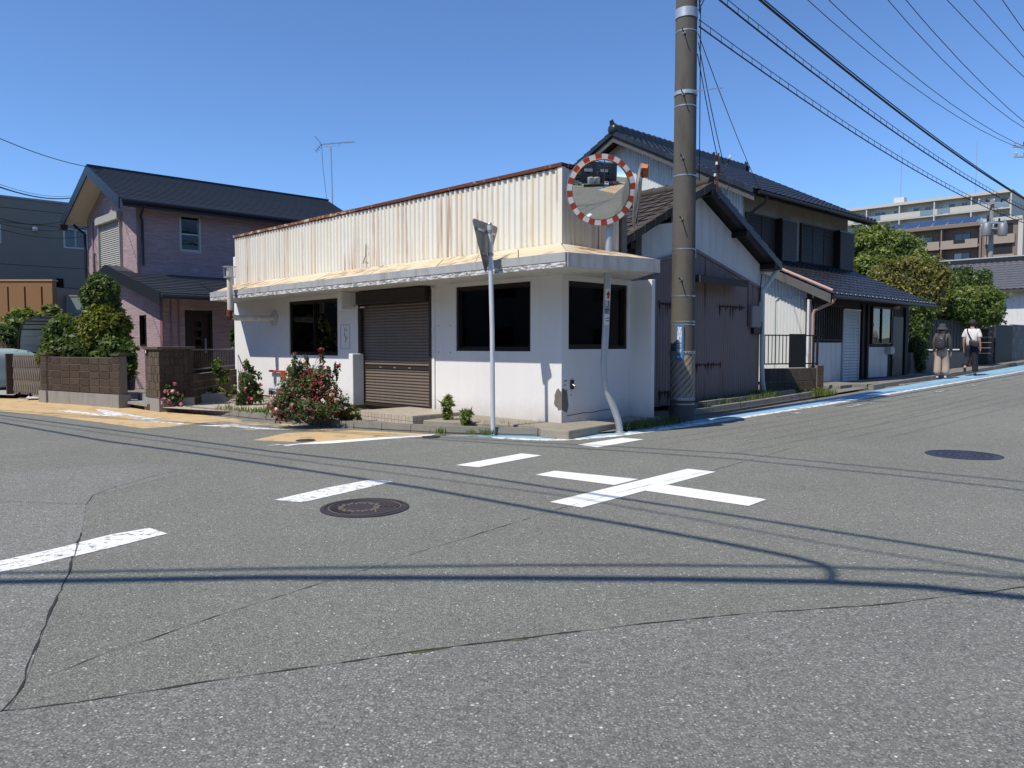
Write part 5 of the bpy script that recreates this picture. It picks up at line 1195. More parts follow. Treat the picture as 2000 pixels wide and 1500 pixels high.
grass('weeds', 'low green weeds along the foot of the shaded end wall of the shop', gp_([(1110, 818), (1130, 815), (1150, 813), (1165, 810), (1190, 806), (1185, 808)], .13), 380, .07, M['leaf_dark'], 34, .04)

bl = [blob_px(462, 655, 19.6, 9, 22), blob_px(466, 640, 19.6, 7, 12)]
shrub('garden_shrub', 'small dark shrub peeping out behind the left end of the shop', 'shrub', bl, (*bl[0][0][:2], .1), 700, .08, M['leaf_dark'], elong=2.2, seed=62, r0=.015)

# ------------------------------------------------------------------ roof tiles
def tile_mesh(tw, tl, H=.032, over=1.18, th=.022, flat=False):
    """one interlocking tile: curved section, lifted lower edge; local x across, y up the slope"""
    n = 7; mb = MB(); xs = [tw * i / (n - 1) * 1.03 for i in range(n)]
    if flat: hs_ = [.0, .0, .004, .004, .004, .014, .014]
    else: hs_ = [H * (.55 - .45 * math.cos(2 * PI * (i / (n - 1)) + .6)) for i in range(n)]
    for y, lift in ((0, th), (tl * over, 0.0)):
        for x, h in zip(xs, hs_): mb.v.append((x, y, h + lift))
    for x, h in zip(xs, hs_): mb.v.append((x, .004, h + lift - th if False else h - .004))
    for i in range(n - 1):
        mb.f.append((i, i + 1, n + i + 1, n + i)); mb.f.append((2 * n + i, 2 * n + i + 1, i + 1, i))
    me = bpy.data.meshes.new('tile'); me.from_pydata(mb.v, [], mb.f); me.polygons.foreach_set('use_smooth', [True] * len(me.polygons)); me.set_sharp_from_angle(angle=math.radians(45)); return me
def tile_roof(parent, O, A, S, Wd, L, tw, tl, m, joined=False, flat=False, name='tile'):
    """O eave corner, A unit vector along the eave, S unit vector up the slope"""
    O, A, S = Vector(O), Vector(A).normalized(), Vector(S).normalized(); N = A.cross(S).normalized()
    if N.z < 0: N = -N
    nc = int(round(Wd / tw)); nr = int(round(L / tl)); tw = Wd / nc; tl = L / nr; me = tile_mesh(tw, tl, flat=flat)
    R = Matrix((A, S, N)).transposed().to_4x4()
    if joined:
        co_ = np.array([v.co[:] for v in me.vertices]); fc = [tuple(p.vertices) for p in me.polygons]; vs = []; fs = []; Rn = np.array(R.to_3x3())
        for r in range(nr):
            for c in range(nc):
                b = len(vs) * len(co_); vs.append((co_ + [c * tw, r * tl, 0]) @ Rn.T + np.array(O)); fs += [tuple(i + b for i in f) for f in fc]
        m2 = bpy.data.meshes.new(name); m2.from_pydata(np.concatenate(vs).tolist(), [], fs); return tag(link(name, m2, m, parent), kind='stuff')
    for r in range(nr):
        for c in range(nc): place(name, me, m, Matrix.Translation(O + A * (c * tw) + S * (r * tl) + N * random.uniform(-.003, .003)) @ R, parent)
M['tile_dark'] = plain('blue_black_tile', (.030, .032, .037), .30, var=.25, nsc=9, rnd=.35, bump=.15)
M['tile_brown'] = plain('weathered_brown_tile', (.075, .061, .050), .8, var=.35, nsc=8, rnd=.4, bump=.4)
M['mauve'] = m_rustsheet('mauve_ribbed_sheet', (.235, .185, .178), (.085, .032, .018), .95, (10, 10, .4))
M['whiterib'] = plain('white_ribbed_sheet_b', (.60, .615, .59), .5, var=.05, dirt=.12)
M['beigerib'] = plain('beige_ribbed_siding', (.36, .34, .29), .6, var=.08, dirt=.3)
M['plaster'] = plain('white_plaster', (.62, .63, .62), .9, var=.06, dirt=.3)
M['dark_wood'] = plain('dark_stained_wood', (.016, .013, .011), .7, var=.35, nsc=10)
M['grey_wood'] = plain('weathered_wood', (.062, .054, .047), .85, var=.3, nsc=12)
M['white_metal'] = plain('white_shutter_metal', (.55, .56, .56), .5, var=.06, dirt=.35)
M['copper'] = plain('faded_pink_gutter', (.46, .30, .24), .5, var=.12)
M['pvc'] = plain('pale_pvc', (.50, .56, .55), .45, var=.08, dirt=.35)
M['amado'] = plain('brown_louvre', (.048, .038, .030), .6, var=.12)

# ------------------------------------------------------------------ mauve tin shed with brown tiles
SB = (5.42, 16.3); FSh = Fr(SB, V, N2)
shd = thing('tin_shed', 'mauve corrugated-iron shed with white gable and weathered brown tile roof', 'shed', (SB[0], SB[1], .2))
RU, RZ, EZ = -2.42, 4.40, 3.05; US, UE = -4.15, -.02; g0 = .16
kp = (RZ - EZ) / 2.7
ztop_s = lambda u: 3.16 - .245 * abs(u - RU + .1)
sw2 = (UE - US) / 6
for i in range(6): corr('ribbed_sheet', FSh, US + i * sw2, US + (i + 1) * sw2 + .01, g0 + .04 * random.random(), lambda u: ztop_s(u) - .01, .085, .024, M['mauve'], shd, w=.004 * (i % 2), trap=False)
zga = lambda u: RZ - kp * abs(u - RU) - .13
MB().prism([FSh.pt(US, -.15, g0), FSh.pt(UE, -.15, g0), FSh.pt(UE, -.15, zga(UE)), FSh.pt(RU, -.15, zga(RU)), FSh.pt(US, -.15, zga(US))], (N2[0] * .14, N2[1] * .14, 0)).build('gable_wall', M['plaster'], shd)
for a, b in ((US, RU - .1), (RU - .1, UE)): MB().bar(FSh.pt(a, .012, ztop_s(a)), FSh.pt(b, .012, ztop_s(b)), .05, .06).build('trim_board', plain('mauve_trim_board', (.20, .15, .15), .6), shd)
BK = 5.0                                           # the shed runs back from the street
def sp_(u, w, z): return FSh.pt(u, w, z)
MB().fb(FSh, US, US + .12, -BK, -.15, g0, zga(US)).build('side_wall', M['mauve'], shd); MB().fb(FSh, UE - .12, UE, -BK, -.15, g0, zga(UE)).build('side_wall', M['plaster'], shd)
WO = .30; uL, uR = RU - 2.7, RU + 2.7
dk = MB()
for s in (-1, 1):
    e = RU + s * 2.7
    dk.hexa([sp_(e, WO, EZ - .09), sp_(e, -BK, EZ - .09), sp_(RU, -BK, RZ - .09), sp_(RU, WO, RZ - .09), sp_(e, WO, EZ - .01), sp_(e, -BK, EZ - .01), sp_(RU, -BK, RZ - .01), sp_(RU, WO, RZ - .01)])
sr = dk.build('roof', M['dark_wood'], shd)
upL = Vector(sp_(RU, 0, RZ)) - Vector(sp_(uL, 0, EZ)); Ls = upL.length
tile_roof(sr, sp_(uL - .04, -BK, EZ - .01), Vector(sp_(0, 1, 0)) - Vector(sp_(0, 0, 0)), upL, BK + WO, Ls, .33, .27, M['tile_brown'], flat=True)
upR = Vector(sp_(RU, 0, RZ)) - Vector(sp_(uR, 0, EZ))
tile_roof(sr, sp_(uR + .04, WO, EZ - .01), Vector(sp_(0, -1, 0)) - Vector(sp_(0, 0, 0)), upR, BK + WO, Ls, .33, .27, M['tile_brown'], joined=True, flat=True, name='tiles')
for s in (-1, 1):                                   # verge tiles, one after another
    e = RU + s * 2.7
    for k in range(9):
        t0, t1 = k / 9, (k + 1) / 9 + .01; a = Vector(sp_(e, WO, EZ)).lerp(Vector(sp_(RU, WO, RZ)), t0); b = Vector(sp_(e, WO, EZ)).lerp(Vector(sp_(RU, WO, RZ)), min(t1, 1)); nv = Vector((*N2, 0))
        MB().hexa([a - nv * .12 + Vector((0, 0, -.10)), b - nv * .12 + Vector((0, 0, -.10)), b + nv * .04 + Vector((0, 0, -.10)), a + nv * .05 + Vector((0, 0, -.105)), a - nv * .12 + Vector((0, 0, .055)), b - nv * .12 + Vector((0, 0, .035)), b + nv * .04 + Vector((0, 0, .035)), a + nv * .05 + Vector((0, 0, .055))]).build('verge_tile', M['tile_brown'] if s < 0 else M['tile_dark'], sr)
for k in range(16):
    a = Vector(sp_(RU, WO - k * .335, RZ + .03)); b = Vector(sp_(RU, WO - k * .335 - .34, RZ + .025)); MB().tube([a, b], [.11, .10], 10).build('ridge_tile', M['tile_brown'], sr, True)
for u in (RU - 2.45, RU - 1.3, RU, RU + 1.3, RU + 2.45): z = RZ - kp * abs(u - RU) - .16; MB().fb(FSh, u - .05, u + .05, -.1, .36, z - .06, z + .05).build('purlin_end', M['dark_wood'], shd)
MB().tube([sp_(uR + .06, WO - .05, EZ - .09), sp_(uR + .06, -1.5, EZ - .08)], .05, 8).build('gutter', M['grey_trim'], shd, True)
MB().tube([sp_(uL - .07, WO + .05, EZ - .12), sp_(uL - .07, -2, EZ - .12)], .06, 8).build('gutter', M['rustcap'], shd, True)
MB().fb(FSh, uL - .16, uL + .06, WO - .2, WO + .12, EZ - .25, EZ - .12).build('gutter_box', M['rustcap'], shd, bevel=.02)
u, z = FSh.px(1486, 545, .1); gz_ = .14
pipe(shd, [sp_(uR + .04, .2, EZ - .12), sp_(uR - .1, .12, EZ - .35), sp_(UE - .02, .08, EZ - .55), sp_(UE, .08, .9), sp_(UE + .03, .09, .5), sp_(UE + .10, .12, .14)], .05, M['pvc'])
a = rect(FSh, 1335, 1430, 541, 553); MB().hexa([sp_(a[0], .0, a[2]), sp_(a[1], .0, a[2]), sp_(a[1], .38, a[2] - .06), sp_(a[0], .38, a[2] - .06), sp_(a[0], .0, a[3] + .02), sp_(a[1], .0, a[3] + .02), sp_(a[1], .38, a[3] - .04), sp_(a[0], .38, a[3] - .04)]).build('window_canopy', M['grey_wood'], shd)
a = rect(FSh, 1458, 1478, 597, 640); MB().fb(FSh, a[0], a[1] - .04, .02, .14, a[2], a[3]).build('meter_box', plain('mauve_meter', (.22, .19, .19), .5), shd, bevel=.03); MB().fb(FSh, a[0] + .14, a[1] + .06, .02, .10, a[2] - .14, a[2] + .14).build('meter_cover', M['black'], shd, bevel=.02)
MB().tube([sp_(a[0] + .04, .03, a[3]), sp_(a[0] + .03, .03, 2.6)], .02, 6).build('conduit', M['mauve'], shd)
MB().tube([sp_(a[1], .05, a[3]), sp_(a[1] + .02, .06, a[3] + .4), sp_(UE - .03, .06, a[3] + .7)], .012, 6).build('service_cable', M['wire'], shd)
rustline = m_rust('dark_rust_run', (.030, .013, .009), (.075, .03, .018), (.20, .15, .145), .58)
for (x0, x1, y) in ((1403, 1453, 601), (1283, 1312, 594), (1355, 1405, 711), (1283, 1312, 765)):
    a0 = FSh.px(x0, y)[0]; a1, z = FSh.px(x1, y); n = 30; p = []; q = []
    for k in range(n + 1):
        ua = a0 + (a1 - a0) * k / n; p.append(FSh.pt(ua, .027, z - .006 - .022 * random.random())); q.append(FSh.pt(ua, .027, z + .004 + .02 * random.random() ** 2))
    mb = MB(); mb.v = p + q; mb.f = [(k, k + 1, n + 2 + k, n + 1 + k) for k in range(n)]; mb.build('rust_line', rustline, shd)
    for k in range(17):                              # separate runs below the lap joint
        ua = a0 + (a1 - a0) * random.random(); wd_ = random.uniform(.010, .028); ln = random.uniform(.05, .34) * random.random() ** .7 + .03; up2_ = random.uniform(.0, .07)
        MB().add([FSh.pt(ua - wd_, .0275, z), FSh.pt(ua, .0275, z - ln), FSh.pt(ua + wd_ * .4, .0275, z - ln * .6), FSh.pt(ua + wd_, .0275, z), FSh.pt(ua + wd_ * .3, .0275, z + up2_)], [(0, 1, 2, 3, 4)]).build('rust_run', rustline, shd)
# service bracket on the gable
bp_ = Vector(sp_(RU + .12, WO + .05, RZ - .15)); MB().bar(bp_, bp_ + Vector((.02, 0, .75)), .03).build('service_mast', M['rustcap'], shd)
for k in range(7):
    p = bp_ + Vector((random.uniform(-.15, .25), random.uniform(-.1, .1), random.uniform(.1, .75))); q = bp_ + Vector((.02, 0, random.uniform(-.2, .7)))
    MB().tube([p, p.lerp(q, .5) + Vector((0, -.03, -.12)), q], .008, 5).build('service_loop', M['wire'], shd); MB().lathe([(0, 0), (.025, .01), (.025, .06), (0, .07)], p, 8).build('insulator', M['white_refl'] if k % 2 else M['black'], shd, True)

# ------------------------------------------------------------------ two-storey house with blue-black tiles
H0 = (6.46, 21.0); FGh = Fr(H0, UL, N1); FWh = Fr(H0, V, N2)
hs2 = thing('tiled_house', 'two-storey house with white ribbed gable, brown shutters and blue-black tiled roofs', 'house', (H0[0], H0[1], .3))
UR, ZR, UEv, ZE = 4.07, 7.93, -.62, 5.50; kh = (ZR - ZE) / (UR - UEv); HW = 2 * UR; HLn = 6.7
zro = lambda u: ZR - kh * abs(u - UR) - .16
for i in range(9):
    u0, u1 = i * .915, (i + 1) * .915
    if u0 < UR < u1:
        corr('ribbed_sheet', FGh, u0, UR, .3, zro, .092, .026, M['whiterib'], hs2, trap=False); corr('ribbed_sheet', FGh, UR, u1, .3, zro, .092, .026, M['whiterib'], hs2, trap=False)
    else: corr('ribbed_sheet', FGh, u0, min(u1, HW), .3, zro, .092, .026, M['whiterib'], hs2, w=.003 * (i % 2), trap=False)
MB().prism([FGh.pt(0, -.15, .3), FGh.pt(HW, -.15, .3), FGh.pt(HW, -.15, zro(HW)), FGh.pt(UR, -.15, zro(UR)), FGh.pt(0, -.15, zro(0))], (N1[0] * .145, N1[1] * .145, 0)).build('gable_wall', M['plaster'], hs2)
wall('wall', FWh, .0, HLn, .3, 5.55, .15, [], M['plaster'], hs2)
for i in range(9): corr('siding_sheet', FWh, .02 + i * HLn / 9, .02 + (i + 1) * HLn / 9 - .001, 3.6, 5.6, .11, .020, M['beigerib'], hs2, w=.004)
def hp(u, v, z): return at(H0, u, v, z)
vF, vB = -.55, HLn + .55
MB().hexa([hp(UEv, vF, ZE - .12), hp(UEv, vB, ZE - .12), hp(UR, vB, ZR - .12), hp(UR, vF, ZR - .12), hp(UEv, vF, ZE - .01), hp(UEv, vB, ZE - .01), hp(UR, vB, ZR - .01), hp(UR, vF, ZR - .01)]).hexa([hp(2 * UR - UEv, vF, ZE - .12), hp(2 * UR - UEv, vB, ZE - .12), hp(UR, vB, ZR - .12), hp(UR, vF, ZR - .12), hp(2 * UR - UEv, vF, ZE - .01), hp(2 * UR - UEv, vB, ZE - .01), hp(UR, vB, ZR - .01), hp(UR, vF, ZR - .01)]).build('roof', M['dark_wood'], hs2)
hr = hs2.children[-1] if hs2.children else None
hr = [o for o in bpy.data.objects if o.parent == hs2 and o.name.startswith('roof')][0]
sR = Vector(hp(UR, 0, ZR)) - Vector(hp(UEv, 0, ZE))
tile_roof(hr, hp(UEv - .05, vF, ZE - .01), (*V, 0), sR, vB - vF, sR.length, .28, .26, M['tile_dark'], joined=True, name='tiles')
sL = Vector(hp(UR, 0, ZR)) - Vector(hp(2 * UR - UEv, 0, ZE))
tile_roof(hr, hp(2 * UR - UEv + .05, vB, ZE - .01), (-V[0], -V[1], 0), sL, vB - vF, sR.length, .28, .26, M['tile_dark'], joined=True, name='tiles')
for s in (-1, 1):                                   # gable verge: tile rows and board
    e = UEv if s < 0 else 2 * UR - UEv; n = 17
    for k in range(n):
        a = Vector(hp(e, vF, ZE)).lerp(Vector(hp(UR, vF, ZR)), k / n); b = Vector(hp(e, vF, ZE)).lerp(Vector(hp(UR, vF, ZR)), (k + 1) / n); vv = Vector((*V, 0))
        MB().hexa([a - vv * .05 + Vector((0, 0, -.10)), b - vv * .04 + Vector((0, 0, -.10)), b + vv * .2 + Vector((0, 0, -.05)), a + vv * .2 + Vector((0, 0, -.05)), a - vv * .05 + Vector((0, 0, .06)), b - vv * .04 + Vector((0, 0, .04)), b + vv * .2 + Vector((0, 0, .05)), a + vv * .2 + Vector((0, 0, .07))]).build('verge_tile', M['tile_dark'], hr)
    barge(H0, e, ZE - .10, UR, ZR - .10, vF + .02, .20, hr, plain('grey_barge', (.085, .083, .08), .8))
ridge = MB()
rdg = MB().bar(hp(UR, vF + .1, ZR + .06), hp(UR, vB - .1, ZR + .06), .22, .14).build('ridge_base', M['tile_dark'], hr)
nR = 27
for k in range(nR):
    a = Vector(hp(UR, vF + .05, ZR + .16)).lerp(Vector(hp(UR, vB - .05, ZR + .16)), k / nR); b = Vector(hp(UR, vF + .05, ZR + .16)).lerp(Vector(hp(UR, vB - .05, ZR + .16)), (k + .96) / nR)
    MB().tube([a, a.lerp(b, .12), a.lerp(b, .15), b], [.125, .125, .105, .105], 10).build('ridge_tile', M['tile_dark'], rdg, True)
for v, sgn in ((vF, -1), (vB, 1)):
    c = Vector(hp(UR, v, ZR + .08)); MB().lathe([(0, .1), (.10, .09), (.17, .04), (.19, -.02), (.16, -.06)], c, 14, (V[0] * sgn, V[1] * sgn, 0)).build('ridge_end_tile', M['tile_dark'], rdg, True)
    MB().tube([c + Vector((0, 0, .12)), c + Vector((V[0] * sgn * .06, V[1] * sgn * .06, .24)), c + Vector((0, 0, .30))], [.09, .07, .02], 8).build('ridge_ornament', M['tile_dark'], rdg, True)
MB().tube([hp(UEv - .10, vF + .1, ZE - .07), hp(UEv - .10, vB, ZE - .07)], .055, 8).build('gutter', M['dark_frame'], hr, True)
pipe(hs2, [hp(UEv - .08, .0, ZE - .12), hp(UEv - .05, .02, ZE - .25), hp(-.12, .08, ZE - .55), hp(-.08, .10, ZE - .7), hp(-.08, .10, 3.9)], .04, M['grey_wood'])
MB().hexa([hp(UEv + .02, vF + .1, ZE - .17), hp(UEv + .02, vB - .1, ZE - .17), hp(.02, vB - .1, ZE + .18), hp(.02, vF + .1, ZE + .18), hp(UEv + .02, vF + .1, ZE - .13), hp(UEv + .02, vB - .1, ZE - .13), hp(.02, vB - .1, ZE + .22), hp(.02, vF + .1, ZE + .22)]).build('eave_soffit', M['grey_wood'], hr)
def shutters(fr, x0, x1, xb, yt, yb, np_):
    a = rect(fr, x0, x1, yt, yb); mb = MB().fb(fr, a[0] - .04, a[1] + .04, .02, .10, a[2] - .05, a[2]).fb(fr, a[0] - .04, a[1] + .04, .02, .10, a[3], a[3] + .05).fb(fr, a[0] - .04, a[0], .02, .10, a[2], a[3])
    w = mb.build('shutter_set', M['amado'], hs2)
    for k in range(np_):
        u0 = a[0] + (a[1] - a[0]) * k / np_ + .01; u1 = a[0] + (a[1] - a[0]) * (k + 1) / np_ - .01
        MB().fb(fr, u0, u1, .02, .045 + .012 * (k % 2), a[2], a[3]).build('shutter_panel', M['amado'], w); n = 18; h = (a[3] - a[2]) / n
        for j in range(n): z = a[2] + j * h; MB().hexa([fr.pt(u0 + .02, .05, z), fr.pt(u1 - .02, .05, z), fr.pt(u1 - .02, .072, z), fr.pt(u0 + .02, .072, z), fr.pt(u0 + .02, .05, z + h), fr.pt(u1 - .02, .05, z + h), fr.pt(u1 - .02, .056, z + h * .9), fr.pt(u0 + .02, .056, z + h * .9)]).build('louvre', M['amado'], w)
    b = rect(fr, x1 + 2, xb, yt, yb); MB().fb(fr, b[0], b[1], .02, .26, a[2] - .06, a[3] + .04).build('shutter_case', M['dark_frame'], w); n = 22; h = (a[3] - a[2]) / n
    for j in range(n): z = a[2] + j * h; MB().hexa([fr.pt(b[0] + .02, .26, z), fr.pt(b[1] - .02, .26, z), fr.pt(b[1] - .02, .285, z), fr.pt(b[0] + .02, .285, z), fr.pt(b[0] + .02, .26, z + h), fr.pt(b[1] - .02, .26, z + h), fr.pt(b[1] - .02, .266, z + h * .9), fr.pt(b[0] + .02, .266, z + h * .9)]).build('louvre', plain('taupe_louvre', (.105, .086, .070), .6) if 'taupe_louvre' not in bpy.data.materials else bpy.data.materials['taupe_louvre'], w)
shutters(FWh, 1455, 1510, 1540, 424, 508, 2); shutters(FWh, 1562, 1624, 1652, 446, 524, 3)
# lean-to along the street
L0 = (H0[0] + 2.0 * N2[0], H0[1] + 2.0 * N2[1]); FLe = Fr(L0, V, N2); ZF = .40
zle = lambda u: 2.62 + .49 * (u + 2.62)
for i in range(2): corr('ribbed_sheet', FGh, -2.0 + i, -1.0 + i - .001, .3, lambda u: zle(u) - .16, .092, .026, M['whiterib'], hs2, w=.002 * i, trap=False)
MB().prism([FGh.pt(-2.0, -.12, .3), FGh.pt(0, -.12, .3), FGh.pt(0, -.12, zle(0) - .2), FGh.pt(-2.0, -.12, zle(-2.0) - .2)], (N1[0] * .118, N1[1] * .118, 0)).build('side_wall', M['plaster'], hs2)
vl0, vl1 = -.38, 6.85
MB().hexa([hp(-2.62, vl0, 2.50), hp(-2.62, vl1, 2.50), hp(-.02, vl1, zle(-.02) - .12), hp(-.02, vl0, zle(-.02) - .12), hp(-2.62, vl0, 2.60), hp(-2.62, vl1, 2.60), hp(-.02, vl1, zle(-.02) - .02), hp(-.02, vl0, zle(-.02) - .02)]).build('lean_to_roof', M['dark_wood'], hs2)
lr = [o for o in bpy.data.objects if o.parent == hs2 and o.name.startswith('lean_to_roof')][0]
sl2 = Vector(hp(0, 0, zle(0))) - Vector(hp(-2.62, 0, zle(-2.62)))
tile_roof(lr, hp(-2.68, vl0 + .05, 2.585), (*V, 0), sl2, vl1 - vl0 - .05, sl2.length - .02, .275, .265, M['tile_dark'])
barge(H0, -2.66, 2.60, -.05, zle(-.05) - .02, vl0 - .04, .22, lr, plain('grey_barge_b', (.10, .098, .092), .8))
MB().tube([hp(-2.70, vl0 - .02, 2.69), hp(-.05, vl0 - .02, zle(-.05) + .06)], .04, 8).build('verge_pipe', M['copper'], lr, True)
MB().tube([hp(-2.72, vl0, 2.545), hp(-2.72, vl1, 2.545)], .05, 8).build('gutter', M['dark_frame'], lr, True)
pipe(hs2, [hp(-2.70, vl0 + .1, 2.50), hp(-2.66, vl0 + .08, 2.40), hp(-2.12, -.10, 2.22), hp(-2.08, -.12, 2.12), hp(-2.08, -.12, .55)], .042, M['copper'])
pipe(hs2, [FGh.pt(-1.75, .03, 2.62), FGh.pt(-1.1, .03, 2.60), FGh.pt(-1.0, .03, 2.5), FGh.pt(-1.0, .03, .5)], .022, M['pvc'], 'conduit')
MB().fb(FGh, -1.95, -1.75, .0, .12, 2.55, 2.72).build('vent_box', M['grey_trim'], hs2)
# street front of the lean-to: dark timber wall with its openings filled
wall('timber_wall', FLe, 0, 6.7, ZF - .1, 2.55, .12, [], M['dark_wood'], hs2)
def px_u(x): return FLe.px(x, 660)[0]
ul0, ul1 = px_u(1584), px_u(1641); zl0, zl1 = FLe.px(1612, 662)[1], FLe.px(1612, 598)[1]
lat = MB().fb(FLe, ul0, ul1, .01, .06, zl0 - .05, zl0).build('lattice_window', M['grey_wood'], hs2); MB().fb(FLe, ul0, ul1, .01, .06, zl1, zl1 + .05).build('top_rail', M['grey_wood'], lat)
MB().fb(FLe, ul0 + .02, ul1 - .02, .005, .012, zl0, zl1).build('pane', M['glass_dark'], lat)
for k in range(13): u = ul0 + .03 + (ul1 - ul0 - .06) * k / 12; MB().fb(FLe, u - .014, u + .014, .03, .07, zl0 - .08, zl1 + .04).build('lattice_bar', M['grey_wood'], lat)
MB().fb(FLe, ul0 + .05, ul1, .002, .03, ZF - .12, zl0 - .1).build('white_panel', M['plaster'], hs2)
us0, us1 = px_u(1644), px_u(1674); zs1 = FLe.px(1660, 607)[1]
sd = MB().fb(FLe, us0 - .03, us0, .0, .06, ZF - .1, zs1).fb(FLe, us1, us1 + .04, .0, .06, ZF - .1, zs1).fb(FLe, us0 - .03, us1 + .04, .0, .08, zs1, zs1 + .04).build('white_shutter', M['white_metal'], hs2)
for k in range(24):
    h = (zs1 - ZF + .1) / 24; z = ZF - .1 + k * h; MB().hexa([FLe.pt(us0, .01, z), FLe.pt(us1, .01, z), FLe.pt(us1, .05, z + .012), FLe.pt(us0, .05, z + .012), FLe.pt(us0, .01, z + h), FLe.pt(us1, .01, z + h), FLe.pt(us1, .018, z + h - .002), FLe.pt(us0, .018, z + h - .002)]).build('slat', M['white_metal'], sd)
wo_ = (px_u(1697), px_u(1735), FLe.px(1715, 672)[1], FLe.px(1715, 600)[1]); MB().fb(FLe, wo_[0] - .05, wo_[1] + .05, .001, .02, wo_[2] - .06, wo_[3] + .05).build('window_surround', M['grey_wood'], hs2)
window(FLe.off(0, .09), wo_, hs2, M['dark_frame'], M['glass_dark'], 2, -.03, .035); MB().fb(FLe, (wo_[0] + wo_[1]) / 2, wo_[1] - .15, .022, .03, wo_[2] + .05, wo_[3] - .05).build('pale_blind', M['curtain'], hs2)
MB().fb(FLe, wo_[0] - .15, wo_[1] - .12, .002, .035, ZF - .05, wo_[2] - .09).build('white_panel', M['white_metal'], hs2)
u = px_u(1731); mbx = MB().fb(FLe, u - .14, u + .12, .04, .20, FLe.px(1731, 692)[1], FLe.px(1731, 677)[1]).build('letter_box', plain('grey_letter_box', (.42, .41, .38), .5), hs2, bevel=.01)
MB().fb(FLe, u + .0, u + .1, .20, .215, FLe.px(1731, 689)[1], FLe.px(1731, 680)[1]).build('letter_flap', M['white_metal'], mbx)
ud = px_u(1750); MB().fb(FLe, ud - .35, ud + .45, .002, .04, ZF - .05, 2.2).build('entrance_door', plain('dark_door', (.05, .04, .034), .5), hs2); MB().fb(FLe, ud - .3, ud + .4, .041, .05, ZF + .15, ZF + .5).build('kick_panel', plain('brown_panel', (.12, .075, .055), .6), hs2)
MB().lathe([(0, 0), (.09, .02), (.11, .1), (.03, .16), (0, .16)], FLe.pt(px_u(1741), .12, FLe.px(1741, 605)[1]), 10).build('porch_lamp', plain('lamp_straw', (.36, .28, .16), .6), hs2, True)
for x in (1577, 1682, 1692, 1766): u = px_u(x); MB().fb(FLe, u - .055, u + .055, .0, .06, ZF - .1, 2.5).build('post', M['dark_wood'] if x > 1600 else M['plaster'], hs2)
# apron and broken steps before the lean-to
tag(MB().prism([FLe.pt(-.1, .02, .18), FLe.pt(7.2, .02, .18), FLe.pt(7.2, 1.25, .18), FLe.pt(.6, 1.25, .18)], (0, 0, .13)).build('pavement', M['kerb']), kind='structure')
for i, (u0, u1, w0, w1, z) in enumerate(((-.25, .9, .35, .95, .30), (-.1, 1.2, .95, 1.35, .20), (1.3, 2.2, 1.25, 1.6, .22), (2.3, 3.9, 1.26, 1.55, .26), (4.0, 6.2, 1.26, 1.45, .27))):
    tag(MB().fb(FLe, u0, u1, w0, w1, .05, z).build('broken_step', M['kerb'], bevel=.015), ['uppermost broken concrete step by the block post of the railing', 'lower concrete step nearest the weeds by the railing', 'tilted slab below the white shutter door', 'long cracked kerb slab below the house window', 'long kerb slab beside the person with the backpack'][i], 'step', 'broken steps before the tiled house')
# railing on a low block wall with a black gate
ra = Vector(G(1489, 762, .12)[:2]); rb2 = Vector(G(1600, 756, .12)[:2]); dr_ = (rb2 - ra); Lr = dr_.length; dr_.normalize(); FRl = Fr(ra, (dr_.x, dr_.y)); zb_ = .12
rl = thing('low_railing', 'black iron railing and gate leaf on a low rough stone-block wall', 'railing', (ra.x, ra.y, zb_))
zt1 = FRl.px(1540, 719)[1]; block_run(.12, rl, FRl.o, FRl.pt(Lr, 0, 0)[:2], zb_, zt1, 2, .21, M['block_grey'], M['grout'], 1)
pf = FRl.off(Lr - .1, .03); block_run(.22, rl, pf.o, pf.pt(.22, 0, 0)[:2], zb_ - .05, zt1 + .06, 3, .22, M['block_grey'], M['grout'], 1)
z0r, z1r = FRl.px(1530, 712)[1], FRl.px(1530, 656)[1]; ug = FRl.px(1546, 690)[0]; ug1 = FRl.px(1575, 690)[0]
for z in (z0r, z1r): MB().fb(FRl, 0, Lr - .05, -.08, -.05, z, z + .03).build('rail', M['black'], rl)
for k in range(9): u = ug * k / 8; MB().fb(FRl, u - .007, u + .007, -.072, -.058, z0r, z1r).build('bar', M['black'], rl)
MB().fb(FRl, ug, ug1, -.09, -.04, z0r - .08, z1r + .05).build('gate_leaf', M['black'], rl)
for u in (Lr - .15, Lr - .02): MB().fb(FRl, u - .02, u + .02, -.085, -.045, z0r - .1, z1r).build('post', M['black'], rl)
# weeds on this side
grass('weeds', 'dark weeds along the shaded foot of the mauve tin shed', [FSh.pt(-3.2 + .2 * k, .15 + .12 * (k % 3), .05 + .008 * k) for k in range(17)], 2600, .16, M['leaf_dark'], 51, .12)
grass('weeds', 'bright green grass in front of the low stone-block wall', [FRl.pt(.1 * k, .12 + .1 * (k % 4), .10) for k in range(15)], 2600, .13, M['leaf_weed'], 52, .10)
grass('weeds', 'straggling weeds by the end post of the low stone-block wall', [redge(6.2 + .15 * k, -.35) + (.16,) for k in range(8)], 420, .16, M['leaf_weed'], 53, .10)
grass('weeds', 'dark weeds in the gutter behind the traffic mirror post', [(1.75 + .12 * k, 11.25 + .12 * k, .03) for k in range(9)], 600, .12, M['leaf_dark'], 54, .09)

leaf_mesh('weed_leaves', [(FRl.pt(.25 * k, .25, .17), (.16, .16, .10)) for k in range(7)], 2600, .035, M['leaf_weed'], None, 2.0, .1, .5, 55); tag(bpy.data.objects['weed_leaves'], 'leafy green weeds mixed into the grass before the railing wall', 'weeds', kind='stuff')

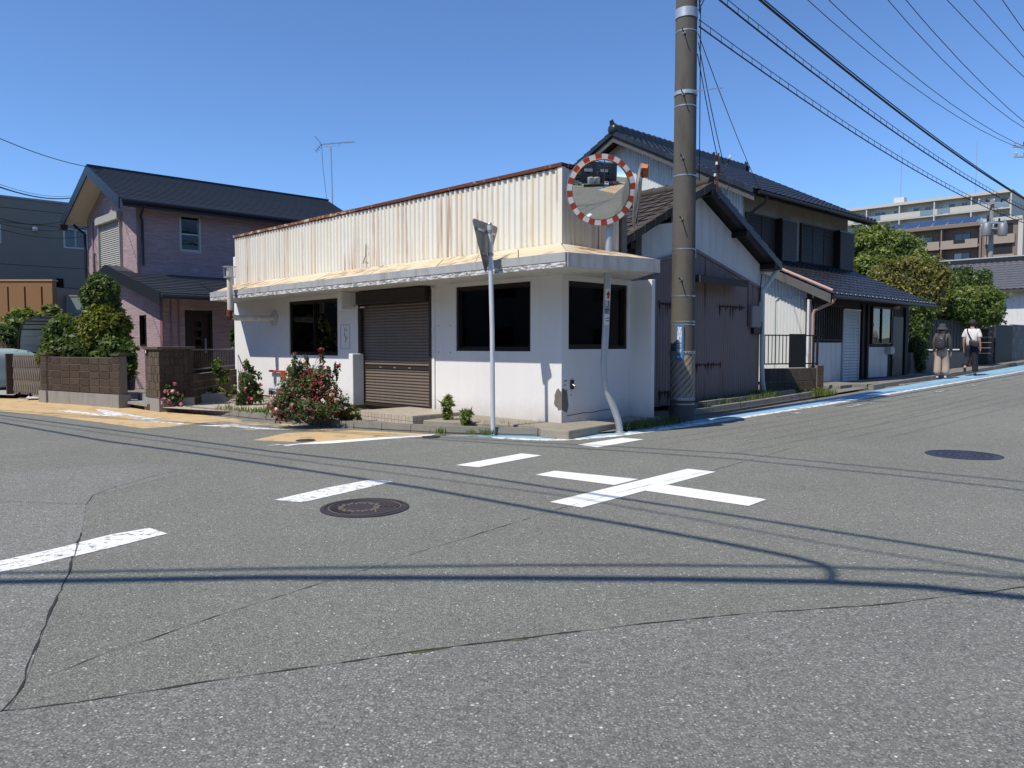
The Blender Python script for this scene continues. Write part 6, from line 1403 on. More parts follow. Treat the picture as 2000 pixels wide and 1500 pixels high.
for k in range(26): MB().lathe([(0, .035), (.030, .032), (.042, .018), (.042, -.03)], Vector(hp(-2.70, vl0 + .05 + (k + .78) * (vl1 - vl0 - .05) / 26, 2.625)), 9, (*N2, 0)).build('eave_tile_end', M['tile_dark'], lr, True)
for k in range(28): MB().lathe([(0, .035), (.032, .032), (.045, .018), (.045, -.03)], Vector(hp(UEv - .07, vF + (k + .78) * (vB - vF) / 28, ZE + .035)), 9, (*N2, 0)).build('eave_tile_end', M['tile_dark'], hr, True)

# closing walls of the right-hand houses
MB().prism([at(H0, -2.0, HLn - .12, .2), at(H0, -.01, HLn - .12, .2), at(H0, -.01, HLn - .12, zle(-.01) - .15), at(H0, -2.0, HLn - .12, zle(-2.0) - .15)], (V[0] * .12, V[1] * .12, 0)).build('end_wall', M['dark_wood'], hs2)
MB().fb(Fr(hp(0, HLn, 0)[:2], UL, (V[0], V[1])), .0, HW, -.12, .001, .2, 5.6).build('end_wall', M['plaster'], hs2)
MB().prism([at(H0, 0, HLn - .1, 5.6), at(H0, HW, HLn - .1, 5.6), at(H0, UR, HLn - .1, ZR - .2)], (V[0] * .1, V[1] * .1, 0)).build('end_gable', M['plaster'], hs2)
MB().fb(Fr(at(H0, HW, 0, 0)[:2], V, N2), 0, HLn, 0, .12, .2, 5.6).build('back_wall', M['plaster'], hs2)
MB().fb(FLe, 0, 6.7, -.12, -.01, 2.55, 2.775).build('wall_plate', M['dark_wood'], hs2); MB().fb(FWh, 0, HLn, -.15, .0, 5.55, 5.72).build('wall_plate', M['beigerib'], hs2)
MB().prism([FSh.pt(US, -BK, g0), FSh.pt(UE, -BK, g0), FSh.pt(UE, -BK, zga(UE)), FSh.pt(RU, -BK, zga(RU)), FSh.pt(US, -BK, zga(US))], (N2[0] * .1, N2[1] * .1, 0)).build('back_wall', M['mauve'], shd)
MB().fb(Fr(at(Q, 0, HL, 0)[:2], UL, (V[0], V[1])), -2, GW, -.12, 0, .1, 5.3).build('end_wall', M['pink'], ph)
MB().prism([at(Q, -.1, HL - .1, 5.3), at(Q, GW + .1, HL - .1, 5.3), at(Q, 2.1, HL - .1, 6.42)], (V[0] * .1, V[1] * .1, 0)).build('end_gable', M['pink'], ph)

# ------------------------------------------------------------------ garden wall, fence and pillars beyond the lean-to
FFn = Fr((12.2, 23.66), V, N2); zgf = lambda u: gz(*FFn.pt(u, 0, 0)[:2])
fn = thing('panel_fence', 'dark brown vertical-board fence on a low concrete wall behind the two walkers', 'fence', (*FFn.pt(2.5, 0, 0)[:2], .35))
ua, ub_ = FFn.px(1806, 670)[0], FFn.px(1893, 670)[0]; zt_f, zm_f = FFn.px(1850, 627)[1], FFn.px(1850, 683)[1]
M['fence'] = plain('dark_fence_board', (.05, .043, .037), .7, var=.25, nsc=9, rnd=.3)
MB().fb(FFn, ua - 1.2, ub_, -.15, 0, .2, zm_f - .08).build('base_wall', M['kerb'], fn); MB().fb(FFn, ua - .1, ub_, -.18, .03, zm_f - .08, zm_f - .02).build('coping', plain('mossy_coping', (.07, .07, .045), .9, var=.3, nsc=8), fn)
nbd = 26
for k in range(nbd): u = ua + (ub_ - ua) * k / nbd; MB().fb(FFn, u + .006, u + (ub_ - ua) / nbd - .006, -.09 + .012 * (k % 2), -.06 + .012 * (k % 2), zm_f + .02, zt_f).build('board', M['fence'], fn)
for z in (zm_f + .2, zt_f - .15): MB().fb(FFn, ua, ub_, -.14, -.095, z, z + .05).build('rail', M['fence'], fn)
MB().fb(FFn, ua, ub_, -.11, -.03, zt_f, zt_f + .03).build('top_cap', M['fence'], fn)
up1, up2 = FFn.px(1931, 670, .15)[0], FFn.px(1942, 670, .15)[0]; zp_ = FFn.px(1937, 637, .15)[1]
pil = thing('stone_pillar', 'rough stone-block gate pillar beyond the fence, beside the man in white', 'gate pillar', (*FFn.pt(up1, 0, 0)[:2], .4))
nbk = 8; hh = (zp_ - .35) / nbk
for k in range(nbk): MB().fb(FFn, up1 + .01 * (k % 2), up2 + .02 + .01 * (k % 2), -.35, .12 + .015 * (k % 2), .35 + k * hh, .35 + (k + 1) * hh - .01).build('block', M['block_grey'], pil)
gt = thing('wooden_gate', 'dark wooden gate between the board fence and the stone pillar', 'gate', (*FFn.pt(ub_ + .3, 0, 0)[:2], .4))
for k in range(9): w_ = (up1 - ub_ - .25) / 9; MB().fb(FFn, ub_ + .1 + k * w_, ub_ + .1 + (k + 1) * w_ - .012, -.25, -.21, .45, zp_ - .1).build('board', M['fence'], gt)
rf_ = MB().fb(FFn, ub_ + .05, up1 - .05, -.5, .1, zp_ - .08, zp_ - .02).build('gate_canopy', M['tile_dark'], gt)
u3, u4 = FFn.px(1944, 680, .1)[0], FFn.px(1976, 680, .1)[0]; z3 = FFn.px(1960, 637, .1)[1]
dw = thing('dark_wall', 'smooth dark garden wall panel right of the stone pillar', 'wall', (*FFn.pt(u3, 0, 0)[:2], .4)); MB().fb(FFn, u3, u4, -.05, .1, .35, z3).build('panel', plain('dark_panel', (.045, .047, .045), .7, var=.1), dw); MB().fb(FFn, u3, u4, -.08, .14, z3, z3 + .05).build('coping', M['kerb'], dw)
bwl = thing('block_wall', 'grey concrete-block garden wall at the far right picture edge', 'wall', (*FFn.pt(u4, 0, 0)[:2], .45))
z4 = FFn.px(1990, 634, .1)[1]; block_run(.12, bwl, FFn.pt(u4 + .03, .1, 0)[:2], FFn.pt(u4 + 9, .1, 0)[:2], .45, z4, 6, .40, plain('grey_block', (.20, .20, .19), .9, var=.2, nsc=20, rnd=.3, bump=.4), M['grout'], 1)
tag(MB().prism([FFn.pt(up1 - 1.2, .5, .40), FFn.pt(up2 + .8, .5, .43), FFn.pt(up2 + .4, 1.0, .40), FFn.pt(up1 - .9, 1.0, .38)], (0, 0, .06)).build('entrance_slab', M['slab'], bevel=.02), 'pale sunlit entrance slab at the foot of the stone pillar', 'slab')
# ------------------------------------------------------------------ trees behind the fence
def tree(label, blobs, base, n, size, m, seed, group='garden trees behind the fence', m2=None):
    t = thing('garden_tree', label, 'tree', base, group); limbs(base, blobs, .13, M['bark'], t, seed); leaf_mesh('crown', blobs, n, size, m, t, shell=.5, seed=seed)
    return t
Yt = 29.5
tree('tall bright green tree rising above the lean-to roof', [blob_px(1720, 500, Yt + 1, 50, 40), blob_px(1690, 490, Yt + 1, 34, 40), blob_px(1690, 540, Yt, 40, 34), blob_px(1765, 500, Yt + 1, 34, 34), blob_px(1715, 470, Yt + 1, 30, 26), blob_px(1745, 480, Yt + 1, 34, 22), blob_px(1790, 530, Yt, 36, 30)], (*D(1730, 700, Yt + 1)[:2], .4), 42000, .085, M['leaf_mid'], 71)
tree('olive-tinged tree with brownish young leaves in front of the tall green tree', [blob_px(1780, 560, Yt - 2, 46, 42), blob_px(1740, 555, Yt - 2, 40, 32), blob_px(1810, 545, Yt - 2, 34, 36), blob_px(1770, 590, Yt - 2, 46, 32), blob_px(1800, 600, Yt - 2, 36, 38), blob_px(1770, 520, Yt - 2, 30, 18)], (*D(1780, 700, Yt - 2)[:2], .4), 42000, .075, M['leaf_olive'], 72)
tree('dark green tree in front of the far tiled roof', [blob_px(1880, 560, Yt + 2, 44, 28), blob_px(1850, 575, Yt + 1, 34, 30), blob_px(1905, 550, Yt + 2, 24, 20), blob_px(1870, 540, Yt + 2, 24, 16)], (*D(1880, 700, Yt + 2)[:2], .5), 22000, .08, M['leaf_dark'], 73)
tree('round sunlit yellow-green bush tree just above the board fence', [blob_px(1890, 600, Yt - 1, 44, 32), blob_px(1920, 595, Yt - 1, 32, 30), blob_px(1850, 610, Yt - 1, 34, 26), blob_px(1905, 580, Yt - 1, 34, 18), blob_px(1935, 618, Yt - 1, 22, 16)], (*D(1890, 700, Yt - 1)[:2], .5), 32000, .075, M['leaf_mid'], 74)
bl = [blob_px(1797, 650, 25.4, 14, 46), blob_px(1785, 690, 25.0, 20, 34), blob_px(1800, 612, 25.8, 22, 26)]
tree('dark climbing shrub between the lean-to and the board fence', bl, (*D(1793, 720, 25.2)[:2], .4), 11000, .065, M['leaf_dark'], 75)
# ------------------------------------------------------------------ far tiled house on the right
HR = D(1840, 518, 41.0); fh = thing('far_tiled_house', 'single-storey white-walled house with grey tile roof at the right edge', 'house', (HR[0], HR[1], .8))
rA = Vector(D(1835, 519, 44.0)); rB = Vector(rA) - Vector((UL[0], UL[1], 0)) * 9.5
dn = Vector((N1[0], N1[1], 0)); eA = rA + dn * 3.0 - Vector((0, 0, 1.75)); eB = rB + dn * 3.0 - Vector((0, 0, 1.75))
tile_roof(fh, tuple(eA), (-UL[0], -UL[1], 0), rA - eA, 9.5, (rA - eA).length, .30, .28, plain('grey_tile', (.105, .105, .115), .45, var=.2, nsc=6), joined=True, name='tiles')
MB().hexa([eA - Vector((0, 0, .15)), eB - Vector((0, 0, .15)), rB - Vector((0, 0, .15)), rA - Vector((0, 0, .15)), eA - Vector((0, 0, .02)), eB - Vector((0, 0, .02)), rB - Vector((0, 0, .02)), rA - Vector((0, 0, .02))]).build('roof_deck', M['grey_wood'], fh)
b2 = dn * -6.0 - Vector((0, 0, 1.75 * 1)); MB().hexa([eA + dn * -6.0, eB + dn * -6.0, rB - Vector((0, 0, .15)), rA - Vector((0, 0, .15)), eA + dn * -6.0 + Vector((0, 0, .1)), eB + dn * -6.0 + Vector((0, 0, .1)), rB, rA]).build('back_roof', M['tile_dark'], fh)
MB().bar(rA + Vector((0, 0, .10)), rB + Vector((0, 0, .10)), .26, .24).build('ridge', M['tile_dark'], fh); MB().bar(rA + Vector((0, 0, .25)), rB + Vector((0, 0, .25)), .18, .06).build('ridge_cap', plain('pale_ridge', (.45, .45, .44), .6), fh)
wA = eA - dn * .6; wB = eB - dn * .6 + Vector((UL[0] * .5, UL[1] * .5, 0)); Lw2 = (wB - wA).length; FHh = Fr((wA.x, wA.y), (-UL[0], -UL[1]), N1)
wall('wall', FHh, 0, Lw2, .6, eA.z + .1, .15, [(Lw2 - 1.9, Lw2 - .6, 1.6, 2.7)], M['plaster'], fh); window(FHh, (Lw2 - 1.9, Lw2 - .6, 1.6, 2.7), fh, M['alu'], M['glass_dark'], 2)
FHs = Fr((wB.x, wB.y), V, N2); MB().prism([FHs.pt(0, -.02, .6), FHs.pt(4.8, -.02, .6), FHs.pt(4.8, -.02, eA.z), FHs.pt(2.4, -.02, rA.z - .2), FHs.pt(0, -.02, eA.z)], (-N2[0] * .1, -N2[1] * .1, 0)).build('end_wall', M['plaster'], fh)
c = wB + Vector((0, 0, -.9)); MB().hexa([tuple(c + dn * a_ + Vector((UL[0] * -b_, UL[1] * -b_, zz))) for zz in (-.06, .06) for a_, b_ in ((.9, -1.6), (.9, .6), (0, .6), (0, -1.6))]).build('porch_roof', M['tile_dark'], fh)
# ------------------------------------------------------------------ apartment blocks in the distance
M['apt'] = plain('beige_apartment_wall', (.46, .44, .39), .85, var=.06, nsc=.4, bump=0); M['apt_in'] = plain('pale_apartment_recess', (.50, .49, .45), .85, var=.05, nsc=.5, bump=0)
M['apt_brown'] = plain('brown_tile_wall', (.185, .145, .12), .8, var=.1, nsc=2, bump=0); M['apt_brown2'] = plain('tan_balcony_tile', (.29, .235, .19), .8, var=.08, nsc=2, bump=0)
M['glass_far'] = plain('far_window_glass', (.05, .06, .07), .08, var=.3, nsc=.6, bump=0, spec=.8); M['pane_teal'] = plain('balcony_glass', (.16, .22, .24), .15, var=.1, bump=0, spec=.7)
def apartments(name, label, px_, Y, ytop, n_bay, bay, floors, fh_, mw, mb_, mi, glass_bal, depth=9):
    o = D(px_, ytop, Y); ap = thing(name, label, 'apartment block', (o[0], o[1], .5)); f = Fr((o[0], o[1]), UL, N1); zt = o[2]; Lg = n_bay * bay
    MB().fb(f, 0, Lg, -depth, -1.5, 0, zt - .3).build('body', mi, ap); MB().fb(f, -.3, Lg, -depth - .2, .25, zt - .55, zt).build('roof_slab', mw, ap); MB().fb(f, -.25, -.002, -depth, .1, 0, zt - .55).build('end_wall', mw, ap)
    for fl in range(floors):
        z1 = zt - .55 - fl * fh_; z0 = z1 - fh_; fs = MB().fb(f, 0, Lg, -1.5, .1, z0 - .12, z0 + .12).build('balcony_floor', mw, ap)
        for b in range(n_bay):
            u0 = b * bay; MB().fb(f, u0 + bay - .16, u0 + bay + .02, -1.5, .12, z0 + .12, z1 - .12).build('party_wall', M['white_metal'] if mw is M['apt'] else mw, ap)
            if glass_bal:
                g0_, g1_ = (u0 + .1, u0 + bay * .38) if (b + fl) % 2 == 0 else (u0 + bay * .55, u0 + bay * .9)
                [MB().fb(f, qa, qb, -.05, .13, z0 + .12, z0 + 1.25).build('parapet', mb_, ap) for qa, qb in ((u0, g0_), (g1_, u0 + bay))]; MB().fb(f, g0_, g1_, .02, .06, z0 + .2, z0 + 1.25).build('glass_panel', M['pane_teal'], ap)
            else:
                q = MB().fb(f, u0 + .2, u0 + bay * .36, -.05, .15, z0 - .25, z0 + 1.05).fb(f, u0 + bay * .36, u0 + bay * .66, -.05, .15, z0 - .25, z0 + .45).fb(f, u0 + bay * .66, u0 + bay, -.05, .15, z0 - .25, z0 + 1.05); q.build('parapet', mb_, ap)
                MB().fb(f, u0 + bay * .36, u0 + bay * .66, .0, .05, z0 + .45, z0 + 1.0).build('railing', M['dark_frame'], ap)
            for (a_, b_) in (((.14, .30), (.48, .80)) if glass_bal else ((.30, .70),)):
                w = MB().fb(f, u0 + bay * a_ - .08, u0 + bay * b_ + .08, -1.5, -1.44, z0 + .12, z0 + 2.15).build('window', M['alu'] if glass_bal else M['dark_frame'], ap)
                mid = (a_ + b_) / 2
                for p0, p1, mm in ((a_, mid - .005, M['glass_far']), (mid + .005, b_, M['glass_far'] if random.random() < .55 else M['curtain'])): MB().fb(f, u0 + bay * p0, u0 + bay * p1, -1.44, -1.42, z0 + .2, z0 + 2.08).build('pane', mm, w)
    return ap, f, zt, Lg
apb, fa, za_, La = apartments('beige_apartment_block', 'long beige seven-storey apartment block with open balconies on the skyline', 1974, 140.0, 369, 6, 6.4, 7, 2.85, M['apt'], M['apt'], M['apt_in'], True, 13)
MB().fb(fa, 19.5, 21.5, -6, -4, za_, za_ + 1.8).build('roof_vent', M['white_metal'], apb); MB().tube([fa.pt(20.5, -5, za_), fa.pt(20.5, -5, za_ + 12)], .07, 5).build('lightning_rod', M['steel'], apb); MB().tube([fa.pt(6.8, -5, za_), fa.pt(6.8, -5, za_ + 11)], .07, 5).build('lightning_rod', M['steel'], apb)
for k in range(6):
    for j in range(2): MB().fb(Fr(fa.pt(-.25, 0, 0)[:2], (-N1[0], -N1[1]), (-UL[0], -UL[1])), 2.0 + 3.2 * j, 2.8 + 3.2 * j, .0, .03, za_ - 2.6 - k * 2.85, za_ - 1.6 - k * 2.85).build('window', M['glass_far'], apb)
apn, fb_, zb2, Lb = apartments('brown_apartment_block', 'brown tiled apartment block with tan balconies and solar panels on its sloping roof', 1914, 113.0, 433, 5, 5.2, 5, 2.95, M['apt_brown'], M['apt_brown2'], M['apt_brown'], False, 11)
for k in range(11): u0_, u1_ = .6 + k * 2.05, 2.5 + k * 2.05; MB().hexa([fb_.pt(u0_, -.3, zb2 + .1), fb_.pt(u1_, -.3, zb2 + .1), fb_.pt(u1_, -3.4, zb2 + 1.3), fb_.pt(u0_, -3.4, zb2 + 1.3), fb_.pt(u0_, -.3, zb2 + .18), fb_.pt(u1_, -.3, zb2 + .18), fb_.pt(u1_, -3.4, zb2 + 1.38), fb_.pt(u0_, -3.4, zb2 + 1.38)]).build('solar_panel', plain('solar_cell', (.03, .05, .11), .15, var=.1, bump=0) if 'solar_cell' not in bpy.data.materials else bpy.data.materials['solar_cell'], apn)
fst = Fr(fb_.pt(-.3, 0, 0)[:2], (-UL[0], -UL[1]), N1)
MB().fb(fst, 0, 4.6, -9, -.3, 0, zb2 - .2).build('stair_tower', M['apt_brown'], apn); MB().fb(fst, -.2, 5.1, -9.2, .2, zb2 - .2, zb2 + .3).build('roof_slab', M['apt'], apn); MB().fb(fst, 4.6, 5.2, -9, .1, 0, zb2 - .2).build('tower_wall', M['apt'], apn)
for fl in range(4): z = zb2 - 3.3 - fl * 2.95; MB().fb(fst, .4, 4.2, -.29, .1, z - .2, z + 1.1).build('stair_parapet', M['apt_brown2'], apn); MB().fb(fst, .7, 3.9, -.31, -.28, z + 1.2, z + 2.7).build('stair_opening', M['dark_frame'], apn)
o = D(1990, 452, 125.0); fr9 = Fr((o[0], o[1]), (1, 0), (0, -1)); pb = thing('pale_block', 'pale apartment block cut off by the right picture edge', 'building', (o[0], o[1], .5)); MB().fb(fr9, 0, 14, -8, 0, 0, o[2]).build('body', M['apt_in'], pb); MB().fb(fr9, -.2, 14, -8.2, .2, o[2], o[2] + .4).build('roof_slab', M['apt'], pb)
for fl in range(4):
    for k in range(3): z = o[2] - 2.4 - fl * 2.9; MB().fb(fr9, .4 + k * 3.6, 2.2 + k * 3.6, .0, .05, z, z + 1.6).build('window', M['glass_far'], pb)
    MB().fb(fr9, 0, 14, .0, .6, o[2] - 3.1 - fl * 2.9, o[2] - 2.5 - fl * 2.9).build('balcony', M['apt'], pb)
# distant utility poles
def far_pole(label, px_, ytop, Y, arms, tr):
    t_ = D(px_, ytop, Y); p = thing('utility_pole', label, 'utility pole', (t_[0], t_[1], .5), 'utility poles along the street')
    MB().tube([(t_[0], t_[1], .2), (t_[0], t_[1], t_[2])], [.2, .14], 12).build('shaft', M['concrete'], p, True)
    for py, w in arms:
        z = D(px_, py, Y)[2]; MB().bar((t_[0] - w, t_[1] - .2, z), (t_[0] + w, t_[1] - .2, z), .10).build('crossarm', M['galv'], p)
        for k in range(5): x = t_[0] - w * .9 + 1.8 * w * k / 4; MB().lathe([(0, 0), (.07, .03), (.05, .1), (.08, .16), (.04, .26), (0, .28)], (x, t_[1] - .2, z + .05), 8).build('insulator', M['dark_frame'] if k % 2 else M['galv'], p, True)
    for py in tr:
        z = D(px_, py, Y)[2]
        for s in (-1, 1): MB().lathe([(0, 0), (.28, 0), (.30, .06), (.30, .75), (.22, .85), (0, .87)], (t_[0] + s * .55, t_[1] - .35, z), 12).build('transformer', M['sign_back'], p, True)
    MB().tube([(t_[0] - .3, t_[1] - .2, t_[2] - 1), (t_[0] - .45, t_[1] - .2, t_[2] - 3), (t_[0] - .2, t_[1] - .1, t_[2] - 5)], .03, 5).build('down_lead', M['wire'], p); return t_
fpA = far_pole('distant concrete utility pole with transformers in front of the brown apartment block', 1938, 390, 52.0, ((398, 1.15), (436, .9), (447, .9)), (462,))
fpB = far_pole('utility pole with many insulators at the right picture edge', 2016, 262, 46.0, ((288, 1.3), (308, 1.2)), ())

# ------------------------------------------------------------------ overhead cables
WG = 'overhead cables'
def cable(name, label, pts, r, ladder=False, n=5, m=None):
    """tube through points; ladder adds a carrier wire with hanger rings"""
    if not ladder:
        return tag(MB().tube(pts, r, n).build(name, m or M['wire'], None, True), label, 'cable', WG)
    t = thing(name, label, 'cable', pts[0], WG); MB().tube(pts, r, 6).build('conductor', M['wire'], t, True)
    up_ = [Vector(p) + Vector((0, 0, .11)) for p in pts]; MB().tube(up_, .007, 5).build('carrier_wire', M['wire'], t, True)
    tot = sum((Vector(b) - Vector(a)).length for a, b in zip(pts, pts[1:])); k = 0; acc = 0
    rung = MB().bar((0, 0, -.02), (0, 0, .12), .007).build('rung_shape', M['wire']).data; bpy.data.objects.remove(bpy.data.objects['rung_shape'])
    for a, b in zip(pts, pts[1:]):
        a, b = Vector(a), Vector(b); L = (b - a).length
        while acc < L: place('hanger', rung, M['wire'], Matrix.Translation(a.lerp(b, acc / L)), t); acc += .34
        acc -= L
    return t
def street_wire(label, pxs, o, r, u0, u1, ladder=False, off=(0, 0)):
    f = Fr((PX + N2[0] * o, PY + N2[1] * o), V, N2); A = np.array([f.px(*p) for p in pxs]); deg = 2 if len(pxs) > 2 else 1
    c = np.polyfit(A[:, 0], A[:, 1], deg); us = np.linspace(u0, u1, 26)
    return cable('overhead_cable', label, [f.pt(u, 0, float(np.polyval(c, u))) for u in us], r, ladder)
street_wire('lowest lashed cable running right from the thick concrete pole', [(1363, 49), (1524, 164), (1730, 301), (1895, 388), (2000, 436)], .18, .012, .1, 30, True)
street_wire('middle lashed cable running right from the thick concrete pole', [(1405, 0), (1566, 126), (1720, 238), (1860, 332), (1947, 385), (2000, 409)], .35, .015, .0, 30, True)
street_wire('upper twisted cable running right above the two lashed cables', [(1482, 0), (1597, 91), (1720, 191), (1874, 308), (2000, 388)], .75, .022, -1.0, 30)
street_wire('thin messenger wire wound beside the upper twisted cable', [(1489, 0), (1603, 88), (1726, 190), (1878, 307), (2000, 386)], .78, .012, -1.0, 30)
for i, (lab, p) in enumerate((('thin high wire with a small clip, fourth from the lower left', [(1576, 0), (1706, 108), (1825, 200), (1965, 278)]), ('thin high wire, fifth from the lower left', [(1618, 0), (1755, 122), (1860, 205), (1972, 273)]),
                              ('thin high wire, sixth from the lower left', [(1734, 0), (1860, 136), (2000, 250)]), ('thin high wire, seventh from the lower left', [(1769, 0), (1905, 150), (2000, 238)]), ('thin high wire reaching the pole with many insulators', [(1850, 0), (1925, 78), (1996, 147)]),
                              ('thin high wire close to the upper right corner', [(1902, 0), (1951, 55), (2000, 112)]), ('last thin wire across the upper right corner', [(1958, 0), (1979, 30), (2000, 60)]))):
    street_wire(lab, p, 1.2 + .35 * i, .007, -9 if i < 5 else -6, 33)
# service drops from the pole to the shed gable and the house eave
def drop(label, a, b, sag, r=.008):
    a, b = Vector(a), Vector(b); return cable('service_drop', label, [tuple(a.lerp(b, t) - Vector((0, 0, sag * 4 * t * (1 - t)))) for t in np.linspace(0, 1, 12)], r)
drop('leftmost service wire from the concrete pole to the shed gable', (PX + .18, PY - .05, 6.15), bp_ + Vector((.05, 0, .45)), .05); drop('second service wire from the concrete pole to the shed gable', (PX + .2, PY - .02, 6.35), bp_ + Vector((.12, 0, .55)), .08)
drop('third service wire from the pole to the tiled house eave', (PX + .2, PY, 6.5), hp(UEv, vF + .3, ZE + .05), .10); drop('steep wire along the right flank of the concrete pole', (PX + .21, PY - .1, 6.9), (PX + .40, PY + .6, 4.2), .02)
drop('wire pair reaching the lean-to eave beside the trees', D(1752, 533, 27.0), hp(-2.7, vl1 - .2, 2.75), .03)
# wires at the left picture edge
for lab, a, b, ya, yb, r in (('highest thin wire at the left edge, crossing to the pink house roof', (-60, 243), (250, 333), 16, 24, .010), ('thick twin cable at the left edge above the grey building', (-60, 342), (150, 385), 18, 30, .020), ('thin cable just above the thick twin cable at the left edge', (-60, 336), (150, 381), 18, 30, .007),
                             ('pale twisted wire fixed to the pink house bracket', (-60, 403), (128, 430), 17, 22.9, .012), ('lower thin wire across the grey building front', (-60, 418), (180, 442), 17, 24, .008), ('lowest thin wire across the grey building front', (-60, 428), (178, 458), 17, 25, .010)):
    a, b = Vector(D(*a, ya)), Vector(D(*b, yb)); cable('overhead_cable', lab, [tuple(a.lerp(b, t) - Vector((0, 0, .25 * 4 * t * (1 - t)))) for t in np.linspace(0, 1, 14)], r)
# cables above the viewer: only their shadows fall into the picture
def shadow_wire(label, pxs, h, r, ext=(14, 14)):
    k = h / math.tan(SUN_EL); P = []
    for p in pxs: g = G(*p); P.append(Vector((g[0] + SUN_H[0] * k, g[1] + SUN_H[1] * k, g[2] + h)))
    a = (P[0] - P[1]).normalized(); b = (P[-1] - P[-2]).normalized(); P = ([P[0] + a * ext[0] + Vector((0, 0, .9))] if ext[0] else []) + P + ([P[-1] + b * ext[1] + Vector((0, 0, .9))] if ext[1] else [])
    return cable('overhead_cable', label, [tuple(p) for p in P], r, n=8)
shadow_wire('thick cable bundle overhead casting the broad dark band across the road', [(0, 1137), (500, 1128), (1000, 1129), (1300, 1131), (1600, 1136), (1800, 1146), (2000, 1168)], 6.0, .046)
shadow_wire('thin cable overhead casting the fine line above the broad dark band', [(0, 1120), (500, 1111), (1000, 1104), (1300, 1104), (1600, 1107), (1800, 1114), (2000, 1130)], 6.6, .022)
shadow_wire('cable overhead casting the upper long shadow from the ochre surface', [(0, 811), (175, 834), (371, 860), (525, 881), (840, 916), (1112, 958), (1400, 1002), (1600, 1034), (2000, 1096)], 6.2, .026)
shadow_wire('cable overhead casting the lower long shadow towards the loop', [(0, 825), (210, 862), (385, 886), (700, 934), (840, 956), (1080, 1000), (1240, 1028), (1400, 1058), (1540, 1086), (1612, 1104)], 6.2, .032, (14, 0))
shadow_wire('looped cable end overhead joining the thick bundle', [(1600, 1101), (1618, 1110), (1626, 1120), (1624, 1132)], 6.1, .028, (0, 0))
shadow_wire('thin cable overhead between the two long shadows', [(0, 817), (371, 870), (700, 915), (1112, 970), (1400, 1022), (1600, 1060), (2000, 1125)], 7.0, .012)
shadow_wire('faint high cable casting the upper pale line beyond the white cross', [(1000, 862), (1200, 872), (1440, 886), (1760, 918), (2000, 942)], 8.5, .020); shadow_wire('faint high cable casting the lower pale line beyond the white cross', [(1000, 868), (1200, 880), (1440, 897), (1760, 930), (2000, 958)], 8.5, .020)

# ------------------------------------------------------------------ road ironwork
def manhole(label, px_, py_, R, body, accent, kind):
    g = G(px_, py_); t = thing('manhole_cover', label, 'manhole cover', g, 'manhole covers'); z = g[2] + .002; c = (g[0], g[1], z)
    MB().lathe([(R, -.004), (R, .006), (R * .9, .007), (R * .9, .004)], c, 48).build('frame_ring', body, t, True); MB().lathe([(0, .004), (R * .885, .004), (R * .885, -.004)], c, 48).build('lid', body, t)
    acc = MB()
    if kind:
        for r0, r1 in ((R * .80, R * .825),): MB().lathe([(r0, .005), (r0, .009), (r1, .009), (r1, .005)], c, 48).build('ring_line', accent, t)
        for k in range(26):                            # wreath of small raised petals
            a = 2 * PI * k / 26; rr_ = R * (.40 + .05 * (k % 2)); q = MB().lathe([(0, .010), (R * .05, .009), (R * .055, .004)], (c[0] - R * .12 + rr_ * math.cos(a), c[1] + rr_ * math.sin(a), z), 7); q.build('raised_petal', accent, t)
        for k in range(9):
            for j in range(6):
                x = R * (.22 + .065 * k); y = R * (.05 + .07 * j) * (1 if k % 2 else 1.04)
                if math.hypot(x, y) < R * .78: MB().box((c[0] + x, c[1] + y, z + .006), (R * .04, R * .04, .005), .8).build('raised_stud', accent if (k + j) % 2 else body, t)
        MB().bar((c[0] + R * .2, c[1] + R * .05, z + .006), (c[0] + R * .35, c[1] - R * .55, z + .006), .012, .006).build('raised_line', accent, t)
        for k in range(15): a = PI + (k - 7) * .17; MB().bar((c[0] + R * .6 * math.cos(a), c[1] + R * .6 * math.sin(a), z + .005), (c[0] + R * .76 * math.cos(a), c[1] + R * .76 * math.sin(a), z + .005), .012, .006).build('raised_ray', body, t)
    else:
        for r_ in (.3, .5, .7):
            for k in range(int(40 * r_)): a = 2 * PI * k / int(40 * r_); MB().box((c[0] + R * r_ * math.cos(a), c[1] + R * r_ * math.sin(a), z + .005), (R * .07, R * .07, .006), a).build('raised_stud', body, t)
    return t
iron = plain('dark_cast_iron', (.060, .052, .056), .5, metal=.35, var=.2, nsc=40); iron2 = plain('bluish_cast_iron', (.055, .056, .075), .5, metal=.35, var=.2, nsc=40); gold = plain('worn_ochre_inlay', (.135, .115, .088), .7, var=.3, nsc=60)
manhole('ornamental iron manhole cover with ochre relief beside the left white dash', 713, 992, .35, iron, gold, True)
manhole('bluish iron manhole cover on the right-hand road', 1882, 889, .40, iron2, iron, False)
for lab, x, y in (('small round valve lid on the ochre surface near the white edge line', 597, 861), ('small round valve lid beside the end of the blue lane', 842, 854)):
    g = G(x, y); tag(MB().lathe([(0, .012), (.10, .012), (.105, .008), (.13, .010), (.13, .0)], g, 24).build('valve_lid', iron, None, True), lab, 'valve lid', 'small valve lids')
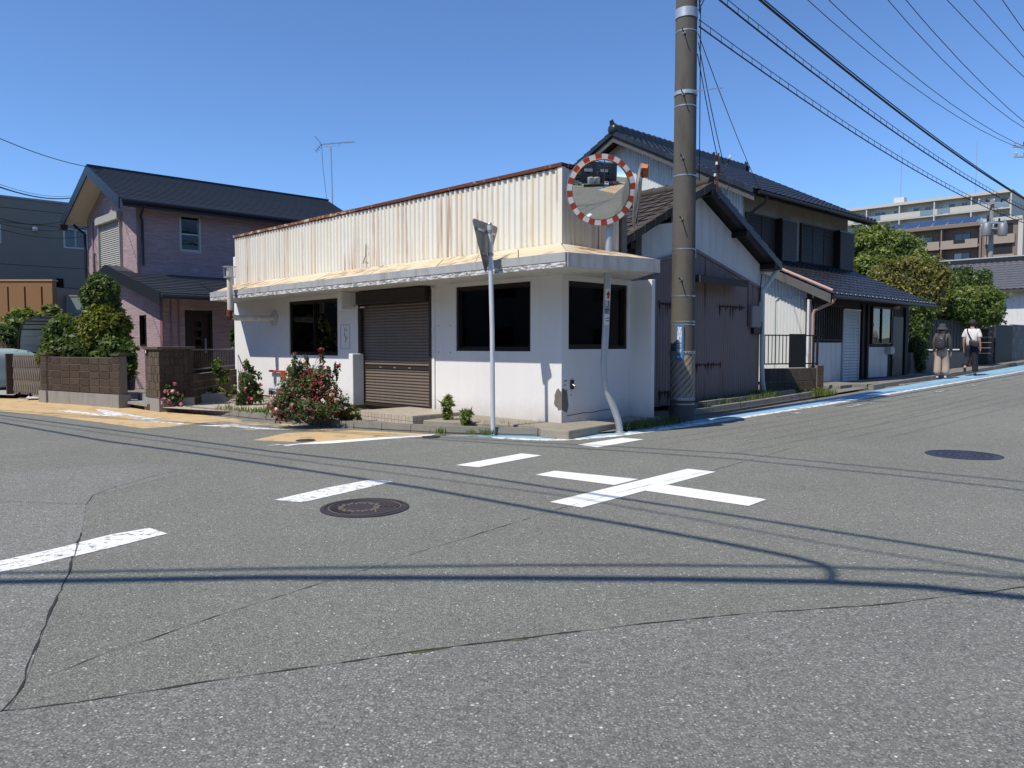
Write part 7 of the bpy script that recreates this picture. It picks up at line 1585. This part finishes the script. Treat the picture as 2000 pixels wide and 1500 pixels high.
# ------------------------------------------------------------------ the two walkers
skin = plain('skin', (.50, .30, .22), .55, var=.08, bump=.03)
def skinmesh(name, chains, m, parent, M4, sub=2, root=0):
    """continuous surface grown round a joint skeleton: chains of (x,y,z,rx[,ry]) sharing joints by position"""
    bm = bmesh.new(); lay = bm.verts.layers.skin.verify(); idx = {}
    for ch in chains:
        pv = None
        for p in ch:
            k = (round(p[0], 3), round(p[1], 3), round(p[2], 3))
            if k not in idx:
                v = bm.verts.new(k); v[lay].radius = (p[3], p[4] if len(p) > 4 else p[3]); v[lay].use_root = not idx; idx[k] = v
            if pv is not None and pv is not idx[k] and bm.edges.get((pv, idx[k])) is None: bm.edges.new((pv, idx[k]))
            pv = idx[k]
    me = bpy.data.meshes.new(name); bm.to_mesh(me); bm.free(); o = bpy.data.objects.new(name, me); me.materials.append(m); COL.objects.link(o)
    o.modifiers.new('skin', 'SKIN').use_smooth_shade = True; s = o.modifiers.new('subdivision', 'SUBSURF'); s.levels = sub; s.render_levels = sub
    o.parent = parent; o.matrix_parent_inverse = Matrix.Identity(4); return o
def local(o, parent): o.parent = parent; o.matrix_parent_inverse = Matrix.Identity(4); return o
def hand(c, s, d=(0, .02, -1)):
    """palm and five bent fingers hanging from wrist c, side s"""
    x, y, z = c; out = [[(x, y, z, .022, .027), (x, y + .012, z - .045, .016, .034), (x, y + .018, z - .085, .013, .034)]]
    for k, (dy, l) in enumerate(((-.026, .060), (-.009, .072), (.009, .068), (.025, .050))):
        b = (x, y + .018, z - .085, .013, .034); out.append([b, (x - s * .004, y + .018 + dy, z - .098, .009), (x - s * .012, y + .022 + dy, z - .098 - l * .5, .0085), (x - s * .026, y + .024 + dy, z - .098 - l * .9, .0075)])
    out.append([(x, y + .012, z - .045, .016, .034), (x - s * .012, y + .045, z - .062, .010), (x - s * .016, y + .058, z - .092, .009)])
    return out
def walker(label, base, H, heading, cfg):
    t = bpy.data.objects.new('person', None); COL.objects.link(t); tag(t, label, 'person', None); k = H / 1.72
    t.location = base; t.rotation_euler = (0, 0, math.atan2(heading[1], heading[0]) - PI / 2); t.scale = (k, k, k); MW[t.name] = Matrix.Identity(4)
    (aL, aR, lL, lR) = cfg['arms'][0], cfg['arms'][1], cfg['legs'][0], cfg['legs'][1]
    pel = (0, 0, .93, .135, .10); sp = (0, .005, 1.12, .125, .09); ch = (0, .01, 1.32, .155, .105); nk = (0, .0, 1.45, .058); hb = (0, .015, 1.53, .062, .07); hm = (0, .02, 1.615, .076, .092); ht = (0, .015, 1.69, .055, .065)
    C = [[pel, sp, ch, nk, hb, hm, ht]]
    for s, A in ((-1, aL), (1, aR)):
        C.append([ch, (s * .165, 0, 1.385, .055), (s * .21, A[0][0], A[0][1], .042), (s * .225, A[1][0], A[1][1], .030), (s * .228, A[2][0], A[2][1], .024)]); C += hand((s * .228, A[2][0], A[2][1]), s)
    for s, Lg in ((-1, lL), (1, lR)):
        C.append([pel, (s * .09, 0, .88, .085), (s * .10, Lg[0][0], Lg[0][1], .058), (s * .10, Lg[1][0], Lg[1][1], .040), (s * .105, Lg[2][0], Lg[2][1], .035)])
    skinmesh('body', C, skin, t, None, 2)
    # clothes as slightly larger continuous shells
    e = cfg.get('ease', 1.0); sl = cfg['sleeve']
    T = [[(0, 0, .88 if not cfg.get('tuck') else .95, .165 * e, .125 * e), (0, .005, 1.10, .158 * e, .118 * e), (0, .01, 1.32, .178, .128), (0, .0, 1.425, .085, .08)]]
    for s, A in ((-1, aL), (1, aR)):
        q = [(0, .01, 1.32, .178, .128), (s * .168, 0, 1.39, .082), (s * .21, A[0][0] * .55, (1.39 + A[0][1]) / 2, .075)]
        if sl == 'long': q += [(s * .212, A[0][0], A[0][1], .064), (s * .225, A[1][0], A[1][1], .052), (s * .228, A[2][0], A[2][1] + .02, .042)]
        else: q += [(s * .222, A[0][0] * .95, A[0][1] + .03, .078)]
        T.append(q)
    skinmesh('shirt', T, cfg['shirt'], t, None, 2)
    w = cfg['wide']; K = [[(0, 0, 1.0, .150, .115), (0, 0, .90, .165, .13)]]
    for s, Lg in ((-1, lL), (1, lR)): K.append([(0, 0, .90, .165, .13), (s * .092, 0, .82, .112), (s * .105, Lg[0][0], Lg[0][1], .080 * w), (s * .108, (Lg[0][0] + Lg[1][0]) / 2, (Lg[0][1] + Lg[1][1]) / 2, .082 * w), (s * .11, Lg[1][0], Lg[1][1] + .02, .078 * w)])
    skinmesh('trousers', K, cfg['trousers'], t, None, 2)
    for s, Lg in ((-1, lL), (1, lR)):
        a = Lg[1]; f = Lg[2]; dx = f[0] - a[0]; dz = f[1] - a[1]
        skinmesh('shoe', [[(s * .105, a[0] - .045, a[1] - .04, .04, .045), (s * .105, a[0] + .02, a[1] - .045, .042, .045), (s * .107, f[0], f[1] + .0, .038, .036), (s * .108, f[0] + dx * .35, f[1] + dz * .3, .028, .028)]], cfg['shoe'], t, None, 1)
    # head: ears, nose, eyes, mouth, hair
    for s in (-1, 1):
        local(MB().lathe([(0, -.008), (.026, -.006), (.03, .004), (.018, .012), (0, .01)], (s * .078, .012, 1.605), 10, (s, -.25, 0)).build('ear', skin, None, True), t)
        local(MB().lathe([(0, .004), (.008, .003), (.011, 0)], (s * .03, .105, 1.625), 8, (0, 1, 0)).build('eye', M['black'], None), t)
    local(MB().tube([(0, .10, 1.63), (0, .118, 1.60), (0, .105, 1.588)], [.007, .014, .012], 6).build('nose', skin, None, True), t); local(MB().bar((-.022, .098, 1.555), (.022, .098, 1.555), .008).build('mouth', plain('lips', (.35, .14, .11), .6), None), t)
    local(MB().lathe([(.0, .085), (.05, .078), (.082, .045), (.094, .0), (.092, -.05), (.080, -.085), (.06, -.10)], (0, .005, 1.635), 18, (0, -.12, 1)).build('hair', plain('dark_hair', (.018, .014, .012), .5, var=.3, nsc=60), None, True), t)
    return t
HD = (.70, .714)
gA = G(1838, 740)[:2]; gB = G(1896, 734)[:2]
wA_ = walker('person in a dark bucket hat and wide beige trousers with a black backpack', (gA[0], gA[1], gz(*gA) + .006), 1.60, HD, dict(arms=(((-.03, 1.14), (.02, .93), (.04, .87)), ((.05, 1.14), (.13, .93), (.16, .87))), legs=(((-.02, .50), (-.04, .09), (.07, .035)), ((.07, .50), (.05, .10), (.16, .05))), sleeve='long', shirt=plain('olive_grey_cloth', (.085, .085, .072), .85, var=.2, nsc=30, bump=.3, bsc=14), trousers=plain('beige_cloth', (.40, .33, .27), .85, var=.15, nsc=20, bump=.35, bsc=12), shoe=plain('pale_shoe', (.55, .53, .52), .7), wide=1.45, ease=1.05))
hat = MB().lathe([(0, .105), (.05, .103), (.085, .09), (.10, .05), (.108, .0), (.165, -.065), (.168, -.07), (.11, -.012), (.10, .0)], (0, .0, 1.665), 22, (.06, -.08, 1)).build('bucket_hat', plain('charcoal_cotton', (.055, .058, .062), .9, var=.2, nsc=60), None, True); local(hat, wA_)
bk_m = plain('black_nylon', (.028, .029, .033), .55, var=.25, nsc=25, bump=.3, bsc=18)
bm = bmesh.new(); bmesh.ops.create_cube(bm, size=1); bmesh.ops.subdivide_edges(bm, edges=bm.edges[:], cuts=5, use_grid_fill=True)
for v in bm.verts:
    x, y, z = v.co * 2; q = (abs(x) ** 4 + abs(y) ** 4 + abs(z) ** 4) ** -.25; x, y, z = x * q, y * q, z * q; wv = 1 - .18 * max(0, z); v.co = (x * .155 * wv + (.01 * math.sin(z * 9)), y * .085 * (1 - .25 * z) - .21, z * .215 + 1.165)
me = bpy.data.meshes.new('backpack'); bm.to_mesh(me); bm.free(); me.polygons.foreach_set('use_smooth', [True] * len(me.polygons))
bpk = thing('backpack', 'black nylon backpack worn by the person in the bucket hat', 'backpack'); bpk.location = wA_.location; bpk.rotation_euler = wA_.rotation_euler; bpk.scale = wA_.scale; MW[bpk.name] = Matrix.Identity(4)
local(link('main_bag', me, bk_m), bpk); local(MB().tube([(-.10, -.255, 1.22), (0, -.30, 1.16), (.10, -.25, 1.24)], .006, 5).build('pocket_zip', M['steel'], None, True), bpk); local(MB().box((.055, -.292, 1.29), (.03, .01, .022)).build('buckle', M['white_refl'], None), bpk)
for s in (-1, 1): local(MB().tube([(s * .09, -.14, 1.34), (s * .10, -.09, 1.43), (s * .105, .02, 1.455), (s * .115, .12, 1.36), (s * .12, .10, 1.15), (s * .13, -.08, 1.03)], .017, 6).build('shoulder_strap', bk_m, None, True), bpk)
wB_ = walker('person in a white T-shirt and dark trousers wearing a black cap', (gB[0], gB[1], gz(*gB) + .006), 1.74, HD, dict(arms=(((-.02, 1.13), (.04, .92), (.06, .86)), ((-.03, 1.13), (.03, .92), (.05, .86))), legs=(((.02, .53), (-.30, .28), (-.26, .16)), ((.0, .50), (.0, .09), (.11, .035))), sleeve='short', shirt=plain('white_cotton', (.66, .65, .63), .85, var=.08, nsc=12, bump=.5, bsc=9), trousers=plain('navy_cloth', (.016, .018, .026), .85, var=.2, nsc=20, bump=.3, bsc=12), shoe=plain('dark_shoe', (.03, .03, .032), .6), wide=1.12, ease=1.12))
cap = MB().lathe([(0, .10), (.05, .096), (.085, .07), (.10, .02), (.102, -.02), (.096, -.022)], (0, .01, 1.65), 20, (0, -.05, 1)).build('cap', plain('black_cap', (.03, .032, .034), .8, var=.2), None, True); local(cap, wB_)
local(MB().hexa([(-.07, .08, 1.638), (.07, .08, 1.638), (.05, .18, 1.625), (-.05, .18, 1.625), (-.07, .08, 1.648), (.07, .08, 1.648), (.05, .18, 1.632), (-.05, .18, 1.632)]).build('cap_peak', cap.data.materials[0], None), wB_)
bag = thing('shoulder_bag', 'black shoulder bag slung across the back of the man in white', 'bag'); bag.location = wB_.location; bag.rotation_euler = wB_.rotation_euler; bag.scale = wB_.scale; MW[bag.name] = Matrix.Identity(4)
bm = bmesh.new(); bmesh.ops.create_cube(bm, size=1); bmesh.ops.subdivide_edges(bm, edges=bm.edges[:], cuts=4, use_grid_fill=True)
for v in bm.verts: x, y, z = v.co * 2; q = (abs(x) ** 4 + abs(y) ** 4 + abs(z) ** 4) ** -.25; v.co = (x * q * .135 + .10, y * q * .05 - .19, z * q * .10 + 1.0 - .03 * x)
me = bpy.data.meshes.new('pouch'); bm.to_mesh(me); bm.free(); me.polygons.foreach_set('use_smooth', [True] * len(me.polygons)); local(link('pouch', me, bk_m), bag)
local(MB().tube([(-.12, -.02, 1.455), (-.105, -.13, 1.40), (-.04, -.165, 1.26), (.03, -.165, 1.12), (.07, -.185, 1.02)], .018, 6).build('strap', bk_m, None, True), bag); local(MB().tube([(-.12, -.02, 1.455), (-.10, .13, 1.35), (.02, .16, 1.15), (.16, .10, 1.02), (.19, -.08, 1.0)], .018, 6).build('strap', bk_m, None, True), bag)
# ------------------------------------------------------------------ across the junction, behind the viewer: what the convex mirror and the panes reflect
def backdrop(name, label, o, d, n, L, h):
    f = Fr(o, d, n); t = thing(name, label, 'building', (o[0], o[1], 0)); mm = plain(name + '_wall', (.20, .18, .155), .9, var=.12, nsc=.8); ops = [(1.5 + 3.6 * k, 3.2 + 3.6 * k, .9 + 2.8 * j, 2.2 + 2.8 * j) for k in range(int(L / 3.6)) for j in range(2)]
    wall('wall', f, 0, L, 0, h, .2, ops, mm, t); MB().fb(f, .2, L - .2, -7, -.6, 0, h - .2).build('body', M['interior'], t); MB().fb(f, -.3, L + .3, -7.2, .4, h, h + .25).build('roof_slab', M['greywall'], t)
    for q in ops: window(f, q, t, M['dark_frame'], M['glass_dark'], 2)
backdrop('dark_shop_row', 'dark two-storey row across the left street, seen only in the shop panes', (-15.5, 2.5), UL, (-N1[0], -N1[1]), 46, 7.0)
backdrop('dark_house_row', 'dark two-storey row across the right street, seen only in the end window', (15.0, -1.0), V, (-N2[0], -N2[1]), 32, 7.0)
o_m = plain('dark_facade', (.085, .08, .075), .85, var=.15, nsc=.6); FBk = Fr((-26, -20.0), (1, 0), (0, 1))
bb = thing('facing_building', 'dark three-storey building across the junction, seen in the round mirror', 'building', (-4, -20, 0)); ops_ = [(4 + 5 * k, 6.4 + 5 * k, 1.0 + 3 * j, 2.5 + 3 * j) for k in range(8) for j in range(3)]
wall('wall', FBk, 0, 46, 0, 10, .25, ops_, o_m, bb); MB().fb(FBk, 0, 46, -9, -.26, 0, 9.8).build('body', M['interior'], bb)
for o_ in ops_: window(FBk, o_, bb, M['alu'], M['glass_dark'], 2)
for k in range(2): MB().fb(FBk, 28 + 8 * k, 32 + 8 * k, 0, .8, 5.2, 6.6).build('balcony', M['plaster'], bb)
tk_m = plain('cream_tank', (.62, .60, .50), .5, var=.08)
for i, (x, y) in enumerate(((4.2, -11.5), (6.6, -12.5))):
    tk = thing('water_tank', ['cream storage tank reflected at the left of the round mirror', 'second cream storage tank reflected beside the first'][i], 'tank', (x, y, .5), 'storage tanks')
    MB().lathe([(0, .5), (1.15, .5), (1.2, .6), (1.2, 2.7), (1.1, 2.85), (.2, 3.0), (0, 3.0)], (x, y, 0), 24).build('shell', tk_m, tk, True)
    for k in range(3): MB().lathe([(1.2, .9 + k * .7), (1.23, .92 + k * .7), (1.23, .98 + k * .7), (1.2, 1.0 + k * .7)], (x, y, 0), 24).build('hoop', tk_m, tk, True)
    for k in range(4): a = k * PI / 2 + .6; MB().box((x + .9 * math.cos(a), y + .9 * math.sin(a), .25), (.12, .12, .5)).build('leg', M['dark_frame'], tk)
lwl = thing('yard_wall', 'low brown block wall before the tanks, reflected in the mirror', 'wall', (2, -8.6, 0)); block_run(.15, lwl, (1.5, -8.4), (8.5, -9.6), 0, .8, 4, .4, M['block_brown'], M['grout'], -1)
def car(label, x, y, rz, col):
    t = thing('parked_car', label, 'car', (x, y, 0), 'cars in the yard across the junction'); cs, sn = math.cos(rz), math.sin(rz)
    R_ = lambda p: (x + p[0] * cs - p[1] * sn, y + p[0] * sn + p[1] * cs, p[2])
    side = [(-1.95, .35), (-1.98, .75), (-1.75, .95), (-1.45, 1.0), (-.95, 1.42), (.55, 1.45), (1.15, 1.0), (1.8, .85), (1.95, .6), (1.93, .35)]; mb = MB(); n = len(side)
    for w, k in ((-.80, 1), (-.74, 0), (.74, 0), (.80, 1)):
        for px2, pz2 in side: mb.v.append(R_((px2, w if pz2 < 1.05 else w * .85, pz2)))
    for a_ in range(3):
        for i in range(n): mb.f.append((a_ * n + i, a_ * n + (i + 1) % n, (a_ + 1) * n + (i + 1) % n, (a_ + 1) * n + i))
    mb.f += [tuple(range(n)), tuple(range(3 * n, 4 * n))]; mb.build('body', plain('car_paint', col, .25, var=.05, bump=0, spec=.6), t, True)
    for s in (-1, 1): MB().hexa([R_((-1.3, s * .79, 1.02)), R_((.95, s * .79, 1.02)), R_((.45, s * .70, 1.38)), R_((-.9, s * .70, 1.38)), R_((-1.3, s * .81, 1.02)), R_((.95, s * .81, 1.02)), R_((.45, s * .72, 1.38)), R_((-.9, s * .72, 1.38))]).build('side_window', M['glass_far'], t)
    MB().hexa([R_((1.17, -.6, 1.02)), R_((1.17, .6, 1.02)), R_((.6, .55, 1.42)), R_((.6, -.55, 1.42)), R_((1.2, -.6, 1.03)), R_((1.2, .6, 1.03)), R_((.63, .55, 1.43)), R_((.63, -.55, 1.43))]).build('windscreen', M['glass_far'], t)
    for wx in (-1.2, 1.2):
        for s in (-1, 1): MB().lathe([(0, -.1), (.28, -.1), (.31, -.05), (.31, .05), (.28, .1), (0, .1)], R_((wx, s * .76, .31)), 16, (-sn, cs, 0)).build('wheel', M['black'], t, True)
    for s in (-1, 1): MB().lathe([(0, .03), (.09, .02), (.1, 0)], R_((1.93, s * .6, .68)), 10, (cs, sn, 0)).build('headlight', M['white_refl'], t)
car('white car reflected nearest the tanks in the round mirror', 10.3, -11.5, 1.9, (.62, .63, .63)); car('black car reflected second in the mirror row', 12.9, -13.0, 1.9, (.02, .021, .024)); car('red car reflected third in the mirror row', 15.4, -14.6, 1.9, (.35, .03, .02)); car('dark blue car reflected last in the mirror row', 17.9, -16.2, 1.9, (.03, .05, .12)); car('pale green car reflected at the left rim of the mirror', -1.0, -12.5, .3, (.35, .42, .40))
p_ = thing('utility_pole', 'slim dark pole across the junction crossing the mirror image', 'utility pole', (7.9, -7.6, 0), 'utility poles along the street'); MB().tube([(7.9, -7.6, -.1), (7.9, -7.6, 9)], [.19, .15], 14).build('shaft', M['pole'], p_, True); MB().box((7.9, -7.6, 8.3), (1.6, .1, .1), .6).build('crossarm', M['galv'], p_)
def strip(a, b, o0, o1, m, nm, dz):
    a, b = Vector(a), Vector(b); d = (b - a).normalized(); n_ = Vector((-d.y, d.x)); sheet(nm, [tuple(a + n_ * o0), tuple(b + n_ * o0), tuple(b + n_ * o1), tuple(a + n_ * o1)], dz, m, road, 3.0)
ya, yb_ = (6.5, -3.0), (30, -25.8)
strip(ya, yb_, -1.2, 2.6, M['yellow'], 'ochre_surface', .002); strip(ya, yb_, -1.9, -1.35, M['blue_lane'], 'blue_lane', .006); strip(ya, yb_, -1.33, -1.2, M['white_edge'], 'edge_line', .009); strip(ya, yb_, 2.6, 2.75, M['white_edge'], 'edge_line', .009)
tag(sheet('yard', [(-20, -6.5), (6.0, -7.0), (27, -27), (-20, -27)], .012, plain('yard_gravel', (.26, .25, .20), .95, var=.4, nsc=3, bump=.6, bsc=40), step=4.0), kind='structure')
grass('weeds', 'grass on the yard edge across the junction, reflected in the mirror', [(x * .5, -7.6, .02) for x in range(-8, 12)], 1500, .25, M['leaf_weed'], 91, .3)
